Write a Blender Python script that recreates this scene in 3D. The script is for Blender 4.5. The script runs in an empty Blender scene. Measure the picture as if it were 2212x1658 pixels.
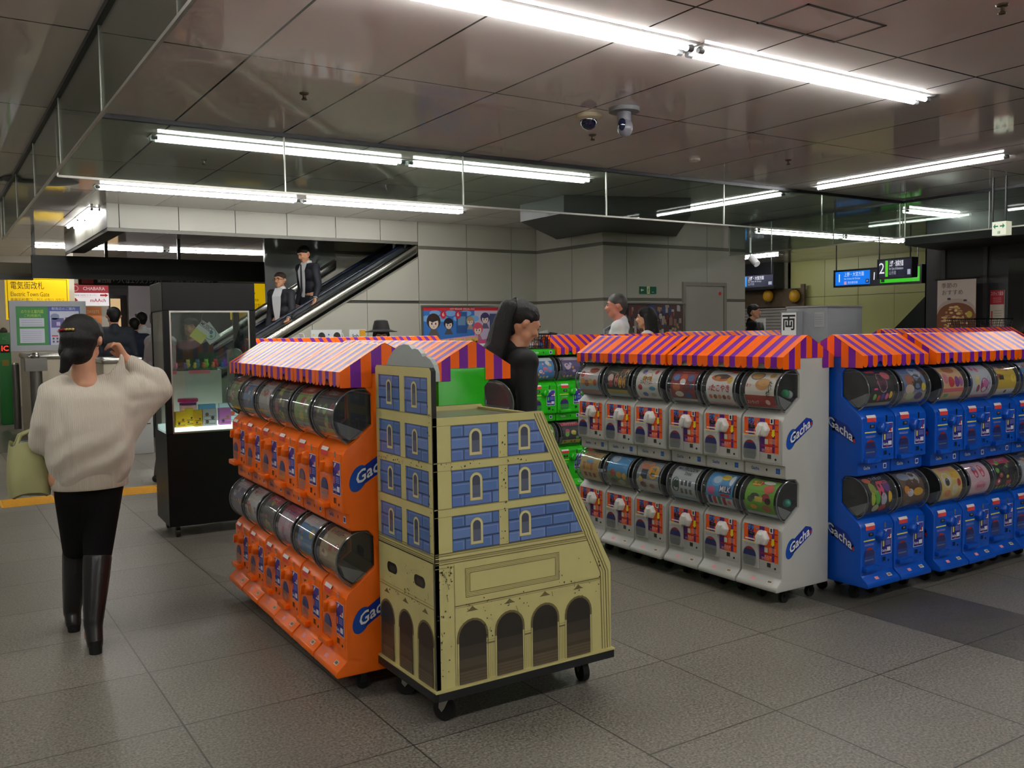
import bpy, bmesh, math, random
import numpy as np
from mathutils import Vector, Matrix

SC = bpy.context.scene
COL = SC.collection
RAD = math.radians
# ------------------------------------------------------------------ camera
PW, PH = 2212, 1658
FPX = 1959.27
YAW, PIT, ROL = RAD(32.866), RAD(-3.360), RAD(-0.7334)
HC = 1.48
_f = Vector((math.sin(YAW)*math.cos(PIT), math.cos(YAW)*math.cos(PIT), math.sin(PIT)))
_r = Vector((math.cos(YAW), -math.sin(YAW), 0))
_u = _r.cross(_f)
CR = _r*math.cos(ROL)+_u*math.sin(ROL)
CU = -_r*math.sin(ROL)+_u*math.cos(ROL)
CP = Vector((0, 0, HC))
cam = bpy.data.cameras.new('camera')
cam.sensor_width = 36
cam.lens = FPX/PW*36
cam.clip_start, cam.clip_end = 0.05, 200
camo = bpy.data.objects.new('camera', cam)
COL.objects.link(camo)
m3 = Matrix((CR, CU, -_f)).transposed()
camo.matrix_world = Matrix.Translation(CP) @ m3.to_4x4()
SC.camera = camo
vs = SC.view_settings
vs.view_transform = 'Standard'
try: vs.look = 'None'
except Exception: pass
vs.gamma = 1
vs.use_curve_mapping = False
vs.exposure = 0.0
SC.cycles.max_bounces = 5
SC.cycles.diffuse_bounces = 3
SC.cycles.glossy_bounces = 2
SC.cycles.transmission_bounces = 6
SC.cycles.transparent_max_bounces = 12
SC.cycles.sample_clamp_indirect = 6
SC.cycles.use_denoising = True
SC.cycles.use_adaptive_sampling = True
SC.cycles.adaptive_threshold = .1
SC.cycles.adaptive_min_samples = 18


def ray(px, py):
    return _f+CR*((px-PW/2)/FPX)-CU*((py-PH/2)/FPX)
def onz(px, py, z):
    d = ray(px, py); return CP+d*((z-HC)/d.z)
def onx(px, py, X):
    d = ray(px, py); return CP+d*(X/d.x)
def ony(px, py, Y):
    d = ray(px, py); return CP+d*(Y/d.y)
def ondist(px, dist):
    d = ray(px, 715); n = math.hypot(d.x, d.y)
    return Vector((d.x/n*dist, d.y/n*dist, 0))


# ------------------------------------------------------------------ materials
def lin(c):
    return tuple((x/255/12.92 if x/255 <= .04045 else ((x/255+.055)/1.055)**2.4) for x in c)+(1,)
_M = {}
def mat(name, rgb=(128, 128, 128), rough=.5, metal=0, spec=.5, emit=0, ecol=None, coat=0, noise=0, nscale=30, bump=0, bscale=200, sub=0):
    if name in _M: return _M[name]
    m = bpy.data.materials.new(name); m.use_nodes = True
    nt = m.node_tree; b = nt.nodes['Principled BSDF']
    b.inputs['Base Color'].default_value = lin(rgb)
    b.inputs['Roughness'].default_value = rough
    b.inputs['Metallic'].default_value = metal
    b.inputs['Specular IOR Level'].default_value = spec
    b.inputs['Coat Weight'].default_value = coat
    if sub:
        b.inputs['Subsurface Weight'].default_value = sub
        b.inputs['Subsurface Radius'].default_value = (.01, .004, .002)
    if emit:
        b.inputs['Emission Color'].default_value = lin(ecol or rgb)
        b.inputs['Emission Strength'].default_value = emit
    if noise or bump:
        tc = nt.nodes.new('ShaderNodeTexCoord')
    if noise:
        n = nt.nodes.new('ShaderNodeTexNoise'); n.inputs['Scale'].default_value = nscale; n.inputs['Detail'].default_value = 5
        r = nt.nodes.new('ShaderNodeValToRGB')
        c = lin(rgb)
        r.color_ramp.elements[0].position = .3; r.color_ramp.elements[1].position = .7
        r.color_ramp.elements[0].color = tuple(x*(1-noise) for x in c[:3])+(1,)
        r.color_ramp.elements[1].color = tuple(min(1, x*(1+noise)) for x in c[:3])+(1,)
        nt.links.new(tc.outputs['Object'], n.inputs['Vector']); nt.links.new(n.outputs['Fac'], r.inputs['Fac'])
        nt.links.new(r.outputs['Color'], b.inputs['Base Color'])
    if bump:
        n2 = nt.nodes.new('ShaderNodeTexNoise'); n2.inputs['Scale'].default_value = bscale
        bp = nt.nodes.new('ShaderNodeBump'); bp.inputs['Strength'].default_value = bump; bp.inputs['Distance'].default_value = .002
        nt.links.new(tc.outputs['Object'], n2.inputs['Vector']); nt.links.new(n2.outputs['Fac'], bp.inputs['Height'])
        nt.links.new(bp.outputs['Normal'], b.inputs['Normal'])
    _M[name] = m
    return m
def flat(rgb, rough=.45):
    return mat('print_%02x%02x%02x_%d' % (*rgb, int(rough*100)), rgb, rough)
def glow(rgb, e=1.0):
    return mat('lit_%02x%02x%02x_%d' % (*rgb, int(e*100)), (0, 0, 0), .3, 0, .5, e, rgb)
def clear(name, tint=(255, 255, 255), alpha=.1, rough=.03, refl=1.0, body=(200, 200, 200)):
    """thin clear pane: transparent tinted light + fresnel reflection + a little haze"""
    if name in _M: return _M[name]
    m = bpy.data.materials.new(name); m.use_nodes = True
    nt = m.node_tree; nt.nodes.clear()
    out = nt.nodes.new('ShaderNodeOutputMaterial')
    tr = nt.nodes.new('ShaderNodeBsdfTransparent'); tr.inputs['Color'].default_value = lin(tint)
    df = nt.nodes.new('ShaderNodeBsdfDiffuse'); df.inputs['Color'].default_value = lin(body)
    mx = nt.nodes.new('ShaderNodeMixShader'); mx.inputs[0].default_value = alpha
    gl = nt.nodes.new('ShaderNodeBsdfGlossy'); gl.inputs['Roughness'].default_value = rough
    ge = nt.nodes.new('ShaderNodeNewGeometry')
    dt = nt.nodes.new('ShaderNodeVectorMath'); dt.operation = 'DOT_PRODUCT'
    nt.links.new(ge.outputs['Normal'], dt.inputs[0]); nt.links.new(ge.outputs['Incoming'], dt.inputs[1])
    def mth(op, a, b, c=0):
        n = nt.nodes.new('ShaderNodeMath'); n.operation = op
        for i, x in enumerate((a, b, c)):
            if isinstance(x, (int, float)): n.inputs[i].default_value = x
            else: nt.links.new(x, n.inputs[i])
        return n.outputs[0]
    fz = mth('MULTIPLY_ADD', mth('POWER', mth('SUBTRACT', 1, mth('ABSOLUTE', dt.outputs['Value'], 0)), 4.5), .75*refl, .045*refl)
    m2 = nt.nodes.new('ShaderNodeMixShader')
    L = nt.links.new
    L(tr.outputs[0], mx.inputs[1]); L(df.outputs[0], mx.inputs[2])
    L(fz, m2.inputs[0])
    L(mx.outputs[0], m2.inputs[1]); L(gl.outputs[0], m2.inputs[2]); L(m2.outputs[0], out.inputs[0])
    _M[name] = m
    return m


# ------------------------------------------------------------------ mesh builder
def frame_axes(d):
    d = Vector(d).normalized()
    a = Vector((0, 0, 1)) if abs(d.z) < .9 else Vector((1, 0, 0))
    x = d.cross(a).normalized(); y = d.cross(x).normalized()
    return x, y, d
class MB:
    def __init__(s):
        s.v = []; s.f = []; s.m = []; s.sm = []; s.mats = []
    def mi(s, m):
        if m not in s.mats: s.mats.append(m)
        return s.mats.index(m)
    def raw(s, pts, faces, m, smooth=False):
        n = len(s.v); s.v += [tuple(p) for p in pts]; k = s.mi(m)
        for f in faces:
            s.f.append([n+i for i in f]); s.m.append(k); s.sm.append(smooth)
    def face(s, pts, m, smooth=False):
        s.raw(pts, [range(len(pts))], m, smooth)
    def box(s, lo, hi, m, M=None):
        x0, y0, z0 = lo; x1, y1, z1 = hi
        p = [Vector(q) for q in ((x0, y0, z0), (x1, y0, z0), (x1, y1, z0), (x0, y1, z0), (x0, y0, z1), (x1, y0, z1), (x1, y1, z1), (x0, y1, z1))]
        if M is not None: p = [M @ q for q in p]
        s.raw(p, [(0, 3, 2, 1), (4, 5, 6, 7), (0, 1, 5, 4), (1, 2, 6, 5), (2, 3, 7, 6), (3, 0, 4, 7)], m)
        return s
    def prism(s, poly, P, a, b, m, m_side=None):
        """poly of 2d points; P(u,v,w)->point, extruded from w=a to w=b"""
        n = len(poly)
        pts = [P(u, v, a) for u, v in poly]+[P(u, v, b) for u, v in poly]
        s.raw(pts, [list(range(n))[::-1], list(range(n, 2*n))], m)
        base = len(s.v)-2*n; k = s.mi(m_side or m)
        for i in range(n):
            j = (i+1) % n
            s.f.append([base+i, base+j, base+n+j, base+n+i]); s.m.append(k); s.sm.append(False)
        return s
    def cyl(s, p0, p1, r0, r1, m, n=16, caps=True, smooth=True):
        p0, p1 = Vector(p0), Vector(p1); x, y, d = frame_axes(p1-p0)
        a = [p0+(x*math.cos(t)+y*math.sin(t))*r0 for t in [2*math.pi*i/n for i in range(n)]]
        b = [p1+(x*math.cos(t)+y*math.sin(t))*r1 for t in [2*math.pi*i/n for i in range(n)]]
        s.raw(a+b, [(i, (i+1) % n, n+(i+1) % n, n+i) for i in range(n)], m, smooth)
        if caps:
            k = len(s.v)-2*n; mi = s.mi(m)
            s.f.append([k+i for i in range(n)][::-1]); s.m.append(mi); s.sm.append(False)
            s.f.append([k+n+i for i in range(n)]); s.m.append(mi); s.sm.append(False)
        return s
    def tube(s, path, r, m, n=8, closed=False):
        path = [Vector(p) for p in path]; L = len(path); rings = []
        up = None
        for i, p in enumerate(path):
            if closed: d = path[(i+1) % L]-path[i-1]
            else: d = path[min(i+1, L-1)]-path[max(i-1, 0)]
            d.normalize()
            if up is None: x, y, _ = frame_axes(d)
            else:
                y = (up-d*up.dot(d)).normalized(); x = y.cross(d)
            up = y
            rr = r[i] if isinstance(r, (list, tuple)) else r
            rings.append([p+(x*math.cos(2*math.pi*k/n)+y*math.sin(2*math.pi*k/n))*rr for k in range(n)])
        pts = [q for g in rings for q in g]; F = []
        for i in range(L if closed else L-1):
            j = (i+1) % L
            for k in range(n): F.append((i*n+k, i*n+(k+1) % n, j*n+(k+1) % n, j*n+k))
        if not closed:
            F.append(list(range(n))[::-1]); F.append([(L-1)*n+k for k in range(n)])
        s.raw(pts, F, m, True)
        return s
    def lathe(s, prof, c, m, n=20, M=None, mats=None):
        c = Vector(c); pts = []; F = []
        for r, z in prof:
            for k in range(n):
                t = 2*math.pi*k/n
                q = Vector((r*math.cos(t), r*math.sin(t), z))
                if M is not None: q = M @ q
                pts.append(c+q)
        base = len(s.v); s.v += [tuple(p) for p in pts]
        for i in range(len(prof)-1):
            mm = s.mi(mats[i] if mats else m)
            for k in range(n):
                s.f.append([base+i*n+k, base+i*n+(k+1) % n, base+(i+1)*n+(k+1) % n, base+(i+1)*n+k]); s.m.append(mm); s.sm.append(True)
        return s
    def ball(s, c, r, m, n=12, M=None):
        rx, ry, rz = r if isinstance(r, (tuple, list)) else (r, r, r)
        c = Vector(c); k = max(4, n//2); pts = []; F = []
        for i in range(k+1):
            a = -math.pi/2+math.pi*i/k
            for j in range(n):
                t = 2*math.pi*j/n
                q = Vector((rx*math.cos(a)*math.cos(t), ry*math.cos(a)*math.sin(t), rz*math.sin(a)))
                if M is not None: q = M @ q
                pts.append(c+q)
        for i in range(k):
            for j in range(n): F.append((i*n+j, i*n+(j+1) % n, (i+1)*n+(j+1) % n, (i+1)*n+j))
        s.raw(pts, F, m, True)
        return s
    def build(s, name, parent=None, loc=None, rot=None, bevel=None, weld=True, angle=32):
        me = bpy.data.meshes.new(name)
        me.from_pydata(s.v, [], s.f)
        for m in s.mats: me.materials.append(m)
        me.polygons.foreach_set('material_index', s.m)
        me.polygons.foreach_set('use_smooth', s.sm)
        bm = bmesh.new(); bm.from_mesh(me)
        if weld: bmesh.ops.remove_doubles(bm, verts=bm.verts, dist=2e-5)
        if weld: bmesh.ops.dissolve_degenerate(bm, dist=1e-6, edges=bm.edges)
        if weld: bmesh.ops.recalc_face_normals(bm, faces=bm.faces)
        if bevel:
            es = [e for e in bm.edges if len(e.link_faces) == 2 and e.calc_face_angle(0) > RAD(25)]
            bmesh.ops.bevel(bm, geom=es, offset=bevel[0], offset_type='OFFSET', segments=bevel[1], profile=.5, affect='EDGES', clamp_overlap=True)
            for f in bm.faces: f.smooth = True
        bm.to_mesh(me); bm.free()
        if any(s.sm) or bevel: me.set_sharp_from_angle(angle=RAD(angle))
        me.update()
        o = bpy.data.objects.new(name, me); COL.objects.link(o)
        if parent is not None: o.parent = parent
        if loc is not None: o.location = loc
        if rot is not None: o.rotation_euler = rot
        return o


def tag(o, label=None, cat=None, group=None, kind=None):
    if label: o['label'] = label
    if cat: o['category'] = cat
    if group: o['group'] = group
    if kind: o['kind'] = kind
    return o
def thing(name, label, cat, loc=(0, 0, 0), rz=0, group=None):
    o = bpy.data.objects.new(name, None); COL.objects.link(o)
    o.empty_display_size = .1
    o.location = loc; o.rotation_euler = (0, 0, rz)
    return tag(o, label, cat, group)
def struct(o):
    o['kind'] = 'structure'; return o
def copy_tree(o, parent=None, skip=()):
    c = o.copy(); COL.objects.link(c)
    c.parent = parent
    for ch in list(o.children):
        if ch.get('_skip') or any(ch.name.startswith(x) for x in skip): continue
        copy_tree(ch, c, skip)
    return c


# ------------------------------------------------------------------ lettering
_TX = {}
def text2d(body, bold=False):
    """filled outline of a line of lettering at size 1, centred; returns pts, faces, width"""
    k = (body, bold)
    if k in _TX: return _TX[k]
    cu = bpy.data.curves.new('lettering', 'FONT')
    cu.body = body; cu.size = 1; cu.align_x = 'CENTER'; cu.align_y = 'CENTER'; cu.resolution_u = 2
    if bold: cu.offset = .018
    ob = bpy.data.objects.new('lettering', cu)
    me = bpy.data.meshes.new_from_object(ob)
    pts = [(v.co.x, v.co.y) for v in me.vertices]; fs = [list(p.vertices) for p in me.polygons]
    bpy.data.objects.remove(ob); bpy.data.curves.remove(cu); bpy.data.meshes.remove(me)
    w = (max(p[0] for p in pts)-min(p[0] for p in pts)) if pts else 0
    _TX[k] = (pts, fs, w)
    return _TX[k]
class Paint:
    """print flat shapes and lettering onto a surface P(u,v,layer)"""
    def __init__(s, mb, P, step=None):
        s.mb, s.P, s.step = mb, P, step
    def rect(s, u0, v0, u1, v1, c, l=1):
        n = 1 if not s.step else max(1, int(math.ceil(abs(v1-v0)/s.step)))
        for i in range(n):
            a = v0+(v1-v0)*i/n; b = v0+(v1-v0)*(i+1)/n
            s.mb.face([s.P(u0, a, l), s.P(u1, a, l), s.P(u1, b, l), s.P(u0, b, l)], c)
    def poly(s, pts, c, l=1):
        s.mb.face([s.P(u, v, l) for u, v in pts], c)
    def disc(s, cu, cv, ru, rv, c, l=1, n=16, a0=0, a1=2*math.pi):
        full = abs(a1-a0-2*math.pi) < 1e-6
        pts = [(cu+ru*math.cos(a0+(a1-a0)*i/n), cv+rv*math.sin(a0+(a1-a0)*i/n)) for i in range(n if full else n+1)]
        if not s.step:
            s.poly(pts, c, l)
        else:
            k = len(pts); P = [s.P(u, v, l) for u, v in pts]+[s.P(cu, cv, l)]
            s.mb.raw(P, [(i, (i+1) % k, k) for i in range(k)], c)
    def ring(s, cu, cv, ru, rv, t, c, l=1, n=20):
        P = []
        for i in range(n):
            a = 2*math.pi*i/n
            P.append(s.P(cu+ru*math.cos(a), cv+rv*math.sin(a), l)); P.append(s.P(cu+(ru-t)*math.cos(a), cv+(rv-t)*math.sin(a), l))
        s.mb.raw(P, [(2*i, (2*i+2) % (2*n), (2*i+3) % (2*n), 2*i+1) for i in range(n)], c)
    def arch(s, u0, v0, u1, v1, c, l=1, n=10):
        r = (u1-u0)/2; cu = (u0+u1)/2
        pts = [(u0, v0), (u1, v0)]+[(cu+r*math.cos(math.pi*i/n), v1-r+r*math.sin(math.pi*i/n)) for i in range(n+1)]
        s.poly(pts, c, l)
    def line(s, a, b, w, c, l=1):
        dx, dy = b[0]-a[0], b[1]-a[1]; L = math.hypot(dx, dy) or 1
        nx, ny = -dy/L*w/2, dx/L*w/2
        s.poly([(a[0]+nx, a[1]+ny), (a[0]-nx, a[1]-ny), (b[0]-nx, b[1]-ny), (b[0]+nx, b[1]+ny)], c, l)
    def frame(s, u0, v0, u1, v1, t, c, l=1):
        s.rect(u0, v0, u1, v0+t, c, l); s.rect(u0, v1-t, u1, v1, c, l)
        s.rect(u0, v0+t, u0+t, v1-t, c, l); s.rect(u1-t, v0+t, u1, v1-t, c, l)
    def text(s, body, u, v, size, c, l=2, align='c', width=None, rot=0, bold=False, sx=1):
        pts, fs, w = text2d(body, bold)
        if not pts: return
        k = size
        if width: sx = min(sx, width/(w*size)) if w else 1
        off = 0
        if align == 'l': off = w/2*sx*k
        if align == 'r': off = -w/2*sx*k
        ca, sa = math.cos(rot), math.sin(rot)
        P = []
        for x, y in pts:
            x = x*k*sx+off; y = y*k
            P.append(s.P(u+x*ca-y*sa, v+x*sa+y*ca, l))
        s.mb.raw(P, fs, c)
def plane_P(o, ux, vx, nx, eps=.0006):
    o, ux, vx, nx = Vector(o), Vector(ux), Vector(vx), Vector(nx)
    return lambda u, v, l: o+ux*u+vx*v+nx*((l+1)*eps)


# common materials
WHITE = flat((235, 235, 232)); BLACK = flat((18, 18, 20)); RED = flat((200, 30, 35))
STEEL = mat('brushed_steel', (190, 188, 182), .28, 1)
DARKSTEEL = mat('dark_steel', (70, 70, 72), .35, 1)
CHROME = mat('chrome', (215, 215, 215), .12, 1)
BLKPL = mat('black_plastic', (20, 20, 22), .35)
RUBBER = mat('black_rubber', (15, 15, 16), .6)
GREYPL = mat('grey_plastic', (120, 122, 124), .4)
# ------------------------------------------------------------------ room shell
ZC = 3.2
def floor_material():
    m = bpy.data.materials.new('granite_tile_floor'); m.use_nodes = True
    nt = m.node_tree; b = nt.nodes['Principled BSDF']; N = nt.nodes.new; L = nt.links.new
    g = N('ShaderNodeNewGeometry'); sep = N('ShaderNodeSeparateXYZ'); L(g.outputs['Position'], sep.inputs[0])
    def math_(op, a, bb, c=None):
        n = N('ShaderNodeMath'); n.operation = op
        for i, x in enumerate((a, bb, c)):
            if x is None: continue
            if isinstance(x, (int, float)): n.inputs[i].default_value = x
            else: L(x, n.inputs[i])
        return n.outputs[0]
    X, Y = sep.outputs[0], sep.outputs[1]
    S = .647
    # left of x=2.05 the cross joints are shifted
    sh = math_('LESS_THAN', X, 2.05)
    yo = math_('MULTIPLY_ADD', sh, 3.514-2.335, 2.335)
    def joint(c, off):
        t = math_('DIVIDE', math_('SUBTRACT', c, off), S)
        fr = math_('ABSOLUTE', math_('SUBTRACT', math_('FRACT', math_('ADD', t, .5), 0), .5), 0)
        return fr, math_('FLOOR', t, 0)
    jx, ix = joint(X, .765); jy, iy = joint(Y, yo)
    mn = math_('MINIMUM', jx, jy)
    jm = math_('LESS_THAN', mn, .0055)
    # per-tile tone
    comb = N('ShaderNodeCombineXYZ'); L(ix, comb.inputs[0]); L(iy, comb.inputs[1])
    wn = N('ShaderNodeTexWhiteNoise'); L(comb.outputs[0], wn.inputs['Vector'])
    n1 = N('ShaderNodeTexNoise'); n1.inputs['Scale'].default_value = 95; n1.inputs['Detail'].default_value = 4; L(g.outputs['Position'], n1.inputs['Vector'])
    v1 = N('ShaderNodeTexVoronoi'); v1.inputs['Scale'].default_value = 210; L(g.outputs['Position'], v1.inputs['Vector'])
    n2 = N('ShaderNodeTexNoise'); n2.inputs['Scale'].default_value = 1.7; n2.inputs['Detail'].default_value = 3; L(g.outputs['Position'], n2.inputs['Vector'])
    r = N('ShaderNodeValToRGB'); L(n1.outputs['Fac'], r.inputs['Fac'])
    r.color_ramp.elements[0].position = .33; r.color_ramp.elements[0].color = lin((99, 94, 86))
    r.color_ramp.elements[1].position = .72; r.color_ramp.elements[1].color = lin((158, 152, 141))
    sp = N('ShaderNodeMix'); sp.data_type = 'RGBA'; sp.blend_type = 'MULTIPLY'
    L(r.outputs['Color'], sp.inputs['A'])
    r2 = N('ShaderNodeValToRGB'); L(v1.outputs['Color'], r2.inputs['Fac'])
    r2.color_ramp.elements[0].position = .05; r2.color_ramp.elements[0].color = (.55, .54, .53, 1)
    r2.color_ramp.elements[1].position = .5; r2.color_ramp.elements[1].color = (1, 1, 1, 1)
    L(r2.outputs['Color'], sp.inputs['B']); sp.inputs['Factor'].default_value = .8
    # dark band of tiles x in 4.0 .. 4.645
    band = math_('MULTIPLY', math_('MULTIPLY', math_('GREATER_THAN', X, 4.0), math_('LESS_THAN', X, 4.647)), math_('LESS_THAN', Y, 5.57))
    tone = math_('MULTIPLY_ADD', wn.outputs['Value'], .16, .86)
    tone = math_('MULTIPLY', tone, math_('MULTIPLY_ADD', n2.outputs['Fac'], .3, .85))
    tone = math_('MULTIPLY', tone, math_('MULTIPLY_ADD', band, -.52, 1))
    tone = math_('MULTIPLY', tone, math_('MULTIPLY_ADD', jm, -.68, 1))
    vm = N('ShaderNodeVectorMath'); vm.operation = 'SCALE'; L(sp.outputs['Result'], vm.inputs[0]); L(tone, vm.inputs['Scale'])
    L(vm.outputs[0], b.inputs['Base Color'])
    rr = math_('MULTIPLY_ADD', n1.outputs['Fac'], .25, .26)
    L(rr, b.inputs['Roughness'])
    b.inputs['Specular IOR Level'].default_value = .35
    bp = N('ShaderNodeBump'); bp.inputs['Strength'].default_value = .12; bp.inputs['Distance'].default_value = .003
    L(n1.outputs['Fac'], bp.inputs['Height']); L(bp.outputs['Normal'], b.inputs['Normal'])
    return m
def ceiling_material():
    m = bpy.data.materials.new('enamel_ceiling_panels'); m.use_nodes = True
    nt = m.node_tree; b = nt.nodes['Principled BSDF']; N = nt.nodes.new; L = nt.links.new
    g = N('ShaderNodeNewGeometry'); sep = N('ShaderNodeSeparateXYZ'); L(g.outputs['Position'], sep.inputs[0])
    def mth(op, a, bb, c=0):
        n = N('ShaderNodeMath'); n.operation = op
        for i, x in enumerate((a, bb, c)):
            if isinstance(x, (int, float)): n.inputs[i].default_value = x
            else: L(x, n.inputs[i])
        return n.outputs[0]
    def jt(c, off, S, w):
        t = mth('DIVIDE', mth('SUBTRACT', c, off), S)
        fr = mth('ABSOLUTE', mth('SUBTRACT', mth('FRACT', mth('ADD', t, .5), 0), .5), 0)
        return mth('LESS_THAN', fr, w/S/2)
    a = jt(sep.outputs[0], .88, .89, .016); c = jt(sep.outputs[1], 5.67, 2.04, .016)
    # access hatch
    px = mth('MULTIPLY', mth('GREATER_THAN', sep.outputs[0], 4.03), mth('LESS_THAN', sep.outputs[0], 4.71))
    j = mth('MAXIMUM', a, c)
    mix = N('ShaderNodeMix'); mix.data_type = 'RGBA'; L(j, mix.inputs['Factor'])
    n = N('ShaderNodeTexNoise'); n.inputs['Scale'].default_value = .8; L(g.outputs['Position'], n.inputs['Vector'])
    r = N('ShaderNodeValToRGB'); L(n.outputs['Fac'], r.inputs['Fac'])
    r.color_ramp.elements[0].color = lin((222, 216, 211)); r.color_ramp.elements[1].color = lin((234, 228, 223))
    L(r.outputs['Color'], mix.inputs['A']); mix.inputs['B'].default_value = lin((45, 40, 36))
    L(mix.outputs['Result'], b.inputs['Base Color'])
    b.inputs['Roughness'].default_value = .06
    b.inputs['Specular IOR Level'].default_value = .42
    return m
b = MB(); b.box((-6, -5, -.1), (26, 36, 0), floor_material()); struct(b.build('floor'))
b = MB(); b.box((-6, -5, ZC), (26, 36, ZC+.1), ceiling_material()); struct(b.build('ceiling'))

WALLM = mat('enamel_wall_panel', (174, 171, 159), .38, noise=.03, nscale=1.2)
SEAM = mat('wall_joint', (62, 60, 54), .7)
BAND = mat('wall_band', (100, 97, 86), .4)
def panel_wall(name, P, u0, u1, seams, zs, depth=.12, m=WALLM):
    """P(u, z, w): w = distance out of the wall face. panels with joints between, two recessed bands"""
    b = MB(); g = .005
    us = [u0]+[x for x in seams if u0 < x < u1]+[u1]
    def bx(a0, a1, z0, z1, w0, w1, mm):
        b.prism([(a0, z0), (a1, z0), (a1, z1), (a0, z1)], P, w0, w1, mm)
    bx(u0+.02, u1-.02, zs[0][0], zs[-1][1], -depth, -.012, SEAM)
    for i in range(len(us)-1):
        for z0, z1, k in zs:
            if k: bx(us[i], us[i+1], z0, z1, -.014, -.006, BAND)
            else: bx(us[i]+g, us[i+1]-g, z0+.002, z1-.002, -.014, 0, m)
    return struct(b.build(name))
ZS = [(0, 1.925, 0), (1.925, 1.97, 1), (1.97, 2.775, 0), (2.775, 2.825, 1), (2.825, ZC, 0)]
Px = lambda Y: (lambda u, z, w: Vector((u, Y-w, z)))        # facing -y
Pxm = lambda X: (lambda u, z, w: Vector((X-w, u, z)))       # facing -x
panel_wall('wall_poster', Px(12.8), 6.55, 8.8, [7.43, 8.29], ZS)
panel_wall('wall_corner', Pxm(8.8), 11.004, 12.92, [11.8], ZS)
panel_wall('wall_service', Px(11.0), 8.8, 11.92, [9.27, 10.14, 11.01], ZS)
panel_wall('wall_service_end', lambda u, z, w: Vector((11.92+w, u, z)), 11.004, 17.0, [12, 13, 14, 15, 16], ZS, depth=.1)
# fascia over the escalator opening
panel_wall('wall_fascia', Px(12.8), 2.05, 6.55, [2.2, 2.95, 3.71, 4.45, 5.19, 5.91], [(2.885, ZC, 0), (2.84, 2.885, 1)], depth=.3)
panel_wall('wall_fascia_side', lambda u, z, w: Vector((2.05-w, u, z)), 12.8, 17, [14, 15.4], [(2.885, ZC, 0), (2.84, 2.885, 1)], depth=.3)
# enclosing walls outside or at the far edges of the view
FARW = mat('far_wall', (176, 172, 160), .5)
b = MB(); b.box((-6.1, -5, 0), (-6, 36, ZC), FARW); struct(b.build('wall_west'))
b = MB(); b.box((-6, -5.1, 0), (26, -5, ZC), FARW); struct(b.build('wall_south'))
b = MB(); b.box((-6, 35.9, 0), (26, 36, ZC), mat('pale_far_wall', (205, 200, 205), .5)); struct(b.build('wall_north'))
GRN = mat('olive_tile_wall', (192, 192, 128), .35)
panel_wall('wall_east', Pxm(19.5), 9.6, 16.4, [10.6, 11.5, 12.4, 13.3, 14.3, 15.3], [(0, 2.25, 0), (2.25, 2.26, 1), (2.26, ZC, 0)], m=GRN)
b = MB(); b.box((25.9, -5, 0), (26, 36, ZC), FARW); struct(b.build('wall_east_end'))
# door in the service wall
b = MB()
DOORM = mat('door_paint', (158, 155, 144), .4)
DFR = mat('door_frame', (138, 134, 122), .4)
x0, x1, zt = 10.5, 11.38, 2.18
for a in ((x0-.06, x0), (x1, x1+.06)): b.box((a[0], 10.965, 0), (a[1], 11.05, zt+.06), DFR)
b.box((x0, 10.965, zt), (x1, 11.05, zt+.06), DFR)
do = struct(b.build('door_1'))
b = MB(); b.box((x0+.01, 10.982, .005), (x1-.01, 11.03, zt-.008), DOORM); b.build('door_leaf', do)
b = MB(); b.cyl((x0+.08, 10.985, 1.0), (x0+.08, 10.93, 1.0), .012, .012, STEEL); b.cyl((x0+.08, 10.935, 1.0), (x0+.2, 10.935, 1.0), .01, .01, STEEL); b.build('door_handle', do)
b = MB(); b.cyl((x1-.09, 10.98, 2.06), (x1-.09, 10.976, 2.06), .03, .03, RED, 16); b.build('red_sticker', do)

# dark angular drop over the corner
p = [onz(1124, 479, 2.97), onz(1208, 521, 2.97), onz(1310, 507, 2.97), onz(1311, 494, 2.97), onz(1452, 500, 2.97), onz(1492, 466, 2.97), onz(1218, 461, 2.97)]
pts = [(8.0, 12.78), (8.76, 12.2), (8.78, 10.98), (10.3, 10.97), (11.1, 10.5), (9.0, 9.4), (7.2, 10.7)]
A = onz(1124, 479, 2.97); B_ = onz(1218, 460, 2.97); D = onz(1492, 465, 2.97)
pts = [(A.x, A.y), (8.79, 12.2), (8.79, 10.98), (10.3, 10.98), (D.x, D.y), (B_.x, B_.y)]
b = MB(); b.prism(pts, lambda u, v, w: Vector((u, v, w)), 2.97, ZC-.001, mat('charcoal_soffit', (52, 54, 56), .5))
struct(b.build('trim_soffit'))

# downstand glass smoke barriers
GLS = clear('barrier_glass', (214, 222, 216), .03, .02, 1.0, (150, 160, 150))
def barrier(name, P, u0, u1, seams, label, rails=True):
    t = thing(name, label, 'glass barrier')
    us = [u0]+[x for x in seams if u0 < x < u1]+[u1]
    for i in range(len(us)-1):
        b = MB(); b.prism([(us[i]+.006, 2.70), (us[i+1]-.006, 2.70), (us[i+1]-.006, ZC-.03), (us[i]+.006, ZC-.03)], P, -.004, .004, GLS)
        b.build('glass_pane', t)
    b = MB(); b.prism([(u0, ZC-.035), (u1, ZC-.035), (u1, ZC-.001), (u0, ZC-.001)], P, -.02, .02, DARKSTEEL); b.build('top_channel', t)
    b = MB(); b.prism([(u0, 2.685), (u1, 2.685), (u1, 2.702), (u0, 2.702)], P, -.008, .008, mat('bottom_trim', (170, 168, 160), .3, .8)); b.build('bottom_trim', t)
    for x in us:
        b = MB(); b.prism([(x-.006, 2.69), (x+.006, 2.69), (x+.006, ZC-.02), (x-.006, ZC-.02)], P, -.007, .007, STEEL); b.build('mullion', t)
    return t
PY = lambda Y: (lambda u, z, w: Vector((u, Y+w, z)))
PX = lambda X: (lambda u, z, w: Vector((X+w, u, z)))
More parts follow.
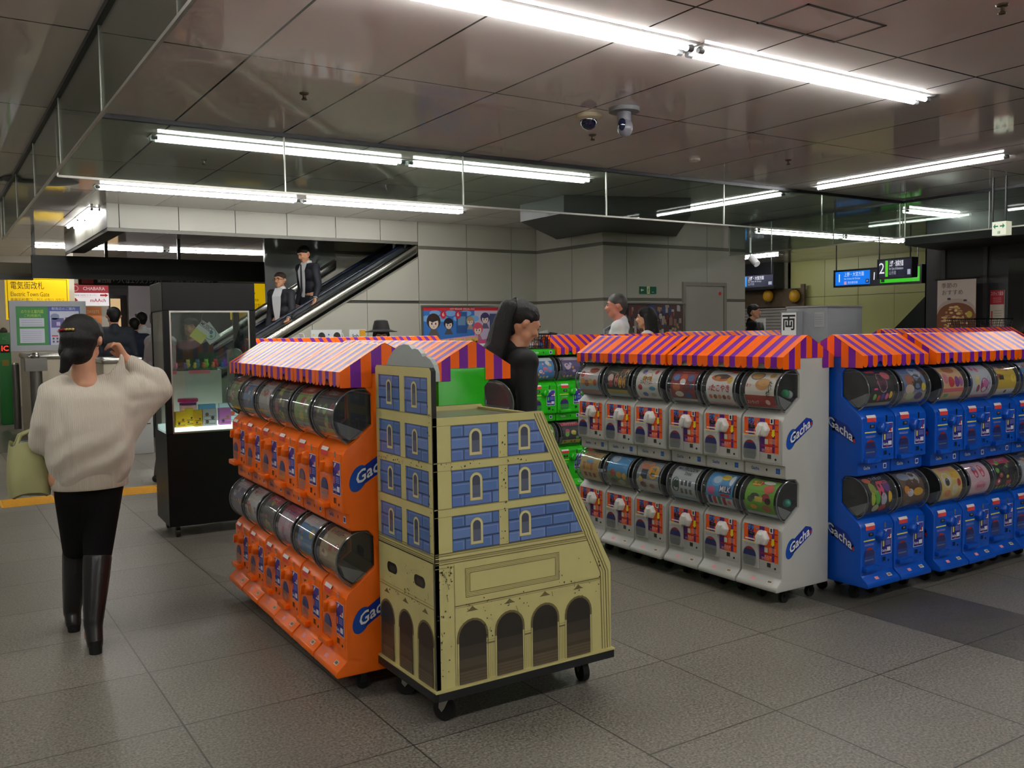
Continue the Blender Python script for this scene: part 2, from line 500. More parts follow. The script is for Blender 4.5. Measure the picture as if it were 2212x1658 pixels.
barrier('glass_smoke_barrier', PY(7.70), .9, 11.4, [.9+1.77*i for i in range(1, 7)], 'glass smoke barrier hanging across the ceiling behind the second row of tubes')
barrier('glass_smoke_barrier', PX(.87), -.5, 13.0, [-.5+1.78*i+.6 for i in range(0, 9)], 'glass smoke barrier hanging along the ceiling above the walking woman in white')
barrier('glass_smoke_barrier', PX(11.43), 3.0, 10.9, [4.1, 5.28, 6.46, 7.64, 8.82, 10.0], 'glass smoke barrier hanging before the blue and green platform signs')

# recessed hatch and small ceiling hardware
b = MB()
for q in ((4.03, 3.28, 4.71, 3.295), (4.03, 3.625, 4.71, 3.64), (4.03, 3.28, 4.045, 3.64), (4.695, 3.28, 4.71, 3.64)):
    b.box((q[0], q[1], ZC-.004), (q[2], q[3], ZC+.002), SEAM)
struct(b.build('trim_hatch'))

# ------------------------------------------------------------------ light fittings
TUBE = mat('lit_tube', (0, 0, 0), .4, emit=46, ecol=(252, 252, 249))
PAN = mat('white_reflector', (225, 225, 222), .35)
def fitting(p0, p1, label, tubes=2, group=None):
    p0, p1 = Vector(p0), Vector(p1); d = (p1-p0).normalized(); n = Vector((-d.y, d.x, 0)); Z = Vector((0, 0, 1))
    t = thing('fluorescent_fitting', label, 'ceiling light', p0.lerp(p1, .5)+Z*0, 0, group)
    o = p0.lerp(p1, .5)
    b = MB()
    L = (p1-p0).length/2
    prof = [(-.105, -.001), (-.09, -.009), (.09, -.009), (.105, -.001)]
    b.prism(prof, lambda u, v, w: d*w+n*u+Z*v, -L, L, PAN)
    b.build('reflector_pan', t)
    offs = (-.048, .048) if tubes == 2 else (0,)
    for k in offs:
        b = MB(); b.cyl(d*(-L+.05)+n*k+Z*(-.0275), d*(L-.05)+n*k+Z*(-.0275), .0165, .0165, TUBE, 8)
        b.build('fluorescent_tube', t)
    for s in (-1, 1):
        for k in offs:
            b = MB()
            c = d*(s*(L-.03))+n*k+Z*(-.0275)
            b.cyl(c-d*.022, c+d*.022, .018, .018, GREYPL, 10)
            b.build('lamp_holder', t)
    t.location = o
    return t
GL = 'twin tube ceiling lights'
def row(y, xs, labels):
    for (a, c), lb in zip(xs, labels):
        fitting((a, y, ZC), (c, y, ZC), lb, 2, GL)
W = 2.40
row(4.16, [(-1.7, .7), (1.6, 4.0), (4.03, 6.43)], ['twin tube light in the nearest ceiling row, beyond the picture edge', 'big bright twin tube light at the top of the picture', 'bright twin tube light beside the square ceiling hatch'])
row(8.32, [(1.7, 4.11), (4.14, 6.47)], ['twin tube light in the second ceiling row, above the display case side', 'twin tube light in the second ceiling row, in front of the ceiling cameras'])
row(11.35, [(1.7, 4.11), (4.14, 6.55)], ['twin tube light in the third ceiling row, above the escalator men', 'twin tube light in the third ceiling row, ending above the cat poster wall'])
row(19.25, [(1.73, 4.15), (4.18, 6.64)], ['twin tube light above the hanging black board, over the gate sign', 'twin tube light above the hanging black board, over the escalator men'])
row(24.0, [(.1, 2.5)], ['twin tube light far beyond the gates, beside the black board'])
row(.1, [(-1.7, .7), (1.6, 4.0), (4.03, 6.43)], ['twin tube ceiling light behind the camera']*3)
row(-3.6, [(1.6, 4.0), (4.03, 6.43)], ['twin tube ceiling light in the last row behind the camera']*2)
for i, (a, c) in enumerate([(2.35, 4.75), (5.05, 7.44), (7.9, 10.2), (10.26, 10.85)]):
    fitting((9.28, a, ZC), (9.28, c, ZC), ['twin tube light running lengthwise, cut by the right picture edge', 'long tube light running lengthwise over the money changer', 'tube light running lengthwise seen through the glass barrier', 'short end tube above the dark soffit corner'][i], 1, 'lengthwise tube lights')
for i, (a, c) in enumerate([(12.45, 14.82), (14.86, 16.75)]):
    fitting((a, 11.25, ZC), (c, 11.25, ZC), ['tube light beside the service wall end above the platform signs', 'tube light above the green platform sign'][i], 2, GL)
for i, (a, c) in enumerate([(12.25, 14.5), (14.55, 16.95)]):
    fitting((a, 8.22, ZC), (c, 8.22, ZC), ['tube light in front of the restaurant canopy', 'tube light behind the hanging green arrow sign'][i], 2, GL)
fitting((15.2, 5.2, ZC), (17.6, 5.2, ZC), 'far tube light at the right picture edge under the restaurant ceiling', 2, GL)
fitting((17.0, 14.6, ZC), (17.0, 17.0, ZC), 'far tube light running lengthwise past the service wall end', 1, 'lengthwise tube lights')
fitting((14.6, 17.2, ZC), (17.0, 17.2, ZC), 'far tube light running crosswise past the service wall end', 2, GL)
for i, (y0, y1) in enumerate([(13.3, 14.55), (14.6, 15.75)]):
    fitting((2.0, y0, ZC), (2.0, y1, ZC), ['short tube light beside the escalator fascia, its near half', 'short tube light beside the escalator fascia, its far half'][i], 2, GL)
for i, (x, y) in enumerate([(-3.2, 6), (-3.2, 12), (-3.2, 18), (-3.2, 0)]):
    fitting((x-1.2, y, ZC), (x+1.2, y, ZC), 'tube light outside the left picture edge', 2, GL)
fitting((14.4, -.5, ZC), (14.4, 1.9, ZC), 'tube light outside the right picture edge', 2, GL)

# domes, camera, detectors
t = thing('dome_camera', 'dark dome security camera on the ceiling left of its bracket neighbour', 'security camera', (4.55, 5.86, ZC))
b = MB(); b.lathe([(.001, 0), (.105, 0), (.11, -.03), (.075, -.045), (.001, -.045)], (0, 0, 0), mat('cream_plastic', (190, 180, 150), .4), 24); b.build('mount_plate', t)
b = MB(); b.lathe([(.068, -.04), (.066, -.07), (.05, -.1), (.025, -.115), (.001, -.12)], (0, 0, 0), mat('smoked_dome', (22, 26, 52), .06, spec=.8), 24); b.build('dome', t)
t = thing('bracket_camera', 'grey swivel security camera on the ceiling beside the dome camera', 'security camera', (4.66, 5.55, ZC))
b = MB(); b.lathe([(.001, 0), (.12, 0), (.12, -.03), (.001, -.035)], (0, 0, 0), GREYPL, 24); b.build('mount_plate', t)
b = MB(); b.tube([(0, 0, -.02), (.0, -.0, -.08), (0, .0, -.12)], .055, mat('silver_plastic', (112, 112, 120), .35), 16); b.ball((0, -.01, -.15), (.062, .062, .075), mat('silver_plastic'), 18); b.build('camera_body', t)
b = MB(); b.ball((-.045, -.03, -.135), (.035, .03, .05), mat('smoked_dome'), 14); b.build('lens', t)
for i, (px, py) in enumerate(((657, 201), (1280, 291), (1703, 345), (2165, 10), (440, 345), (1335, 428), (1470, 440))):
    p = onz(px, py, ZC)
    b = MB(); b.lathe([(.001, 0), (.035, 0), (.03, -.01), (.012, -.015), (.012, -.035), (.022, -.045), (.018, -.05), (.001, -.052)], (0, 0, 0), mat('sprinkler_brass', (96, 84, 66), .4, .6), 12)
    tag(b.build('sprinkler_head', None, p), ['small sprinkler head above the second row of tubes', 'small sprinkler head just below the dome camera', 'small sprinkler head near the lengthwise tube', 'sprinkler head in the top corner of the ceiling', 'sprinkler head between the second and third tube rows', 'sprinkler head behind the glass barrier near the soffit', 'sprinkler head behind the glass barrier beside the lengthwise tube'][i], 'sprinkler', 'ceiling sprinklers')
p = onz(1500, 343, ZC)
t = thing('smoke_detector', 'flat round smoke detector on the ceiling between dome camera and lengthwise tube', 'smoke detector', p)
b = MB(); b.lathe([(.001, 0), (.06, 0), (.058, -.02), (.04, -.03), (.001, -.034)], (0, 0, 0), mat('ivory', (205, 200, 188), .4), 20); b.build('detector_body', t)
p = onz(88, 388, ZC)
b = MB(); b.lathe([(.36, -.002), (.38, -.012), (.33, -.02), (.001, -.02)], (0, 0, 0), mat('grille_grey', (84, 86, 88), .5), 32)
tag(b.build('ceiling_diffuser', None, p), 'round dark grey air diffuser on the ceiling beside the left glass barrier', 'air vent')
p = onz(-6, 385, ZC)
b = MB(); b.lathe([(.1, -.002), (.11, -.012), (.001, -.015)], (0, 0, 0), mat('grille_grey'), 24)
tag(b.build('ceiling_speaker', None, p), 'small round ceiling speaker cut by the left picture edge', 'speaker')
# yellow tactile paving strip
YEL = mat('tactile_yellow', (232, 168, 18), .5)
b = MB()
n = 0
x = -4.0
while x < 2.6:
    b.box((x, 8.96, 0), (x+.44, 9.39, .004), YEL)
    for k in range(8): b.box((x+.02, 8.985+k*.05, .003), (x+.42, 9.01+k*.05, .008), YEL)
    x += .45
tag(b.build('tactile_paving'), 'yellow ribbed tactile strip crossing the floor behind the walking woman', 'tactile paving')
b = MB(); b.box((-2, 13.6, 0), (.98, 14.05, .006), YEL)
tag(b.build('tactile_paving'), 'short yellow tactile strip at the far left by the bollards', 'tactile paving')
# ------------------------------------------------------------------ capsule machines
MW = .282           # body width of one column
ORG = (255, 104, 14); PUR = (98, 26, 128)
AW_O = mat('awning_orange_card', (254, 106, 12), .27)
AW_P = mat('awning_purple_card', (118, 34, 150), .27)
BODY = {
    'white': mat('white_machine_plastic', (186, 185, 180), .3),
    'blue': mat('blue_machine_plastic', (6, 80, 188), .3),
    'orange': mat('orange_machine_plastic', (250, 110, 8), .3),
    'green': mat('green_machine_plastic', (40, 178, 24), .3),
}
CLR = clear('clear_drum', (236, 238, 240), .05, .04, 1.5, (210, 212, 215))
CLRW = clear('clear_window', (225, 228, 230), .08, .05, 1.2, (150, 152, 156))
RIM = mat('clear_rim', (96, 98, 101), .1, 0, .9)
DARK = mat('dark_drum_inside', (24, 22, 23), .22)
HOP = mat('smoky_hopper', (128, 129, 128), .3)
PURPLE_P = flat((86, 36, 120)); ORANGE_P = flat((244, 92, 24)); NAVY = flat((36, 38, 132)); YELLOW = flat((245, 222, 40)); PINKT = flat((240, 190, 190))

DR, DY, DZ = .116, .086, 1.136     # drum radius and axis (y from the face, z of the upper tier)
TIER = .583                        # upper tier sits this much above the lower
def cabinet_profile():
    lo = [(.372, .085), (-.043, .085), (-.047, .097), (-.042, .112), (-.01, .140), (.0, .152), (0, .400), (.012, .424), (.04, .447), (.132, .520), (.132, .645), (.105, .674), (.03, .679)]
    up = [(.024, .690), (.024, .748), (.0, .755), (0, .985), (.012, 1.008), (.04, 1.030), (.132, 1.103), (.132, 1.228), (.105, 1.257), (.02, 1.262), (.014, 1.270), (.014, 1.306), (.03, 1.318), (.372, 1.318)]
    return lo+up
PM = lambda u, v, w: Vector((w, u, v))
def make_cabinet(color, parent):
    b = MB(); b.prism(cabinet_profile(), PM, -MW/2, MW/2, BODY[color])
    # seam lines and side screws
    o = b.build('cabinet', parent, bevel=(.007, 2))
    return o
def drum_ring_pts(r, a0, a1, n):
    return [(DY-r*math.cos(a), r*math.sin(a)) for a in [a0+(a1-a0)*i/n for i in range(n+1)]]
def make_drum(parent, z):
    """clear drum shell with clear ends, its dark backing and hopper plate as sub-parts"""
    hw = .127
    A0, A1 = RAD(-62), RAD(112)
    arc = [(max(min(y, .128), -9), zz) for y, zz in drum_ring_pts(DR, A0, A1, 22)]
    b = MB(); n = len(arc)
    P = [Vector((-hw, y, z+zz)) for y, zz in arc]+[Vector((hw, y, z+zz)) for y, zz in arc]
    b.raw(P, [(i, i+1, n+i+1, n+i) for i in range(n-1)], CLR, True)
    prof = arc+[(.128, .09), (.128, -.035)]
    for s in (-hw, hw): b.face([Vector((s, y, z+zz)) for y, zz in prof], CLR)
    d = b.build('capsule_drum', parent, weld=False)
    for s in (-hw, hw):
        b = MB(); b.tube([Vector((s, y*1.0, z+zz)) for y, zz in drum_ring_pts(DR+.001, A0, A1, 22) if y < .125], .0036, RIM, 6)
        b.build('drum_rim', d)
    b = MB()
    b.face([Vector((-hw, .1305, z-.03)), Vector((hw, .1305, z-.03)), Vector((hw, .1305, z+.095)), Vector((-hw, .1305, z+.095))], DARK)
    b.face([Vector((-hw, .1285, z-.024)), Vector((hw, .1285, z-.024)), Vector((hw, .034, z-.095)), Vector((-hw, .034, z-.095))], DARK)
    b.face([Vector((-hw, .1305, z+.095)), Vector((hw, .1305, z+.095)), Vector((hw, .098, z+.119)), Vector((-hw, .098, z+.119))], DARK)
    b.build('drum_backing', d)
    b = MB()
    b.prism([(-.012, z-.012), (.106, z-.060), (.062, z-.086), (.038, z-.089), (.006, z-.062)], PM, -hw+.005, hw-.005, HOP)
    b.build('hopper_plate', d)
    return d
def card_P(z, r=.1075):
    """u 0..1 across, v 0..1 up the curved display card"""
    a0, a1 = RAD(-48), RAD(72); w = .2
    def P(u, v, l):
        a = a0+(a1-a0)*v; rr = r+l*.00035
        return Vector(((u-.5)*w, DY-rr*math.cos(a), z+rr*math.sin(a)))
    return P
def make_card(design, z, parent):
    b = MB(); p = Paint(b, card_P(z), .09)
    for op in design:
        k = op[0]
        if k == 'r': p.rect(*op[1:5], flat(op[5]), op[6] if len(op) > 6 else 1)
        elif k == 'd': p.disc(op[1], op[2], op[3], op[4], flat(op[5]), op[6] if len(op) > 6 else 2, 12)
        elif k == 't': p.text(op[4], op[1], op[2], op[3], flat(op[5]), 12, width=op[6] if len(op) > 6 else None, sx=.9, bold=True)
        elif k == 'p': p.poly(op[1], flat(op[2]), op[3] if len(op) > 3 else 2)
    return b.build('display_card', parent)
def small_logo(p, u, v, s):
    p.text('Gacha', u, v, s, flat((20, 70, 160)), 2, bold=True)
PF = lambda yf: (lambda u, v, l: Vector((u-MW/2, yf-l*.0006, v)))
def make_panel(color, z0, parent, variant=0):
    """control panel of one tier; z0 = 0 upper tier, -TIER lower. u runs 0..MW from the viewer's left"""
    wht = color == 'white'
    b = MB()
    ZB, ZT = .768+z0, 1.0+z0
    bc = BODY[color]
    P = PF(-.0016)
    if wht:
        p = Paint(b, P)
        # printed striped sheet around the knob
        p.poly([(.02, .998+z0), (.258, .998+z0), (.258, .815+z0), (.135, .815+z0), (.135, .885+z0), (.125, .905+z0), (.02, .905+z0)], ORANGE_P, 1)
        for u0, u1 in ((.05, .088), (.13, .165), (.215, .232)): p.rect(u0, (.905 if u0 < .12 else .817)+z0, u1, .997+z0, PURPLE_P, 2)
        for v in (.965, .93, .85): p.rect(.137, v+z0, .256, v+.006+z0, flat((180, 40, 30)), 3)
        p.text('ガチャ', .085, .978+z0, .03, flat((70, 160, 220)), 4, bold=True); p.text('コイン', .09, .955+z0, .02, flat((240, 120, 140)), 4, bold=True)
        p.rect(.2, .97+z0, .224, 1.0+z0, WHITE, 4); p.rect(.206, .975+z0, .218, .996+z0, BLACK, 5)
        p.rect(.05, .938+z0, .096, .957+z0, BLACK, 4); p.text('300', .074, .948+z0, .014, flat((120, 120, 110)), 5)
        p.rect(.03, .913+z0, .1, .921+z0, flat((245, 225, 210)), 4)
        p.poly([(.214, .94+z0), (.232, .944+z0), (.232, .915+z0), (.236, .915+z0), (.222, .9+z0), (.208, .912+z0), (.213, .914+z0)], YELLOW, 4)
        p.rect(.165, .862+z0, .188, .888+z0, flat((230, 225, 200)), 4)
        for k in range(4): p.rect(.195, .866+k*.007+z0, .245, .869+k*.007+z0, flat((250, 170, 150)), 4)
        p.text('まわす', .19, .838+z0, .018, flat((255, 190, 190)), 4, bold=True)
        for k in range(3): p.rect(.145, .822+k*.005+z0, .2, .824+k*.005+z0, flat((250, 170, 150)), 4)
        b.build('instruction_sheet', parent)
    else:
        p = Paint(b, P)
        u0, u1 = .172, .262
        p.rect(u0, .822+z0, u1, .958+z0, flat((225, 225, 232)), 1); p.rect(u0+.003, .825+z0, u1-.003, .955+z0, NAVY, 2)
        p.rect(u0+.003, .905+z0, u1-.003, .955+z0, flat((200, 70, 120)), 3) if variant % 2 == 0 else p.rect(u0+.003, .92+z0, u1-.003, .955+z0, flat((70, 60, 150)), 3)
        p.poly([(u0+.045, .905+z0), (u1-.003, .93+z0), (u1-.003, .905+z0)], WHITE, 4)
        p.poly([(u0+.02, .93+z0), (u0+.05, .953+z0), (u0+.03, .953+z0)], WHITE, 4)
        p.disc(u0+.07, .917+z0, .008, .008, RED, 5, 10)
        for k in range(4): p.rect(u0+.035, .872+k*.007+z0, u1-.012, .875+k*.007+z0, flat((140, 150, 220)), 3)
        p.rect(u0+.012, .866+z0, u0+.026, .896+z0, {'blue': flat((200, 200, 90)), 'orange': flat((230, 90, 40)), 'green': flat((60, 200, 60))}[color], 3)
        p.text('Gacha', u0+.026, .843+z0, .02, WHITE, 3, width=.04, bold=True)
        p.rect(u0+.05, .836+z0, u1-.01, .858+z0, flat((225, 225, 240)), 3)
        p.rect(u0+.03, .828+z0, u0+.05, .832+z0, flat((220, 60, 60)), 3)
        b.build('instruction_sticker', parent)
        b = MB(); p = Paint(b, P)
        p.rect(.062, .936+z0, .104, .955+z0, BLACK, 1); p.text('300' if variant % 3 else '200', .083, .946+z0, .014, flat((190, 190, 180)), 2)
        b.build('price_display', parent)
        b = MB(); p = Paint(b, lambda u, v, l: Vector((u-MW/2, (v-.992)*.62-.0028-l*.0006, v+z0)) if v > .9921 else Vector((u-MW/2, -.0022-l*.0006, v+z0)))
        p.rect(.038, .97, .116, .992, flat((225, 70, 70)), 1); p.rect(.038, .992, .116, 1.006, flat((238, 225, 222)), 1)
        b.build('price_tag', parent)
        b = MB(); b.box((.198-MW/2, -.003, .966+z0), (.21-MW/2, .0, .998+z0), CHROME); b.build('coin_slot', parent)
    # knob
    kc = Vector((.152-MW/2, 0, .936+z0)) if not wht else Vector((.156-MW/2, 0, .938+z0))
    b = MB(); R = .041 if wht else .034
    km = mat('white_knob', (226, 225, 220), .28) if wht else bc
    prof = []
    nk = 24
    rings = [(1.0, 0), (1.0, -.012), (.93, -.02), (.8, -.03), (.45, -.036), (.001, -.036)]
    pts = []; F = []
    for rr, y in rings:
        for k in range(nk):
            a = 2*math.pi*k/nk; r = R*rr*(1+.07*math.cos(6*a))
            pts.append(kc+Vector((r*math.cos(a), y, r*math.sin(a))))
    for i in range(len(rings)-1):
        for k in range(nk): F.append((i*nk+k, i*nk+(k+1) % nk, (i+1)*nk+(k+1) % nk, (i+1)*nk+k))
    b.raw(pts, F, km, True)
    b.box(kc+Vector((-R*.28, -.05, -R*.7)), kc+Vector((R*.28, -.03, R*.7)), km, Matrix.Translation(kc) @ Matrix.Rotation(RAD(20), 4, 'Y') @ Matrix.Translation(-kc))
    b.build('turn_knob', parent, bevel=(.004, 2))
    # capsule outlet: raised surround, hollow, clear flap
    b = MB()
    u0, u1 = .012, .128; cx = (u0+u1)/2-MW/2; rx = (u1-u0)/2-.012
    v0, v1 = .765+z0, .905+z0
    def box_outline(n=8):
        r = .022
        pts = [(u0-MW/2, v0), (u1-MW/2, v0)]
        pts += [(u1-r-MW/2+r*math.cos(a), v1-r+r*math.sin(a)) for a in [math.pi/2*i/4 for i in range(5)]]
        pts += [(u0-MW/2, v1)]
        return pts
    if wht:
        b.prism(box_outline(), lambda u, v, w: Vector((u, w, v)), -.012, .001, bc)
        b.build('outlet_surround', parent, bevel=(.004, 2))
        yf = -.0125
    else:
        yf = -.0005
        b.prism([(u0-MW/2, v0-.012), (u1-MW/2, v0-.012), (u1-MW/2, v0+.014), (u0-MW/2, v0+.014)], lambda u, v, w: Vector((u, w, v)), -.03, .001, bc)
        b.build('outlet_shelf', parent, bevel=(.005, 2))
    b = MB(); n = 12
    zt, zb = .878+z0, .775+z0; r = rx
    out = [(cx+r*math.cos(math.pi*i/n), zt-.05+.05*math.sin(math.pi*i/n)) for i in range(n+1)]+[(cx-r, zb+.02), (cx-r*.8, zb), (cx+r*.8, zb), (cx+r, zb+.02)]
    b.face([Vector((u, yf-.0006, v)) for u, v in out], mat('outlet_hollow', (158, 160, 158), .5))
    topb = [(cx+r*.97*math.cos(math.pi*i/n), zt-.05+.048*math.sin(math.pi*i/n)) for i in range(n+1)]
    b.face([Vector((u, yf-.0012, v)) for u, v in topb], NAVY)
    tb = [(u, v) for u, v in topb if v > zt-.018]
    if len(tb) > 2: b.face([Vector((u, yf-.0018, v)) for u, v in tb], RED if color != 'orange' else flat((60, 70, 160)))
    b.box((cx-r*.8, yf-.0015, zb+.03), (cx+r*.8, yf-.0008, zb+.036), flat((150, 152, 152)))
    b.face([Vector((u, yf-.006, v)) for u, v in out], CLRW)
    b.build('capsule_outlet', parent, weld=False)
    # notice label above outlet
    b = MB(); p = Paint(b, lambda u, v, l: Vector((u-MW/2, yf-l*.0006, v+z0)))
    p.rect(.022, .884, .118, .902 if wht else .918, flat((205, 205, 208)), 1); p.rect(.022, .898 if wht else .911, .118, .902 if wht else .918, flat((225, 215, 90)), 2)
    for k in range(3): p.rect(.03, .8865+k*.004, .11, .888+k*.004, flat((170, 150, 170)), 2)
    b.build('notice_label', parent)
    # coin return, its hollow just dark shade coloured onto a flat plate, and lock
    b = MB(); b.box((.18-MW/2, -.004, .782+z0), (.212-MW/2, .0, .81+z0), bc); b.box((.184-MW/2, -.0045, .785+z0), (.209-MW/2, -.0038, .808+z0), mat('coin_return_hollow', (60, 56, 50), .6) if wht else mat('coin_hollow_'+color, tuple(int(x*.35) for x in {'blue': (6, 82, 205), 'orange': (246, 96, 10), 'green': (40, 178, 24)}[color]), .5))
    b.cyl((.237-MW/2, .0, .784+z0), (.237-MW/2, -.003, .784+z0), .006, .006, DARKSTEEL, 10)
    b.build('coin_return', parent)
def make_strip_marks(color, z, y, parent, lower=False):
    P = lambda u, v, l: Vector((u-MW/2, y-l*.0006, v))
    c = flat((24, 72, 160)) if color in ('white', 'orange') else WHITE
    b = MB(); Paint(b, P).text('Gacha', .075, z, .024, c, 1, bold=True, width=.055); b.build('logo_badge', parent)
    b = MB(); Paint(b, P).disc(.155, z, .0055, .0075, DARKSTEEL, 1, 10); b.build('key_lock', parent)
    b = MB(); p = Paint(b, P); p.rect(.218, z-.014, .245, z+.014, flat((24, 72, 160)) if color == 'white' else WHITE, 1)
    p.rect(.222, z-.01, .241, z+.01, flat((60, 110, 190)) if color == 'white' else NAVY, 2); b.build('square_sticker', parent)
def make_ledge_marks(color, parent):
    b = MB()
    def P(u, v, l): return Vector((u-MW/2, -.04+v*.03+0, .1135+v*.026+l*.0008))
    p = Paint(b, P)
    p.rect(.09, .3, .12, .75, flat((235, 150, 160)), 1); p.rect(.2, .35, .235, .85, flat((215, 205, 190)), 1); p.rect(.205, .45, .23, .75, flat((120, 110, 90)), 2)
    b.build('ledge_sticker', parent)
def scallop(u0, u1, zt, zb, n=6):
    r = (u1-u0)/2; c = (u0+u1)/2; k = min(r, (zt-zb)*.6)
    return [(u0, zt), (u0, zb+k)]+[(c-r*math.cos(math.pi*i/n), zb+k-k*math.sin(math.pi*i/n)) for i in range(1, n)]+[(u1, zb+k), (u1, zt)]
def make_awning(parent):
    """folded striped card roof: two slopes, scalloped valances, notched gable ends"""
    b = MB()
    yf, yb, yr = -.005, .402, .19
    ze, zr, zv = 1.324, 1.437, 1.262
    hw = .1455; n = 7; sw = 2*hw/n
    rd = .012
    for i in range(n):
        u0, u1 = -hw+i*sw, -hw+(i+1)*sw
        m = AW_O if i % 2 == 0 else AW_P
        b.face([(u0, yf, ze), (u1, yf, ze), (u1, yr-rd, zr-.004), (u0, yr-rd, zr-.004)], m)
        b.face([(u0, yr-rd, zr-.004), (u1, yr-rd, zr-.004), (u1, yr, zr), (u0, yr, zr)], m)
        b.face([(u0, yr, zr), (u1, yr, zr), (u1, yr+rd, zr-.004), (u0, yr+rd, zr-.004)], m)
        b.face([(u0, yr+rd, zr-.004), (u1, yr+rd, zr-.004), (u1, yb, ze), (u0, yb, ze)], m)
        zb = zv if i != 3 else zv+.033
        for y, t in ((yf, 1), (yb, -1)):
            pts = scallop(u0, u1, ze, zb) if i != 3 else [(u0, ze), (u0, zv+.018)]+[(u0+sw*k/6, zv+.018+.014*math.sin(math.pi*k/6)) for k in range(1, 6)]+[(u1, zv+.018), (u1, ze)]
            b.face([(u, y, z) for u, z in (pts if t == 1 else pts[::-1])], m)
    # gable ends
    k = 9; dy = (yb-yf)/k
    def zt(y): return ze+(zr-ze)*(1-abs(y-yr)/((yr-yf) if y < yr else (yb-yr)))
    for s in (-hw, hw):
        for i in range(k):
            y0, y1 = yf+i*dy, yf+(i+1)*dy; m = AW_O if i % 2 == 0 else AW_P
            zb = zv-.002 if (i < 3 or i > 6) else 1.316
            pts = [(s, y0, zb), (s, y1, zb), (s, y1, zt(y1))]
            if y0 < yr < y1: pts.append((s, yr, zr))
            pts.append((s, y0, zt(y0)))
            b.face(pts, m)
    o = b.build('awning', parent)
    return o
def make_caster(parent, x, y):
    b = MB()
    b.cyl((x-.011, y, .03), (x+.011, y, .03), .03, .03, RUBBER, 14)
    b.box((x-.017, y-.012, .03), (x-.013, y+.012, .07), DARKSTEEL); b.box((x+.013, y-.012, .03), (x+.017, y+.012, .07), DARKSTEEL)
    b.box((x-.02, y-.02, .068), (x+.02, y+.02, .086), DARKSTEEL)
    b.build('caster', parent)
def side_logo(side, color, parent):
    """the word and swoosh on an end panel; side=+1 viewer's right end, -1 left end"""
    for zc in (.345, .345+TIER):
        b = MB(); x = side*(MW/2)
        def P(u, v, l):
            ca, sa = math.cos(RAD(-side*(-33))), math.sin(RAD(-side*(-33)))
            uu, vv = u*ca-v*sa*side*0+0, v
            # tilt the writing along the side
            yy = .135+(u*math.cos(RAD(28)))*1.0
            zz = zc+(side*u*math.sin(RAD(28)))+v
            return Vector((x+side*(l*.0007+.0003), side*u*math.cos(RAD(28))+.135-v*0, zz)) if side > 0 else Vector((x-l*.0007-.0003, -u*math.cos(RAD(28))+.135, zc-u*math.sin(RAD(28))+v))
        p = Paint(b, P)
        BL = flat((16, 76, 170)); WH = flat((240, 240, 240))
        p.disc(-.078, .0, .045, .05, BL, 1, 22)
        p.poly([(-.06, -.038), (.09, -.03), (.105, .012), (.055, .045), (-.05, .035)], flat((20, 50, 150)), 1)
        p.disc(.1, -.012, .016, .02, BL, 1, 12); p.disc(.1, -.012, .008, .01, RED, 2, 10)
        p.text('Gacha', 0.0, .0, .072, WH, 3, bold=True, width=.185)
        b.build('side_logo', parent)

PROTO = {}
def prototype(color):
    if color in PROTO: return PROTO[color]
    t = thing('capsule_machine', None, None, (0, 0, -50))
    make_cabinet(color, t)
    for z0 in (0, -TIER):
        make_drum(t, DZ+z0)
        b = MB(); b.box((-MW/2+.012, -.0015, .764+z0), (MW/2-.012, .001, .992+z0), BODY[color])
        cp = b.build('control_panel', t, bevel=(.001, 1))
        make_panel(color, z0, cp, 1)
    make_strip_marks(color, .719, .0235, t)
    make_strip_marks(color, 1.288, .0135, t)
    make_ledge_marks(color, t)
    make_awning(t)
    for x in (-.075, .075):
        for y in (.09, .3): make_caster(t, x, y)
    PROTO[color] = t
    return t
USED = set()
def column(color, loc, rz, label, group, designs=None, ends=0, awning=True, dz=0):
    pr = prototype(color)
    t = copy_tree(pr, None, () if awning else ('awning',))
    t.location = (loc[0], loc[1], dz); t.rotation_euler = (0, 0, rz)
    tag(t, label, 'capsule machine', group)
    return t
# -------- printed cards
RNG = random.Random(7)
PALS = [[(250, 245, 240), (225, 60, 60), (250, 200, 60), (90, 150, 210)], [(190, 30, 45), (250, 230, 200), (240, 190, 60), (60, 60, 110)],
        [(60, 140, 210), (250, 250, 250), (240, 120, 150), (250, 210, 70)], [(245, 205, 60), (60, 50, 40), (230, 90, 60), (250, 245, 235)],
        [(245, 190, 210), (220, 60, 110), (250, 245, 250), (150, 90, 180)], [(40, 40, 46), (220, 60, 90), (120, 200, 70), (240, 220, 80)],
        [(140, 195, 70), (220, 50, 40), (250, 225, 90), (250, 245, 240)], [(210, 214, 218), (50, 70, 110), (150, 160, 170), (230, 140, 60)],
        [(90, 80, 130), (230, 200, 220), (240, 170, 60), (60, 50, 80)], [(215, 180, 120), (120, 60, 40), (245, 240, 225), (210, 80, 60)]]
KANA = ['たべもの', 'マスコット', 'ミニチュア', 'コレクション', 'フィギュア', 'あつめて', 'どうぶつ', 'スイーツ', 'おもちゃ', 'キーホルダー']
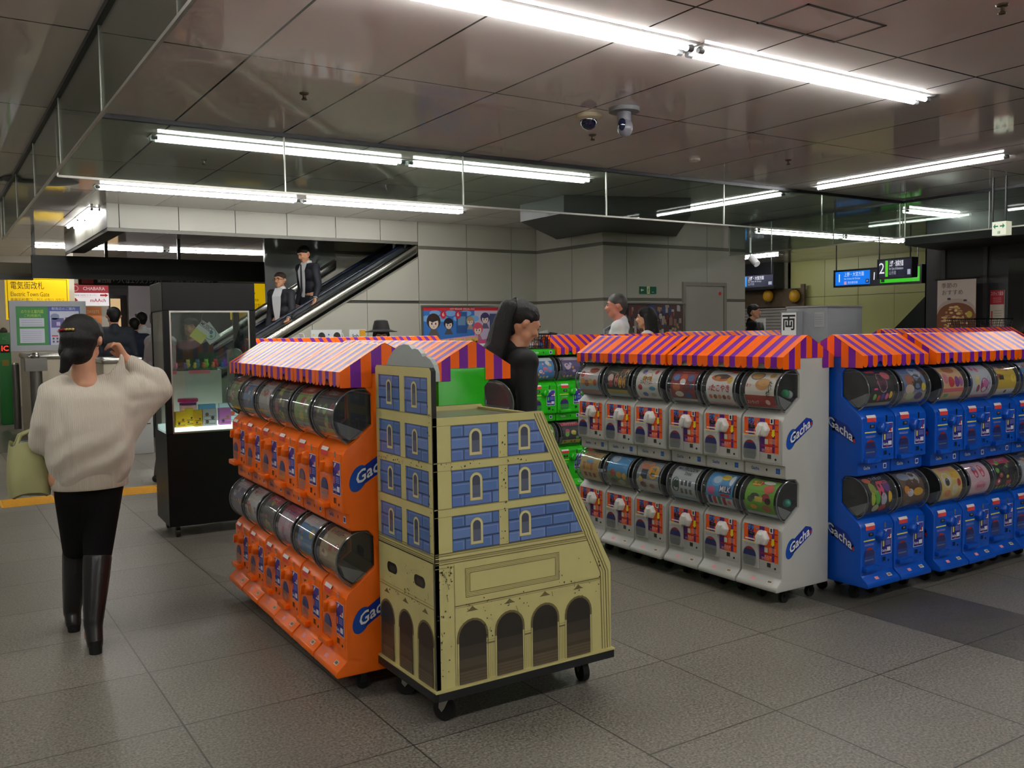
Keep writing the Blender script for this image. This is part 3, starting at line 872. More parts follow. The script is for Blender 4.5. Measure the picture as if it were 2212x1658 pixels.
def random_card(rng, mute=0):
    pal = rng.choice(PALS)
    if mute: pal = [tuple(int(c*(1-mute)+mute*120) for c in q) for q in pal]
    bg, a, c, d = pal
    ops = [('r', 0, 0, 1, 1, bg, 1)]
    if rng.random() < .6: ops.append(('r', 0, .78, 1, 1, a, 2))
    if rng.random() < .5: ops.append(('r', 0, 0, 1, .2, d, 2))
    for i in range(rng.randint(8, 14)):
        col = rng.choice([a, c, d, tuple(min(255, x+30) for x in bg)])
        x, y = rng.uniform(.1, .9), rng.uniform(.2, .85)
        w = rng.uniform(.05, .14)
        if rng.random() < .65:
            ops.append(('d', x, y, min(w, x, 1-x), w*rng.uniform(.5, .9), col, 3+i*.35))
            if rng.random() < .5: ops.append(('d', x+w*.1, y+w*.15, w*.4, w*.3, rng.choice([bg, c, (250, 248, 240)]), 3.3+i*.35))
        else: ops.append(('r', max(0, x-w), max(0, y-w*.5), min(1, x+w), min(1, y+w*.5), col, 3+i*.35))
    ops.append(('t', .5, .88, .13, rng.choice(KANA), (250, 250, 245) if sum(bg) < 420 else (40, 36, 70), .85))
    for k in range(rng.randint(3, 5)): ops.append(('d', .14+k*.18, .12, .06, .05, rng.choice([a, c, d]), 9))
    return ops
def W_(*o): return list(o)
CARDS_WHITE = [  # from the end beside the blue row: (upper, lower)
 (W_(('r', 0, 0, 1, 1, (236, 228, 214), 1), ('r', 0, 0, 1, .33, (178, 44, 46), 2), ('p', [(.35, 1), (1, 1), (1, .72), (.62, .55)], (186, 50, 44), 2), ('d', .3, .83, .24, .13, (120, 122, 126), 3), ('d', .3, .83, .2, .1, (214, 160, 80), 4), ('d', .58, .6, .25, .15, (214, 150, 76), 5), ('d', .62, .64, .2, .1, (226, 170, 100), 6), ('d', .8, .85, .1, .08, (222, 170, 70), 5), ('t', .12, .55, .1, 'あつ', (200, 60, 60)), ('t', .86, .6, .15, 'た', (30, 28, 30)), ('t', .86, .48, .15, 'い', (30, 28, 30)), ('t', .8, .36, .15, '焼', (30, 28, 30)), ('t', .25, .15, .1, 'ストラップ', (240, 220, 200), .4), ('d', .75, .16, .08, .07, (240, 200, 180), 4)),
  W_(('r', 0, 0, 1, 1, (118, 180, 50), 1), ('r', 0, 0, 1, .1, (200, 205, 210), 2), ('d', .3, .85, .2, .1, (220, 60, 50), 3), ('r', .14, .78, .42, .92, (250, 215, 40), 4), ('t', .28, .85, .1, 'ご当地', (60, 40, 30), .26), ('d', .66, .9, .2, .06, (240, 240, 230), 3), ('d', .75, .72, .17, .12, (226, 90, 70), 4), ('d', .35, .5, .16, .08, (60, 70, 50), 4), ('r', .35, .38, .62, .5, (225, 190, 90), 5), ('d', .72, .5, .14, .1, (160, 50, 60), 4), ('d', .8, .42, .1, .08, (70, 30, 30), 5), ('d', .2, .42, .1, .08, (90, 90, 80), 4), ('d', .75, .24, .16, .09, (190, 120, 70), 4), ('d', .3, .24, .12, .06, (240, 170, 40), 4))),
 (W_(('r', 0, 0, 1, 1, (240, 236, 230), 1), ('p', [(0, 1), (1, 1), (1, .9), (0, .78)], (205, 40, 50), 2), ('t', .3, .94, .1, '屋台の味', (255, 235, 235), .5), ('d', .5, .72, .38, .11, (206, 110, 40), 3), ('d', .5, .75, .3, .08, (84, 44, 36), 4), ('d', .38, .71, .1, .05, (206, 130, 50), 5), ('d', .6, .78, .1, .05, (70, 36, 30), 6), ('d', .85, .66, .1, .1, (236, 190, 60), 4), ('t', .56, .43, .2, 'たこやき', (206, 36, 46), .85), ('t', .2, .42, .12, 'ぷに', (206, 36, 46)), ('d', .16, .22, .07, .06, (216, 130, 90), 3), ('d', .33, .22, .07, .06, (150, 80, 40), 3), ('d', .5, .22, .07, .06, (216, 130, 90), 3), ('d', .67, .22, .07, .06, (150, 90, 50), 3), ('d', .84, .22, .07, .06, (216, 140, 100), 3), ('r', 0, 0, 1, .06, (230, 180, 180), 3)),
  W_(('r', 0, 0, 1, 1, (70, 160, 220), 1), ('p', [(0, 1), (.55, 1), (.3, .55), (0, .5)], (240, 130, 170), 2), ('r', 0, 0, 1, .3, (214, 216, 218), 3), ('d', .35, .72, .2, .16, (120, 180, 230), 4), ('d', .35, .74, .15, .11, (190, 220, 240), 5), ('d', .62, .84, .18, .09, (246, 220, 70), 5), ('t', .62, .84, .08, 'おいしい', (200, 50, 60), .28), ('d', .88, .78, .08, .16, (240, 244, 248), 5), ('d', .2, .45, .15, .1, (226, 90, 140), 5), ('r', .5, .42, .95, .6, (40, 50, 110), 6), ('t', .72, .51, .2, 'MILK', (250, 250, 250), .42), ('r', .55, .34, .9, .4, (190, 40, 60), 6), ('r', .08, .1, .2, .32, (90, 60, 160), 7), ('r', .26, .1, .38, .32, (220, 70, 60), 7), ('r', .44, .1, .56, .32, (50, 130, 80), 7), ('r', .62, .1, .74, .32, (180, 50, 60), 7), ('d', .86, .2, .07, .06, (230, 120, 110), 7))),
 (W_(('r', 0, 0, 1, 1, (150, 36, 44), 1), ('p', [(.2, 1), (.9, 1), (.8, .84), (.3, .84)], (226, 190, 130), 2), ('t', .55, .92, .09, 'くだもの市場', (90, 40, 30), .5), ('d', .2, .66, .13, .1, (90, 130, 190), 3), ('d', .5, .66, .14, .12, (200, 80, 50), 3), ('d', .8, .66, .13, .1, (80, 110, 160), 3), ('d', .5, .55, .12, .08, (240, 235, 225), 4), ('d', .25, .4, .16, .1, (200, 110, 60), 3), ('d', .65, .4, .16, .1, (120, 40, 40), 4), ('d', .85, .45, .1, .1, (60, 60, 90), 3), ('d', .35, .22, .18, .08, (230, 220, 200), 4), ('d', .7, .2, .16, .08, (70, 90, 140), 4), ('r', 0, 0, 1, .09, (200, 205, 200), 5)),
  W_(('r', 0, 0, 1, 1, (206, 210, 212), 1), ('t', .62, .88, .17, 'FROZEN', (40, 44, 60), .6), ('t', .62, .74, .13, 'Drink', (70, 76, 90), .5), ('t', .2, .88, .12, 'MIX', (50, 60, 120)), ('d', .2, .42, .16, .2, (40, 90, 70), 3), ('d', .22, .45, .1, .12, (30, 50, 40), 4), ('r', .42, .42, .52, .56, (80, 84, 92), 3), ('r', .58, .42, .68, .56, (80, 84, 92), 3), ('r', .74, .42, .84, .56, (80, 84, 92), 3), ('r', .4, .2, .5, .34, (120, 110, 100), 3), ('r', .58, .2, .68, .34, (110, 120, 120), 3), ('r', .76, .2, .86, .34, (130, 120, 110), 3), ('r', 0, 0, 1, .12, (150, 180, 210), 3))),
 (W_(('r', 0, 0, 1, 1, (232, 226, 216), 1), ('d', .5, .6, .2, .2, (240, 160, 40), 2), ('t', .5, .58, .12, 'ごろごろ', (30, 28, 30), .6), ('t', .5, .48, .11, 'コレクション', (30, 28, 30), .6), ('d', .25, .8, .1, .08, (110, 120, 190), 3), ('d', .55, .9, .09, .06, (210, 160, 110), 3), ('d', .8, .8, .08, .08, (220, 80, 70), 3), ('d', .2, .34, .1, .08, (200, 70, 70), 3), ('d', .75, .32, .14, .06, (90, 170, 200), 3), ('d', .38, .14, .12, .07, (90, 110, 170), 3), ('d', .75, .14, .13, .06, (190, 190, 190), 3)),
  W_(('r', 0, 0, 1, 1, (150, 156, 164), 1), ('r', 0, 0, 1, .4, (196, 194, 190), 2), ('d', .35, .82, .28, .16, (226, 150, 110), 3), ('d', .3, .72, .2, .12, (210, 130, 90), 4), ('r', .2, .42, .48, .68, (40, 44, 60), 5), ('d', .74, .64, .22, .2, (236, 170, 30), 5), ('t', .74, .68, .12, 'ブタ', (60, 40, 20)), ('t', .74, .56, .1, '貯金', (60, 40, 20)), ('d', .2, .4, .09, .07, (230, 200, 90), 6), ('d', .3, .25, .14, .08, (120, 80, 60), 4), ('d', .7, .24, .12, .07, (160, 120, 110), 4))),
 (W_(('r', 0, 0, 1, 1, (40, 62, 52), 1), ('p', [(.15, .98), (.6, .98), (.5, .7), (.1, .75)], (230, 180, 90), 3), ('d', .7, .82, .1, .2, (190, 110, 60), 3), ('d', .9, .8, .08, .2, (226, 190, 150), 3), ('d', .2, .55, .14, .12, (236, 190, 180), 4), ('d', .22, .38, .12, .1, (170, 60, 50), 5), ('d', .48, .5, .09, .2, (220, 120, 100), 4), ('d', .68, .45, .08, .18, (240, 170, 60), 4), ('d', .86, .45, .08, .18, (210, 150, 80), 4), ('r', 0, 0, 1, .22, (200, 170, 70), 3), ('r', 0, 0, 1, .08, (150, 190, 170), 4)),
  W_(('r', 0, 0, 1, 1, (70, 150, 210), 1), ('d', .25, .85, .18, .13, (200, 210, 220), 3), ('p', [(.4, .95), (.9, .7), (.8, .6), (.35, .8)], (232, 170, 130), 3), ('p', [(.6, .95), (.95, .85), (.85, .55)], (240, 190, 150), 4), ('r', 0, 0, 1, .45, (120, 140, 80), 2), ('d', .3, .42, .14, .1, (180, 90, 80), 4), ('d', .6, .38, .14, .1, (210, 170, 90), 4), ('d', .85, .36, .1, .1, (230, 190, 110), 4), ('d', .3, .18, .16, .09, (90, 80, 70), 4), ('d', .7, .16, .16, .09, (190, 180, 160), 4))),
 (W_(('r', 0, 0, 1, 1, (214, 206, 204), 1), ('d', .66, .78, .26, .14, (224, 180, 110), 3), ('d', .68, .76, .24, .09, (170, 50, 40), 4), ('d', .25, .72, .2, .14, (236, 232, 236), 3), ('d', .15, .62, .12, .1, (206, 90, 80), 4), ('d', .4, .6, .12, .1, (240, 170, 170), 4), ('r', 0, .0, 1, .45, (170, 200, 210), 2), ('d', .2, .4, .12, .1, (226, 150, 60), 5), ('d', .42, .35, .12, .1, (180, 110, 70), 5), ('d', .62, .38, .12, .1, (226, 180, 90), 5), ('d', .85, .38, .1, .1, (210, 120, 60), 5), ('r', 0, 0, 1, .15, (190, 130, 110), 6)),
  W_(('r', 0, 0, 1, 1, (206, 180, 110), 1), ('d', .5, .62, .2, .07, (120, 170, 200), 3), ('r', .15, .35, .3, .58, (190, 130, 60), 3), ('r', .35, .35, .5, .58, (220, 150, 60), 3), ('r', .55, .35, .7, .58, (200, 120, 60), 3), ('r', .75, .35, .9, .58, (226, 170, 90), 3), ('r', .2, .14, .35, .28, (150, 50, 40), 3), ('r', .45, .14, .58, .28, (110, 70, 50), 3), ('r', .68, .14, .82, .28, (150, 60, 40), 3), ('t', .5, .85, .16, 'おべんとう', (200, 60, 50), .8))),
]
CARDS_BLUE = [
 (W_(('r', 0, 0, 1, 1, (44, 42, 44), 1), ('r', 0, .84, 1, 1, (30, 30, 34), 2), ('d', .55, .6, .2, .26, (190, 170, 180), 3), ('d', .55, .6, .175, .23, (110, 30, 70), 4), ('p', [(.08, .7), (.2, .86), (.34, .6), (.3, .42), (.14, .42)], (236, 70, 130), 4), ('d', .8, .78, .17, .12, (226, 110, 120), 4), ('r', .1, .88, .5, .98, (220, 60, 60), 4), ('d', .2, .25, .07, .08, (120, 190, 70), 4), ('d', .38, .22, .07, .08, (200, 60, 60), 4), ('d', .55, .25, .07, .08, (90, 60, 170), 4), ('d', .72, .25, .07, .08, (230, 90, 150), 4), ('d', .88, .28, .07, .09, (240, 200, 50), 4), ('r', 0, 0, 1, .1, (170, 160, 130), 5)),
  W_(('r', 0, 0, 1, 1, (48, 44, 46), 1), ('t', .62, .92, .12, 'フィギュア', (220, 220, 220), .6), ('d', .2, .9, .15, .09, (220, 110, 50), 4), ('r', .5, .76, .95, .84, (230, 80, 70), 4), ('d', .22, .66, .13, .16, (160, 170, 70), 5), ('d', .55, .62, .12, .22, (240, 80, 130), 5), ('d', .82, .68, .13, .14, (110, 60, 150), 5), ('d', .16, .42, .09, .16, (190, 210, 50), 6), ('d', .36, .44, .1, .18, (100, 190, 60), 6), ('d', .62, .38, .12, .16, (190, 190, 210), 6), ('d', .88, .42, .08, .14, (240, 190, 40), 6), ('d', .3, .18, .14, .1, (190, 190, 150), 6), ('d', .6, .16, .15, .1, (200, 70, 70), 7))),
 (W_(('r', 0, 0, 1, 1, (112, 132, 176), 1), ('d', .7, .82, .24, .18, (200, 205, 215), 3), ('d', .3, .62, .2, .14, (190, 110, 80), 4), ('d', .62, .55, .24, .2, (70, 66, 60), 4), ('p', [(.4, .95), (.6, 1), (.55, .6)], (60, 50, 90), 4), ('d', .25, .38, .2, .12, (220, 190, 170), 5), ('r', 0, 0, 1, .3, (170, 160, 140), 3), ('d', .3, .2, .18, .1, (180, 190, 150), 6), ('d', .7, .2, .18, .1, (80, 60, 120), 6), ('d', .88, .42, .1, .1, (230, 200, 70), 6)),
  W_(('r', 0, 0, 1, 1, (106, 78, 62), 1), ('d', .3, .85, .25, .12, (150, 160, 180), 3), ('d', .7, .78, .2, .2, (190, 195, 190), 3), ('d', .5, .6, .3, .14, (90, 56, 40), 4), ('d', .2, .5, .12, .1, (230, 150, 50), 5), ('d', .35, .42, .14, .1, (210, 200, 210), 5), ('d', .7, .42, .22, .1, (226, 170, 40), 5), ('r', 0, 0, 1, .16, (50, 44, 40), 4), ('d', .25, .16, .14, .09, (120, 110, 100), 6))),
 (W_(('r', 0, 0, 1, 1, (236, 190, 140), 1), ('d', .5, .85, .28, .12, (190, 110, 60), 3), ('d', .4, .5, .14, .14, (210, 50, 60), 4), ('d', .68, .5, .12, .14, (150, 70, 150), 4), ('d', .88, .5, .09, .13, (180, 110, 170), 4), ('d', .15, .6, .11, .14, (220, 130, 160), 4), ('r', 0, .24, 1, .34, (230, 110, 120), 3), ('r', 0, 0, 1, .12, (220, 190, 130), 3), ('r', .1, .1, .3, .2, (110, 180, 130), 5)),
  W_(('r', 0, 0, 1, 1, (232, 200, 120), 1), ('d', .3, .6, .22, .2, (230, 225, 215), 3), ('d', .3, .55, .1, .1, (60, 60, 60), 4), ('d', .75, .75, .16, .14, (240, 190, 60), 4), ('d', .85, .5, .08, .1, (190, 40, 60), 4), ('d', .65, .32, .14, .16, (220, 220, 180), 4), ('d', .3, .25, .16, .1, (236, 150, 90), 4), ('r', .2, .86, .8, .96, (240, 150, 150), 4))),
 (W_(('r', 0, 0, 1, 1, (212, 214, 222), 1), ('d', .2, .85, .08, .09, (230, 100, 150), 3), ('d', .42, .8, .08, .09, (230, 110, 160), 3), ('d', .62, .35, .2, .2, (190, 60, 130), 3), ('d', .66, .4, .12, .1, (230, 130, 180), 4), ('d', .25, .5, .12, .14, (240, 220, 140), 3), ('d', .3, .28, .08, .1, (180, 60, 100), 4), ('d', .85, .4, .08, .2, (170, 150, 190), 3), ('r', 0, 0, 1, .1, (200, 140, 150), 4)),
  W_(('r', 0, 0, 1, 1, (236, 200, 210), 1), ('d', .35, .7, .12, .18, (220, 60, 90), 3), ('d', .68, .7, .12, .18, (226, 80, 110), 3), ('d', .35, .78, .07, .06, (120, 160, 220), 4), ('d', .5, .3, .3, .14, (244, 170, 190), 3), ('t', .5, .3, .12, 'ゆめかわ', (200, 70, 120), .6))),
]
def design_for(color, i, tier):
    if color == 'white' and i < len(CARDS_WHITE): return CARDS_WHITE[i][tier]
    if color == 'blue' and i < len(CARDS_BLUE): return CARDS_BLUE[i][tier]
    return random_card(RNG, .35 if color == 'orange' else .1)
ORDN = ['first', 'second', 'third', 'fourth', 'fifth', 'sixth', 'seventh', 'eighth', 'ninth', 'tenth', 'eleventh', 'twelfth', 'thirteenth']
MACH = []
def put(color, loc, rz, label, group, i, logos=0, awning=True, dz=0, cards=True):
    MACH.append((color, loc, rz, label, group, i, logos, awning, dz, cards))
# orange row: faces -x, first one beside the castle cart
ro = RAD(-90-1.78)
for k in range(6):
    d = .1455+.2955*k
    lab = ['orange capsule machine touching the castle cart, end of the orange row', 'orange capsule machine second from the castle cart', 'orange capsule machine third from the castle cart', 'orange capsule machine fourth from the castle cart', 'orange capsule machine fifth from the castle cart', 'orange capsule machine at the far end nearest the glass display case'][k]
    put('orange', (1.383+.031*d+(.006 if k > 2 else 0), 3.395+d), ro, lab, 'orange capsule machine row', k, 1 if k == 0 else 0)
# white row
for k in range(6):
    d = .1455+.2915*k+(.008 if k > 2 else 0)
    lab = ['white capsule machine at the row end beside the blue machines', 'white capsule machine with the MILK card, second from the blue machines', 'white capsule machine with the FROZEN card, third from the blue machines', 'white capsule machine fourth from the blue machines', 'white capsule machine fifth from the blue machines', 'white capsule machine at the far row end beside green machines'][k]
    put('white', (3.738-(.012 if k > 2 else 0), 3.185+d), RAD(-90), lab, 'white capsule machine row', k, (1 if k in (0, 3) else 0))
# blue row: faces -y
xb = [4.14+.146, 4.14+.146+.292, 4.765+.146, 4.765+.146+.292, 5.36+.146, 5.36+.146+.292, 5.95+.146, 5.95+.146+.292]
for k in range(8):
    lab = ['blue capsule machine at the row end beside the white machines', 'blue capsule machine second from the white machines', 'blue capsule machine third from the white machines', 'blue capsule machine fourth from the white machines', 'blue capsule machine fifth from the white machines', 'blue capsule machine sixth from the white machines, cut by the picture edge', 'blue capsule machine seventh in its row, past the picture edge', 'blue capsule machine eighth in its row, past the picture edge'][k]
    if k < 6: put('blue', (xb[k], 3.008-(.022 if k in (2, 3) else .004 if k > 3 else 0)), 0, lab, 'blue capsule machine row', k, -1 if k in (0, 2) else 0)
# green row behind the orange one: faces +x
for k in range(5):
    lab = ['green capsule machine with gable end showing right behind the castle cart', 'green capsule machine back to back with orange, second from the castle cart', 'green capsule machine back to back with orange, third from the castle cart', 'green capsule machine back to back with orange, fourth from the castle cart', 'green capsule machine back to back with orange, fifth from the castle cart'][k]
    put('green', (2.268, 3.53+.1455+.293*k), RAD(90), lab, 'green capsule machines behind the orange row', k)
# green row across the aisle: faces -y, first one without a roof
for k in range(13):
    lab = 'green capsule machine without a roof, wire basket on its top, beyond the ponytail woman' if k == 0 else 'green capsule machine in the back row beyond the white machines, %s from the roofless one' % ORDN[k]
    put('green', (4.36+.146+.292*k, 6.47), 0, lab, 'back green capsule machine row', k, 0, k > 0, .0 if k < 6 else .012)
# roofs beyond the orange row
for k in range(7):
    lab = 'striped roof machine of the far row below the magazine rack, %s from the display case' % ORDN[k]
    put('green', (2.56+.146+.293*k, 8.42), 0, lab, 'far capsule machine row below the magazines', k, 0, True, .0)
for k in range(8):
    lab = 'striped roof machine of the row behind the blue one, %s from the money changer' % ORDN[k]
    put('blue', (7.75+.146+.293*k, 5.25), 0, lab, 'capsule machine row behind the blue one', k, 0, True, .015)
CURDES = None
def place_machines():
    for color, loc, rz, label, group, i, logos, awning, dz, cards in MACH:
        far = group in ('far capsule machine row below the magazines', 'capsule machine row behind the blue one') or (group.startswith('back green') and i > 1)
        t = column(color, loc, rz, label, group, None, 0, awning, dz)
        drums = [c for c in t.children if c.name.startswith('capsule_drum')]
        drums.sort(key=lambda o: -o.data.vertices[0].co.z)
        if not far:
            for tier, d in enumerate(drums):
                make_card(design_for(color, i, tier), DZ-(TIER if tier else 0), d)
        if logos: side_logo(logos, color, t)
        if color == 'white' and i == 0:
            M = Matrix.Translation((loc[0], loc[1], dz)) @ Matrix.Rotation(rz, 4, 'Z')
            for j, (z0, y, zz, c, lb) in enumerate(((0, .078, -.012, (30, 150, 90), 'green capsule in the upper drum at the white row end'), (0, .104, -.02, (170, 176, 174), 'grey capsule in the upper drum at the white row end'), (-TIER, .095, -.018, (20, 150, 130), 'teal capsule in the lower drum at the white row end'))):
                b = MB(); b.ball((0, 0, 0), .023, mat('capsule_%d' % j, c, .15, spec=.7), 14)
                tag(b.build('toy_capsule', None, M @ Vector((.09, y, DZ+z0+zz+.006))), lb, 'capsule', 'capsules in the white drums')
    for pr in list(PROTO.values()):
        for o in [c for c in pr.children_recursive]+[pr]: bpy.data.objects.remove(o)
    PROTO.clear()
# ------------------------------------------------------------------ building shaped cart
CREAM = mat('cream_print', (200, 190, 128), .38, noise=.06, nscale=5)
BRK = [flat((88, 118, 172), .4), flat((94, 118, 176), .4), flat((80, 110, 164), .4), flat((102, 128, 182), .4)]
BLINE = flat((52, 66, 98), .4); BHI = flat((140, 158, 205), .4)
CSH = flat((150, 140, 90), .4); CDK = flat((110, 98, 62), .4); CLT = flat((210, 200, 146), .4)
WGL = flat((92, 98, 116), .3); WGL2 = flat((72, 76, 92), .3)
AR1 = flat((40, 36, 30), .4); AR2 = flat((58, 52, 42), .4); AR3 = flat((76, 67, 52), .4); AR4 = flat((92, 80, 62), .4); AR5 = flat((66, 56, 42), .4)
SCUF = flat((56, 50, 38), .7); EDGE = mat('black_edge_tape', (22, 23, 26), .4)
CX, CY = 1.523, 2.887; CW, CDp = .815, .478
cart = thing('display_cart', 'blue and cream building-shaped cart on castors beside the orange machines', 'cart', (CX, CY, 0))
CZ0, CZT, CZTW, TH = .165, 1.168, 1.35, .02
crng = random.Random(3)
def bricks(p, u0, v0, u1, v1, clip=None, rows=3):
    """u1 may be a function of v (sloping edge)"""
    U1 = clip or (lambda v: u1)
    p.poly([(u0, v0), (U1(v0), v0), (U1(v1), v1), (u0, v1)], BLINE, 1)
    h = (v1-v0)/rows
    for r in range(rows):
        a, c = v0+r*h+.003, v0+(r+1)*h-.003
        x = u0+.002; k = 0
        w0 = .085 if r % 2 else .05
        while x < U1((a+c)/2)-.012:
            w = w0 if k == 0 else .115
            e = min(x+w, 9); e0, e1 = min(e, U1(a)-.002), min(e, U1(c)-.002)
            if e0-x > .006:
                p.poly([(x, a), (e0, a), (e1, c), (x, c)], BRK[crng.randint(0, 3)], 2)
                if e0-x > .03:
                    p.line((x+.004, c-.006), (e1-.004, c-.006), .0016, BHI, 3); p.line((e1-.006, a+.004), (e1-.006, c-.006), .0016, BHI, 3)
            x = e+.004; k += 1
def castle_window(p, u0, v0, u1, v1):
    p.arch(u0, v0, u1, v1, CSH, 4); p.arch(u0+.002, v0+.002, u1-.002, v1-.002, CLT, 5)
    t = (u1-u0)*.2
    p.arch(u0+t, v0+t*1.1, u1-t, v1-t, WGL2, 6); p.rect(u0+t, v0+t*1.1, u1-t, v0+(v1-v0)*.55, WGL, 7)
def castle_arch(p, u0, v0, u1, v1):
    r = (u1-u0)/2; e = .009
    p.arch(u0-e, v1-r-.02, u1+e, v1+e, CDK, 2); p.rect(u0-e, v0, u0-e+.002, v1-r, CDK, 2); p.rect(u1+e-.002, v0, u1+e, v1-r, CDK, 2)
    p.arch(u0, v0, u1, v1, AR1, 3)
    H = v1-v0
    p.rect(u0, v0, u1, v0+H*.6, AR2, 4); p.rect(u0, v0, u1, v0+H*.4, AR3, 5); p.rect(u0, v0, u1, v0+H*.26, AR5, 6); p.rect(u0, v0, u1, v0+H*.2, AR4, 7)
    for k in (.05, .1, .15): p.rect(u0, v0+H*k, u1, v0+H*k+.002, AR5, 8)
    c = (u0+u1)/2
    p.poly([(c-.026, v1+.036), (c+.026, v1+.036), (c+.012, v1+.044), (c, v1+.055), (c-.012, v1+.044)], CDK, 2)
def scuffs(p, boxes, n):
    for i in range(n):
        u0, v0, u1, v1 = crng.choice(boxes); u, v = crng.uniform(u0, u1), crng.uniform(v0, v1)
        s = crng.uniform(.001, .004)
        p.poly([(u+s*crng.uniform(.5, 1.4)*math.cos(a), v+s*crng.uniform(.5, 1.6)*math.sin(a)) for a in (0, 1.1, 2.3, 3.6, 5)], SCUF, 9)
    for i in range(n//8):
        u0, v0, u1, v1 = crng.choice(boxes); u, v = crng.uniform(u0, u1), crng.uniform(v0, v1)
        p.line((u, v), (u+crng.uniform(-.004, .012), v-crng.uniform(.008, .025)), .0016, SCUF, 9)
slope_u = lambda v: .434+(.667-.434)*(1.165-v)/(1.165-.683)
# front board (faces -y): trapezoid with a kink
FRONT = [(.0, CZ0), (CW, CZ0), (CW, .515), (.475, CZT), (.0, CZT)]
FRONTR = [(.0, CZ0), (CW, CZ0), (CW, .505), (.812, .522), (.487, 1.158), (.478, CZT), (.0, CZT)]
def make_side_board(y0, y1, printed, name):
    b = MB(); b.prism(FRONTR, lambda u, v, w: Vector((u, w, v)), y0, y1, CREAM, EDGE)
    o = b.build(name, cart)
    return o
fb = make_side_board(0, TH, True, 'front_board')
b = MB(); p = Paint(b, lambda u, v, l: Vector((u, -l*.0004, v)))
for z0, z1, in ((1.005, 1.137), (.835, .972), (.671, .803)):
    bricks(p, .073, z0, .277, z1)
    sl = lambda v: slope_u(v)-.003
    bricks(p, .318, z0, 0, z1, sl)
    castle_window(p, .149, z0+.016, .205, z1-.014)
    castle_window(p, .366, z0+.018, .422, z1-.013)
    p.rect(0.0, z0-.004, slope_u(z0), z0, CSH, 2); p.rect(0, z1, slope_u(z1), z1+.002, CSH, 2)
# sloping moulding
for k, c in enumerate((CDK, CSH, CDK, CSH)):
    o = .004+k*.013
    p.poly([(slope_u(1.16)+o, 1.16), (slope_u(1.16)+o+.004, 1.16), (slope_u(.66)+o+.004, .66), (slope_u(.66)+o, .66)], c, 3)
    p.line((slope_u(.66)+o, .66), (.757+o, .49), .004, c, 3); p.line((.757+o, .49), (.765+o, .168), .004, c, 3)
# ledge
for z, c, t in ((.668, CDK, .003), (.66, CSH, .004), (.652, CLT, .004), (.645, CDK, .003), (.637, CSH, .005), (.629, CDK, .003)): p.rect(0, z, .672+(.668-z)*.6, z+t, c, 4)
for d in (0, .006, .012, .018): p.frame(.125+d, .492+d, .554-d, .603-d, .0022, CDK if d in (0, .018) else CSH, 3)
p.rect(.077, .464, .757, .468, CDK, 3); p.rect(.077, .458, .757, .46, CSH, 3); p.rect(.077, .168, .0795, .625, CSH, 3); p.rect(0, .615, .077, .618, CSH, 3)
for u0, u1 in ((.094, .212), (.259, .377), (.424, .543), (.588, .706)): castle_arch(p, u0, .167, u1, .402)
for u0, u1 in ((.221, .25), (.386, .415), (.552, .579)):
    p.rect(u0, .3, u1, .306, CDK, 2); p.rect(u0, .312, u1, .314, CSH, 2)
    for k in range(3): p.rect(u0+.006+k*.008, .17, u0+.008+k*.008, .3, CSH, 2)
scuffs(p, [(.08, .41, .75, .48), (.01, .55, .07, .62), (.55, .4, .76, .62), (.28, .66, .31, 1.1), (.02, .98, .4, 1.0), (.0, .2, .06, .6), (.2, .3, .24, .48)], 150)
b.build('printed_facade', fb, weld=False)
bb = make_side_board(CDp-TH, CDp, False, 'back_board')
# tall left board
LEFT = [(.0, CZ0), (CDp, CZ0), (CDp, CZTW-.012), (CDp-.012, CZTW), (.012, CZTW), (.0, CZTW-.012)]
b = MB(); b.prism(LEFT, lambda u, v, w: Vector((w, u, v)), -.004, TH-.004, CREAM, EDGE)
lb = b.build('tower_board', cart)
b = MB(); p = Paint(b, lambda u, v, l: Vector((-.004-l*.0004, u, v)))
for z0, z1 in ((1.178, 1.314), (1.004, 1.137), (.841, .973), (.664, .806)):
    for u0, u1 in ((.03, .218), (.26, .45)): bricks(p, u0, z0, u1, z1)
    castle_window(p, .11, z0+.02, .158, z1-.015); castle_window(p, .325, z0+.02, .377, z1-.015)
    p.rect(0, z0-.003, CDp, z0, CSH, 2)
for z, c, t in ((.672, CDK, .003), (.664, CSH, .004), (.652, CDK, .003), (.643, CSH, .005), (.636, EDGE, .004)): p.rect(0, z, CDp, z+t, c, 4)
p.rect(0, .466, CDp, .47, CSH, 3); p.rect(0, .478, CDp, .48, CSH, 3)
for u0, u1 in ((.018, .135), (.185, .298), (.35, .468)): castle_arch(p, u0, .17, u1, .402)
for c in (.118, .355):
    hw = .044
    pts = [(c+(hw-.018)+.018*math.cos(a), .549+.021*math.sin(a)) for a in [-math.pi/2+math.pi*k/6 for k in range(7)]]+[(c-(hw-.018)+.018*math.cos(a), .549+.021*math.sin(a)) for a in [math.pi/2+math.pi*k/6 for k in range(7)]]
    p.poly(pts, BLACK, 4)
    p.poly([(c+(u-c)*.62-.004, .549+(v-.549)*.55-.002) for u, v in pts], flat((50, 46, 38)), 5)
p.rect(-.0, .17, .004, .64, EDGE, 5)
scuffs(p, [(.03, .98, .45, 1.0), (.02, .47, .45, .62), (.01, .66, .03, 1.3), (.05, .45, .4, .5)], 80)
b.build('printed_facade', lb, weld=False)
# sloping board, tray, base, castors
b = MB()
b.prism([(.478, CZT-.01), (.808, .52), (.808, CZ0), (.79, CZ0), (.79, .515), (.46, CZT-.01)], lambda u, v, w: Vector((u, w, v)), TH, CDp-TH, CREAM, CREAM)
b.build('sloping_board', cart)
b = MB(); b.box((TH, TH, 1.142), (.465, CDp-TH, 1.148), mat('dull_green_tray', (96, 104, 82), .3)); b.build('top_tray', cart)
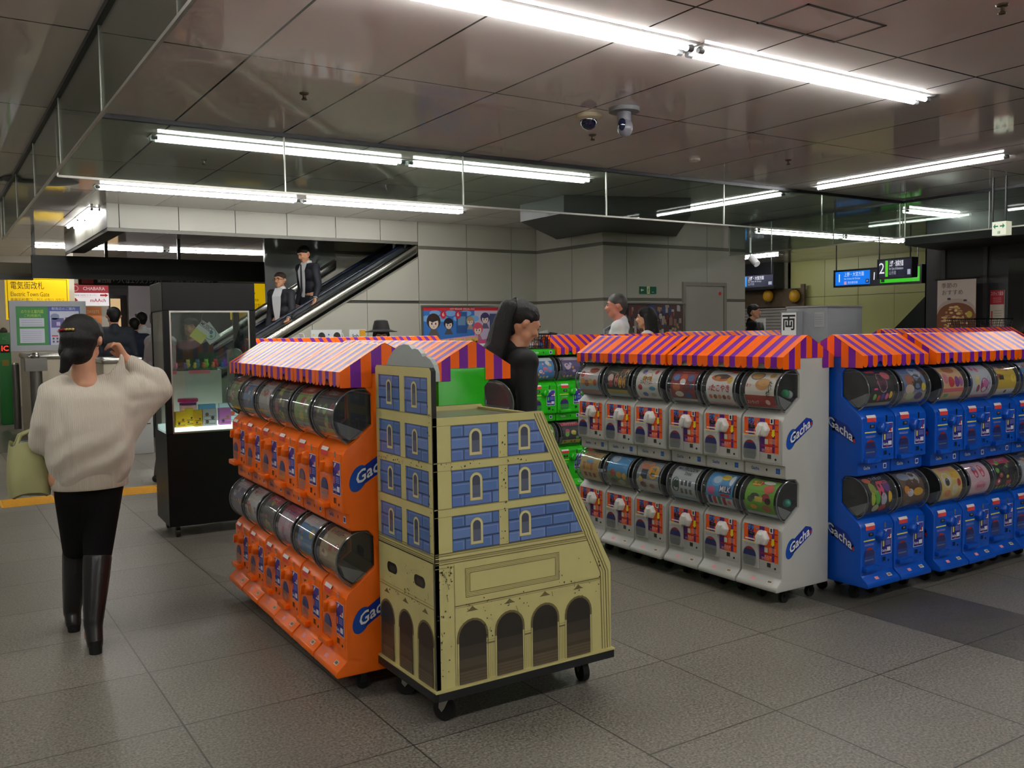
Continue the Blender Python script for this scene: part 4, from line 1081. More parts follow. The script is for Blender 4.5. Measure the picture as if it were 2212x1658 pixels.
# light grey cloud cut-out rising behind the tower board
cl = [(.005, 1.30), (.47, 1.30), (.462, 1.345)]
def lobes(cs):
    pts = []
    for cu, cv, r, a0, a1 in cs:
        for i in range(9):
            a = RAD(a0+(a1-a0)*i/8); pts.append((cu+r*math.cos(a), cv+r*math.sin(a)))
    return pts
cl = [(.008, 1.3)]+lobes([(.29, 1.345, .085, 0, 0)][:0])+[(.47, 1.3)]
cl += lobes([(.345, 1.34, .105, 0, 118), (.2, 1.36, .068, 70, 150), (.1, 1.345, .075, 70, 170)])
cl = [(.43, 1.3), (.425, 1.34), (.40, 1.375), (.36, 1.405), (.31, 1.425), (.26, 1.434), (.215, 1.43), (.19, 1.415), (.172, 1.418), (.14, 1.415), (.115, 1.4), (.105, 1.388), (.08, 1.39), (.045, 1.38), (.02, 1.36), (.008, 1.33), (.006, 1.3)]
b = MB(); b.prism(cl, lambda u, v, w: Vector((w, u, v)), TH-.002, TH+.016, mat('pale_grey_board', (168, 176, 172), .4))
b.build('cloud_panel', cart)
b = MB(); b.prism([(-.014+.012, -.016), (CW+.002, -.016), (CW+.014, -.004), (CW+.014, CDp+.004), (CW+.002, CDp+.016), (-.002, CDp+.016), (-.016, CDp+.004), (-.016, -.004)], lambda u, v, w: Vector((u, v, w)), .128, .158, EDGE)
b.prism([(-.012, -.013), (CW+.01, -.013), (CW+.01, CDp+.013), (-.012, CDp+.013)], lambda u, v, w: Vector((u, v, w)), .158, .1655, CREAM)
b.build('base_board', cart)
for (x, y, a) in ((.095, .09, 25), (.75, .1, -10), (.09, CDp-.08, 40), (.75, CDp-.08, 10)):
    b = MB(); M = Matrix.Translation((x, y, 0)) @ Matrix.Rotation(RAD(a), 4, 'Z')
    b.cyl(M @ Vector((.014, .02, .044)), M @ Vector((-.014, .02, .044)), .044, .044, RUBBER, 20)
    b.build('caster_wheel', cart)
    b = MB()
    for s in (-1, 1): b.prism([(-.022, .11), (.028, .11), (.034, .05), (.02, .036), (.008, .05)], lambda u, v, w: M @ Vector((w, u, v)), s*.019-.0015, s*.019+.0015, STEEL)
    b.box((-.03, -.03, .11), (.03, .035, .128), STEEL, M)
    b.build('caster_fork', cart)

# ------------------------------------------------------------------ glass prize case
ca = RAD(-2.5)
case = thing('display_case', 'black floor-standing glass case of small toys behind the walking woman', 'display case', (1.437, 6.82, 0), ca)
BW, BD = .66, .52
BLKB = mat('black_laminate', (8, 8, 9), .35, spec=.25)
SIDEB = mat('dark_side_laminate', (40, 40, 38), .35)
b = MB(); b.box((0, 0, .085), (BW, BD, .765), BLKB); b.build('base_cabinet', case, bevel=(.004, 1))
b = MB(); b.box((0, 0, 1.655), (BW, BD, 1.862), BLKB); b.build('header', case, bevel=(.004, 1))
for x, y in ((0, 0), (BW-.045, 0), (0, BD-.03), (BW-.045, BD-.03)):
    b = MB(); b.box((x, y, .765), (x+.045, y+.03, 1.655), BLKB); b.build('corner_post', case)
CG = clear('case_glass', (226, 232, 230), .02, .02, 1.2, (140, 145, 145))
for lo, hi in (((.045, .004, .77), (BW-.045, .008, 1.65)), ((.045, BD-.008, .77), (BW-.045, BD-.004, 1.65)), ((.004, .03, .77), (.008, BD-.03, 1.65)), ((BW-.008, .03, .77), (BW-.004, BD-.03, 1.65))):
    b = MB(); b.box(lo, hi, CG); b.build('glass_pane', case)
b = MB()
for q in (((.045, .0, .765), (BW-.045, .006, .777)), ((.045, 0, 1.643), (BW-.045, .006, 1.655)), ((.045, 0, .777), (.055, .006, 1.643)), ((BW-.055, 0, .777), (BW-.045, .006, 1.643))): b.box(*q, STEEL)
b.build('metal_trim', case)
b = MB(); b.box((.02, .02, .766), (BW-.02, BD-.02, .80), mat('lit_base_panel', (0, 0, 0), .4, emit=2.6, ecol=(226, 247, 243))); b.build('lit_base', case)
b = MB(); b.box((.01, .02, 1.225), (BW-.01, .34, 1.233), clear('shelf_glass', (210, 232, 226), .15, .05, 1.0, (190, 205, 205))); b.build('glass_shelf', case)
b = MB(); b.box((.05, BD-.02, .8), (BW-.15, BD-.012, 1.2), mat('pale_back_board', (190, 182, 168), .6)); b.build('back_board', case)
for x in (.05, BW-.08):
    for y in (.06, BD-.08):
        b = MB(); b.cyl((x, y, .035), (x+.03, y, .035), .035, .035, RUBBER, 14); b.box((x, y-.015, .03), (x+.03, y+.015, .086), DARKSTEEL); b.build('caster', case)
MC = Matrix.Translation((1.437, 6.82, 0)) @ Matrix.Rotation(ca, 4, 'Z')
def cw(x, y, z): return MC @ Vector((x, y, z))
def toybox(x, y, w, d, h, cols, label, z=.801, grp='toy boxes in the display case', rz=0):
    b = MB(); b.box((-w/2, -d/2, 0), (w/2, d/2, h), flat(cols[0]))
    p = Paint(b, lambda u, v, l: Vector((u, -d/2-l*.0004, v)))
    for i, c in enumerate(cols[1:]):
        p.disc(-w*.2+w*.4*(i % 2), h*(.25+.22*i), w*.13, w*.13, flat(c), 1, 10); p.rect(-w*.4, h*(.12+.22*i), w*.4, h*(.15+.22*i), flat(c), 1)
    o = b.build('toy_box', None, cw(x, y, z), (0, 0, ca+rz)); return tag(o, label, 'toy box', grp)
toybox(.115, .12, .075, .05, .115, ((240, 190, 20), (80, 60, 30), (120, 90, 20)), 'yellow toy box at the left in the display case bottom', rz=.2)
toybox(.062, .125, .02, .05, .112, ((70, 150, 60), (40, 100, 40)), 'thin green toy box beside the yellow one in the display case', rz=.2)
toybox(.187, .14, .055, .05, .135, ((246, 206, 30), (90, 70, 30), (60, 50, 30)), 'taller yellow toy box behind, in the display case')
toybox(.24, .11, .055, .06, .12, ((226, 172, 20), (90, 60, 20), (90, 60, 20)), 'golden toy box beside the grey patterned one in the display case')
toybox(.325, .12, .1, .06, .125, ((186, 178, 180), (90, 70, 60), (70, 66, 70), (110, 80, 60)), 'grey patterned toy box in the display case bottom')
toybox(.44, .13, .085, .06, .125, ((206, 110, 190), (90, 60, 90), (160, 120, 60)), 'pink toy box in the display case bottom')
toybox(.34, .26, .12, .06, .15, ((90, 150, 190), (220, 220, 120)), 'blue topped toy box in the second line of the display case')
toybox(.5, .27, .14, .05, .15, ((196, 225, 222), (90, 160, 150), (200, 80, 60)), 'pale mint toy box at the back of the display case')
t = thing('candy_jar', 'purple lidded jar standing among the toy boxes in the display case', 'jar', cw(.205, .27, .801), ca)
b = MB(); b.cyl((0, 0, 0), (0, 0, .17), .06, .062, flat((84, 44, 110)), 20); p = Paint(b, lambda u, v, l: Vector((.0625*math.sin(u), -.0625*math.cos(u), v)), .2)
b.lathe([(.0605, .06), (.0625, .15)], (0, 0, 0), flat((226, 170, 170)), 20)
b.build('jar_body', t)
b = MB(); p = Paint(b, lambda u, v, l: Vector(((.0625+l*.0005)*math.sin(u/.0625), -(.0625+l*.0005)*math.cos(u/.0625), v)), .2)
p.text('Treat', 0, .105, .05, YELLOW, 2, bold=True); p.rect(-.05, .15, .05, .165, flat((60, 40, 120)), 1); b.build('jar_label', t)
b = MB(); b.lathe([(.001, .2), (.07, .2), (.074, .194), (.074, .175), (.062, .17)], (0, 0, 0), flat((206, 40, 120), .3), 24); b.build('lid', t)
trng = random.Random(11)
TC = [(240, 130, 170), (150, 120, 200), (236, 200, 60), (226, 110, 50), (230, 120, 60), (60, 120, 200), (236, 90, 150), (240, 240, 235), (60, 60, 64)]
TL = ['pink', 'lilac', 'yellow', 'dark orange', 'orange', 'blue', 'magenta', 'white', 'charcoal']
def toy(x, y, z, c, s, label, grp='small toys on the glass shelf'):
    t = thing('toy_figure', label, 'toy', cw(x, y, z), ca+trng.uniform(-.6, .6), grp)
    b = MB(); b.ball((0, 0, s*.55), (s*.5, s*.42, s*.55), flat(c, .3), 10); b.build('body', t)
    b = MB(); b.ball((0, -s*.1, s*1.2), (s*.4, s*.36, s*.36), flat(tuple(min(255, q+25) for q in c), .3), 10)
    for q in (-1, 1): b.ball((q*s*.26, -s*.1, s*1.5), (s*.12, s*.1, s*.16), flat(c, .3), 8)
    b.build('head', t)
for i in range(8):
    toy(.09+.066*i if i < 7 else .58, .06, 1.233, TC[i], .028, '%s small toy figure on the front edge of the glass shelf' % TL[i])
for i, (c, n) in enumerate((((210, 190, 90), 'tan'), ((90, 110, 150), 'slate blue'), ((130, 210, 60), 'lime green'), ((226, 50, 80), 'red'), ((140, 60, 190), 'purple'), ((50, 130, 220), 'bright blue'))):
    toy(.2+.068*i, .2, 1.233, c, .04, '%s toy figure standing at the back of the glass shelf' % n)
b = MB(); b.box((.03, .012, 1.196), (.085, .014, 1.222), flat((236, 110, 130))); b.build('price_strip', case)
b = MB(); b.box((.17, .012, 1.196), (.32, .014, 1.222), flat((240, 120, 140))); b.build('price_strip', case)
# hanging cards
t = thing('hanging_toy_pack', 'white and yellow toy packet reading MUSIC, hanging in the display case', 'toy pack', cw(.29, .12, 1.5), ca)
b = MB(); M = Matrix.Rotation(RAD(38), 4, 'Y'); b.box((-.05, -.004, -.075), (.05, .004, .075), flat((226, 228, 110)), M)
p = Paint(b, lambda u, v, l: M @ Vector((u, -.004-l*.0006, v)))
p.rect(-.05, .0, .05, .075, flat((235, 235, 230)), 1); p.rect(-.05, .035, .05, .07, flat((70, 60, 90)), 2); p.rect(-.046, .038, .046, .067, WHITE, 3); p.text('MUSIC', 0, .052, .034, flat((60, 50, 80)), 4, bold=True, width=.085)
b.build('packet', t)
b = MB(); M2 = Matrix.Translation((.06, .006, -.01)) @ Matrix.Rotation(RAD(-35), 4, 'Y'); b.box((-.05, -.003, -.07), (.05, .003, .07), flat((214, 226, 220)), M2)
p = Paint(b, lambda u, v, l: M2 @ Vector((u, -.003-l*.0006, v)))
p.ring(0, 0, .045, .05, .004, flat((80, 130, 150)), 1); p.disc(-.015, .02, .013, .013, flat((230, 110, 120)), 1); p.disc(.012, .0, .014, .014, flat((60, 130, 180)), 1); p.disc(-.005, -.025, .011, .011, flat((90, 170, 120)), 1)
b.build('round_print_card', t)
b = MB(); b.tube([(0, 0, .08), (.01, 0, .13), (.03, 0, .15)], .0015, STEEL, 5); b.tube([(-.03, 0, .155), (.12, 0, .155)], .002, STEEL, 5); b.build('hook', t)
b = MB(); b.ball((.0, 0, 0), (.06, .05, .07), mat('crumpled_clear_bag', (150, 165, 150), .2, bump=1, bscale=60), 14)
tag(b.build('crumpled_bag', None, cw(.57, .26, 1.304)), 'crumpled pale green bag at the right end of the glass shelf', 'bag')
# ------------------------------------------------------------------ escalator
def seg(a, b_, Y): return ony(*a, Y), ony(*b_, Y)
eA, eB = seg((559.6, 736), (899.7, 527.5), 12.8)
ES = (eB.z-eA.z)/(eB.x-eA.x)
ez = lambda x: eA.z+ES*(x-eA.x)
XT, XB = 6.55, 2.74
esc = thing('escalator', 'stainless escalator with dark handrails carrying two men in suits down', 'escalator', (XB, 13.4, 0))
def E_(x, y, z): return Vector((x-XB, y-13.4, z))
PE = lambda u, v, w: E_(u, w, v)
lo = lambda x: ez(x)-.16
SATIN = mat('satin_stainless', (206, 204, 196), .24, 1)
# outer cladding panels under the deck, cut to the slope, with joints
b = MB()
xs = [XB, 3.03, 3.91, 4.79, 5.67, XT]
for i in range(len(xs)-1):
    a, c = xs[i]+.004, xs[i+1]-.004
    for z0, z1 in ((0, 1.925), (1.97, 2.775)):
        ta, tc = min(z1, max(lo(a), .5)-.06), min(z1, max(lo(c), .5)-.06)
        if tc <= z0+.02: continue
        if ta > z0: pts = [(a, z0), (c, z0), (c, tc), (a, ta)]
        else:
            xi = a+(c-a)*(z0-ta)/(tc-ta); pts = [(xi, z0), (c, z0), (c, tc)]
        if tc == z1 and lo(a)-.06 < z1 < lo(c)-.06 and ta < z1:
            xk = a+(z1-ta)/ES
            pts = [(a, z0), (c, z0), (c, z1), (xk, z1), (a, ta)] if ta > z0 else [(a+(z0-ta)/ES, z0), (c, z0), (c, z1), (xk, z1)]
        b.prism(pts, PE, 12.8, 12.83, WALLM)
b.prism([(XB, 0), (XT, 0), (XT, lo(XT)-.08), (XB, lo(XB)-.08)], PE, 12.815, 12.86, SEAM)
b.build('side_cladding', esc)
def sloped(name, y0, y1, dz0, dz1, m, x0=None, x1=XT, flatend=True, bevel=None):
    x0 = x0 or XB
    pts = [(x0, ez(x0)+dz0), (x1, ez(x1)+dz0), (x1, ez(x1)+dz1), (x0, ez(x0)+dz1)]
    b = MB(); b.prism(pts, PE, y0, y1, m); return b.build(name, esc, bevel=bevel)
sloped('outer_deck', 12.78, 12.98, -.16, .0, SATIN, bevel=(.05, 4))
sloped('lower_trim', 12.79, 12.82, -.225, -.2, mat('trim_shadow', (128, 124, 112), .5))  # thin strip below the deck, duller than the cladding
NAVYR = mat('navy_handrail', (24, 30, 52), .3)
sloped('handrail', 13.0, 13.08, .06, .1, NAVYR, bevel=(.015, 2))
sloped('inner_skirt', 13.02, 13.05, -.95, .06, mat('dark_balustrade', (48, 52, 56), .15))
fA, fB = seg((543.7, 708.5), (889.8, 499.7), 13.85)
fz = lambda x: fA.z+ES*(x-fA.x)
df = fA.z-ez(fA.x)
sloped('handrail', 13.8, 13.88, df-.02, df+.03, NAVYR, x1=6.9, bevel=(.015, 2))
sloped('inner_panel', 13.84, 13.86, df-1.3, df-.02, mat('dark_balustrade'), x1=6.9)
sloped('inner_trim', 13.8, 13.845, df-.13, df-.1, SATIN, x1=6.9)
for k in range(18):
    x = XB+.1+k*.4; z = ez(x)-.95
    b = MB(); b.box(E_(x-.02, 13.06, z-.22), E_(x+.42, 13.78, z+.0), mat('ribbed_step', (62, 63, 64), .45, .5)); b.build('step', esc)
# inner wall beyond, with mirror panel and a second sloping stainless band
panel_wall('wall_escalator', Px(14.15), 5.72, 8.6, [6.6, 7.5], ZS, m=WALLM)
gA, gB = seg((539.7, 676), (728.7, 558), 14.12)
gz = lambda x: gA.z+(gB.z-gA.z)/(gB.x-gA.x)*(x-gA.x)
b = MB()
x0, x1 = 2.76, 5.72
b.prism([(x0, .0), (x1, .0), (x1, gz(x1)-.17), (x0, max(.5, gz(x0)-.17))], lambda u, v, w: Vector((u, w, v)), 14.12, 14.2, WALLM)
struct(b.build('wall_escalator_low'))
b = MB(); b.prism([(x0, gz(x0)-.16), (x1, gz(x1)-.16), (x1, gz(x1)), (x0, gz(x0))], lambda u, v, w: Vector((u, w, v)), 14.08, 14.2, SATIN)
struct(b.build('trim_escalator_band', bevel=(.03, 3)))
b = MB(); xm = 4.55
b.prism([(xm, gz(xm)), (x1, gz(x1)+.02), (x1, 3.02), (xm, 3.02)], lambda u, v, w: Vector((u, w, v)), 14.16, 14.2, mat('dark_mirror_panel', (120, 122, 120), .1, .15))
struct(b.build('trim_mirror_panel'))
for i, px in enumerate((850, 875)):
    t = thing('hanging_guard', 'clear hanging guard board over the escalator handrail, %s one' % ('lower' if i == 0 else 'upper'), 'safety guard', ony(px, 478, 12.98), 0, 'hanging escalator guards')
    b = MB(); b.tube([(0, 0, .12), (0, 0, -.07)], .006, DARKSTEEL, 6); b.build('rod', t)
    b = MB(); b.prism([(-.02, -.42), (.02, -.38), (.03, -.07), (-.025, -.06)], lambda u, v, w: Vector((u, w, v)), -.004, .004, clear('guard_blade', (220, 226, 226), .35, .05, 1.4, (200, 205, 205))); b.build('blade', t)

# ------------------------------------------------------------------ printed boards helper
def board(name, label, cat, o, ux, w, h, th, m, draw, group=None, frame=None, fm=None):
    """flat board; o = lower left corner of its face, ux = direction to the viewer's right"""
    o, ux = Vector(o), Vector(ux).normalized(); vz = Vector((0, 0, 1)); n = ux.cross(vz)
    t = thing(name, label, cat, o, 0, group)
    b = MB(); b.prism([(0, 0), (w, 0), (w, h), (0, h)], lambda u, v, k: ux*u+vz*v-n*k, 0, th, m)
    b.build('panel', t)
    if draw:
        b = MB(); p = Paint(b, plane_P((0, 0, 0), ux, vz, n, .0012)); draw(p, w, h); b.build('print', t, weld=False)
    if frame:
        b = MB(); f = frame
        for q in (((-f, -f), (w+f, 0)), ((-f, h), (w+f, h+f)), ((-f, 0), (0, h)), ((w, 0), (w+f, h))):
            (a0, b0), (a1, b1) = q
            b.prism([(a0, b0), (a1, b0), (a1, b1), (a0, b1)], lambda u, v, k: ux*u+vz*v-n*k, -.015, th, fm or STEEL)
        b.build('frame', t)
    return t
XR = Vector((1, 0, 0)); YR = Vector((0, -1, 0))       # viewer's right on -y faces and on -x faces
def rectY(px0, py0, px1, py1, Y):
    a = ony(px0, py1, Y); c = ony(px1, py0, Y); return a, c.x-a.x, c.z-a.z
def rectX(px0, py0, px1, py1, X):
    a = onx(px0, py1, X); c = onx(px1, py0, X); return a, a.y-c.y, c.z-a.z

# posters on the walls: plain comic style figures and lettering
def comic_face(p, u, v, s, hair, skin=(245, 220, 205), l=4):
    p.disc(u, v+s*.12, s*.62, s*.62, flat(hair), l, 18); p.disc(u, v-s*.05, s*.42, s*.46, flat(skin), l+1, 18)
    p.poly([(u-s*.5, v+s*.2), (u-s*.1, v+s*.02), (u+s*.1, v+s*.1), (u+s*.5, v+s*.2), (u+s*.3, v+s*.6), (u-s*.3, v+s*.6)], flat(hair), l+2)
    for k in (-1, 1): p.disc(u+k*s*.17, v-s*.08, s*.06, s*.1, flat((40, 40, 60)), l+3, 10)
    p.disc(u, v-s*.32, s*.06, s*.035, flat((200, 80, 80)), l+3, 8)
    p.poly([(u-s*.55, v-s*1.1), (u+s*.55, v-s*1.1), (u+s*.2, v-s*.45), (u-s*.2, v-s*.45)], flat(tuple(int(c*.6+60) for c in hair)), l-1)
def poster1(p, w, h):
    p.rect(0, 0, w, h, flat((226, 226, 232)), 0); p.rect(.0, h*.0, w*.66, h*.93, flat((60, 120, 200)), 1); p.rect(w*.66, 0, w, h*.93, flat((206, 190, 216)), 1)
    p.rect(0, h*.93, w, h, flat((206, 40, 50)), 2); p.text('NEW RELEASE  SPECIAL SALE', w*.5, h*.965, h*.05, WHITE, 3, width=w*.9)
    for k in range(7): p.disc(w*.05+w*.1*k, h*(.75+.12*(k % 2)), w*.07, h*.07, flat((130, 180, 230)), 2, 14)
    comic_face(p, w*.13, h*.66, h*.28, (60, 44, 40)); comic_face(p, w*.32, h*.62, h*.2, (40, 40, 50)); comic_face(p, w*.8, h*.74, h*.2, (70, 60, 110)); comic_face(p, w*.7, h*.5, h*.22, (220, 90, 110))
    comic_face(p, w*.6, h*.68, h*.16, (180, 150, 110))
    p.rect(w*.42, h*.42, w*.56, h*.9, flat((50, 90, 150)), 3); p.rect(w*.44, h*.6, w*.54, h*.8, flat((110, 150, 190)), 4)
    for u in (.25, .44): p.disc(w*u, h*.84, h*.075, h*.09, flat((206, 40, 60)), 9, 18); p.text('6', w*u, h*.84, h*.12, WHITE, 10, bold=True)
    p.rect(w*.86, h*.5, w*.95, h*.86, flat((70, 80, 120)), 5)
    p.poly([(w*.16, h*.12), (w*.7, h*.22), (w*.7, h*.38), (w*.16, h*.28)], flat((236, 160, 200)), 9)
    p.text('WCA-WTDANIMA', w*.44, h*.24, h*.17, YELLOW, 11, bold=True, width=w*.52, rot=.06)
    p.text('NEW', w*.13, h*.11, h*.19, flat((220, 40, 50)), 11, bold=True, width=w*.14); p.text('LINE', w*.6, h*.1, h*.2, flat((220, 50, 70)), 11, bold=True, width=w*.2)
    p.poly([(w*.66, h*.1), (w, h*.2), (w, h*.32), (w*.66, h*.25)], flat((226, 90, 150)), 9)
a, w, h = rectY(915, 664, 1079, 762, 12.775)
board('wall_poster', 'comic style poster of drawn girls in a silver frame on the wall', 'poster', a, XR, w, h, .02, WHITE, poster1, None, .03, STEEL)
prng = random.Random(5)
def poster2(p, w, h):
    p.rect(0, 0, w, h, flat((84, 62, 60)), 0)
    for i in range(170):
        u, v = prng.uniform(.02, .93)*w, prng.uniform(.02, .9)*h; s = prng.uniform(.02, .06)*w
        c = prng.choice([(140, 105, 95), (60, 70, 110), (160, 150, 140), (120, 56, 54), (86, 94, 80), (180, 180, 175), (165, 130, 100), (50, 46, 54)])
        p.rect(u, v, min(w, u+s), min(h, v+s*1.6), flat(c), 1+i*.05); 
        if i % 3 == 0: p.disc(u+s*.5, v+s*1.2, s*.35, s*.4, flat((190, 150, 125)), 7, 8)
a, w, h = rectY(1338, 657, 1476, 775, 10.975)
board('wall_poster', 'dark crowded photo collage poster in a steel frame beside the grey door', 'poster', a, XR, w, h, .02, WHITE, poster2, None, .025, STEEL)
def exit_small(p, w, h):
    p.rect(0, 0, w, h, flat((14, 96, 72)), 1); g = flat((225, 225, 170)); p.rect(w*.42, 0, w*.6, h, g, 2)
    p.poly([(w*.04, h*.5), (w*.13, h*.75), (w*.13, h*.57), (w*.24, h*.57), (w*.24, h*.43), (w*.13, h*.43), (w*.13, h*.25)], g, 2)
    c = flat((14, 96, 72)); p.disc(w*.52, h*.82, w*.022, h*.09, c, 3, 10); p.line((w*.52, h*.72), (w*.5, h*.42), w*.035, c, 3); p.line((w*.5, h*.42), (w*.56, h*.1), w*.02, c, 3); p.line((w*.5, h*.42), (w*.45, h*.1), w*.02, c, 3); p.line((w*.52, h*.68), (w*.58, h*.5), w*.016, c, 3); p.line((w*.52, h*.68), (w*.46, h*.52), w*.016, c, 3)
    p.rect(w*.72, h*.2, w*.86, h*.26, g, 2)
a, w, h = rectY(1382, 619, 1417.5, 634, 10.98)
board('exit_sign', 'small green emergency exit sign with left arrow on the wall beside the door', 'exit sign', a, XR, w, h, .01, flat((14, 96, 72)), exit_small)

# ------------------------------------------------------------------ gate hall at the left
YS = flat((236, 196, 24))
def yellow_gate(p, w, h):
    p.frame(w*.03, h*.03, w*.97, h*.97, .01, flat((90, 76, 20)), 1); k = flat((40, 38, 34))
    p.text('電気街改札', w*.08, h*.8, h*.2, k, 2, 'l', width=w*.52); p.text('Electric Town Gate', w*.08, h*.6, h*.15, flat((110, 92, 30)), 2, 'l', width=w*.6)
    p.text('电器街检票口', w*.08, h*.46, h*.1, flat((120, 100, 30)), 2, 'l', width=w*.33); p.text('전기 상점가 개찰구', w*.48, h*.46, h*.1, flat((150, 126, 34)), 2, 'l', width=w*.44)
a, w, h = rectY(14, 601, 148, 690, 20)
board('gate_sign', 'yellow sign reading Electric Town Gate above the information board', 'sign', a, XR, w, h, .08, mat('backlit_yellow', (236, 196, 24), .4, emit=.55, ecol=(236, 190, 10)), yellow_gate)
a, w, h = rectY(500, 613, 597, 690, 19)
def yellow_gate2(p, w, h):
    p.rect(0, 0, w, h, mat('backlit_yellow'), 1)
    p.text('札', w*.45, h*.78, h*.22, flat((60, 54, 30)), 2); p.text('Gate', w*.5, h*.55, h*.13, flat((110, 92, 30)), 2); p.text('검찰구', w*.6, h*.38, h*.12, flat((150, 126, 34)), 2)
board('gate_sign', 'yellow gate sign seen between the display case and the escalator', 'sign', a, XR, w, h, .08, mat('backlit_yellow'), yellow_gate2)
b = MB(); a = ony(589, 690, 19.4); b.box((a.x, 19.3, 0), (a.x+.3, 19.5, ZC), YS); tag(b.build('yellow_column'), 'narrow yellow column behind the head of the lower escalator man', 'column')
def shop_sign(p, w, h):
    p.rect(0, h*.58, w, h, flat((196, 36, 60)), 1); p.ring(w*.1, h*.78, h*.13, h*.13, h*.03, flat((240, 180, 180)), 2); p.text('CHABARA', w*.6, h*.77, h*.2, flat((250, 225, 225)), 2, bold=True, width=w*.74)
    p.text('駅高架下を歩いて すぐそこ', w*.36, h*.47, h*.08, flat((60, 60, 60)), 2, width=w*.62)
    p.poly([(w*.76, h*.44), (w*.9, h*.44), (w*.9, h*.4), (w*.99, h*.48), (w*.9, h*.56), (w*.9, h*.52), (w*.76, h*.52)], RED, 2)
    p.rect(0, h*.38, w, h*.39, flat((190, 190, 190)), 2); p.text('mAAch', w*.7, h*.24, h*.22, flat((206, 60, 80)), 2, bold=True, width=w*.48)
    p.poly([(w*.05, .02*h), (w*.36, .02*h), (w*.36, .12*h), (w*.13, .12*h), (w*.13, .22*h), (w*.17, .22*h), (w*.09, .36*h), (w*.01, .22*h), (w*.05, .22*h)], RED, 2)
    p.text('ecute', w*.7, h*.09, h*.06, flat((150, 120, 120)), 2)
a, w, h = rectY(156, 613, 234, 660, 21.5)
board('shop_sign', 'red and white shop direction sign with arrows beyond the gates', 'sign', a, XR, w, h, .06, mat('backlit_white', (235, 228, 230), .4, emit=.45, ecol=(235, 228, 232)), shop_sign)
def orange_poster(p, w, h):
    p.rect(0, 0, w, h, flat((226, 140, 80)), 1); p.disc(w*.5, h*.5, w*.36, h*.24, flat((240, 190, 140)), 2); p.disc(w*.5, h*.5, w*.1, h*.07, flat((200, 70, 50)), 3); p.text('SWEETS', w*.5, h*.88, h*.1, flat((250, 220, 180)), 2, width=w*.7)
a, w, h = rectY(186, 662, 219, 760, 21.94)
board('lit_poster', 'orange lit poster under the red shop sign', 'poster', a, XR, w, h, .05, WHITE, orange_poster)
b = MB(); a = ony(0, 757, 22); c = ony(236, 600, 22); b.box((a.x-6, 22.0, 0), (ony(236, 700, 22).x, 22.3, ZC), mat('hall_pillar_wall', (196, 190, 178), .45)); struct(b.build('wall_gate_hall'))
b = MB(); a = ony(147, 700, 20.6); b.box((a.x, 20.4, 0), (a.x+.12, 20.6, ZC), mat('pale_post', (220, 216, 200), .4)); tag(b.build('pale_post'), 'slim pale post between the yellow gate sign and the red shop sign', 'post')
# hanging black board and its brackets
a, w, h = rectY(70, 566, 585, 600, 17.0)
t = board('hanging_board', 'long black hanging signboard seen from behind above the gates', 'signboard', a, XR, w, h, .12, mat('board_black', (22, 24, 26), .5), None)
b = MB()
for f in (.003, .28, .58, .97): b.box((w*f, .02, h), (w*f+.05, .07, ZC-a.z-.001), BLKPL)
b.build('hanger', t)
def led(p, w, h):
    p.rect(0, 0, w, h, flat((20, 20, 22)), 1)
    p.text('東西線・つくばエクスプレスは、この改札ではありません', w*.55, h*.5, h*.62, flat((205, 205, 205)), 2, width=w*.85); p.rect(w*.02, h*.15, w*.1, h*.85, flat((170, 60, 70)), 2)
a, w, h = rectY(170, 602, 470, 615, 19.0)
board('led_sign', 'thin black electronic text sign under the hanging black board', 'sign', a, XR, w, h, .08, BLACK, led)
b = MB(); a = ony(-160, 600, 18.3); c = ony(560, 568, 18.3); b.box((-6, 18.3, a.z), (ony(72, 600, 18.3).x, 18.5, a.z+.07), mat('beam_grey', (96, 98, 104), .4)); b.box((-6, 18.35, a.z+.07), (ony(72, 600, 18.3).x, 18.5, a.z+.3), mat('beam_tan', (140, 132, 112), .5)); struct(b.build('trim_gate_beam'))
# information board
def infob(p, w, h):
    p.rect(0, 0, w*.49, h, flat((52, 122, 62)), 1); p.rect(w*.49, 0, w, h, flat((70, 84, 150)), 1)
    p.text('のりかえ案内図', w*.25, h*.86, h*.1, flat((170, 200, 60)), 2, width=w*.34); p.text('ご利用案内', w*.25, h*.76, h*.08, flat((170, 200, 60)), 2, width=w*.26)
    p.rect(w*.05, h*.48, w*.43, h*.7, flat((190, 192, 206)), 2); p.rect(w*.05, h*.06, w*.43, h*.43, flat((190, 192, 206)), 2)
    for k in range(3): p.rect(w*.08, h*(.52+.06*k), w*.4, h*(.53+.06*k), flat((140, 140, 160)), 3)
    for k in range(6): p.rect(w*.08, h*(.1+.05*k), w*.38, h*(.108+.05*k), flat((150, 140, 160)), 3)
    p.text('駅周辺のご案内', w*.74, h*.94, h*.08, flat((190, 196, 220)), 2, width=w*.4); p.rect(w*.52, h*.0, w*.98, h*.88, flat((186, 188, 206)), 2)
    p.rect(w*.54, h*.45, w*.74, h*.7, flat((86, 84, 140)), 3); p.rect(w*.76, h*.5, w*.97, h*.72, flat((130, 70, 100)), 3); p.disc(w*.6, h*.74, w*.07, h*.08, flat((120, 130, 160)), 3); p.rect(w*.62, h*.5, w*.68, h*.6, flat((190, 170, 200)), 4)
    for r in range(2):
        for k in range(6): p.rect(w*(.55+.06*k), h*(.06+.08*r), w*(.58+.06*k), h*(.11+.08*r), flat((70, 70, 90)), 3)
    p.rect(w*.54, h*.22, w*.64, h*.25, RED, 3)
a, w, h = rectY(37, 662, 172, 746, 15.6)
board('information_board', 'grey framed information board half green half blue behind the woman', 'notice board', a, XR, w, h, .08, GREYPL, infob, None, .085, mat('board_grey', (146, 148, 152), .4))
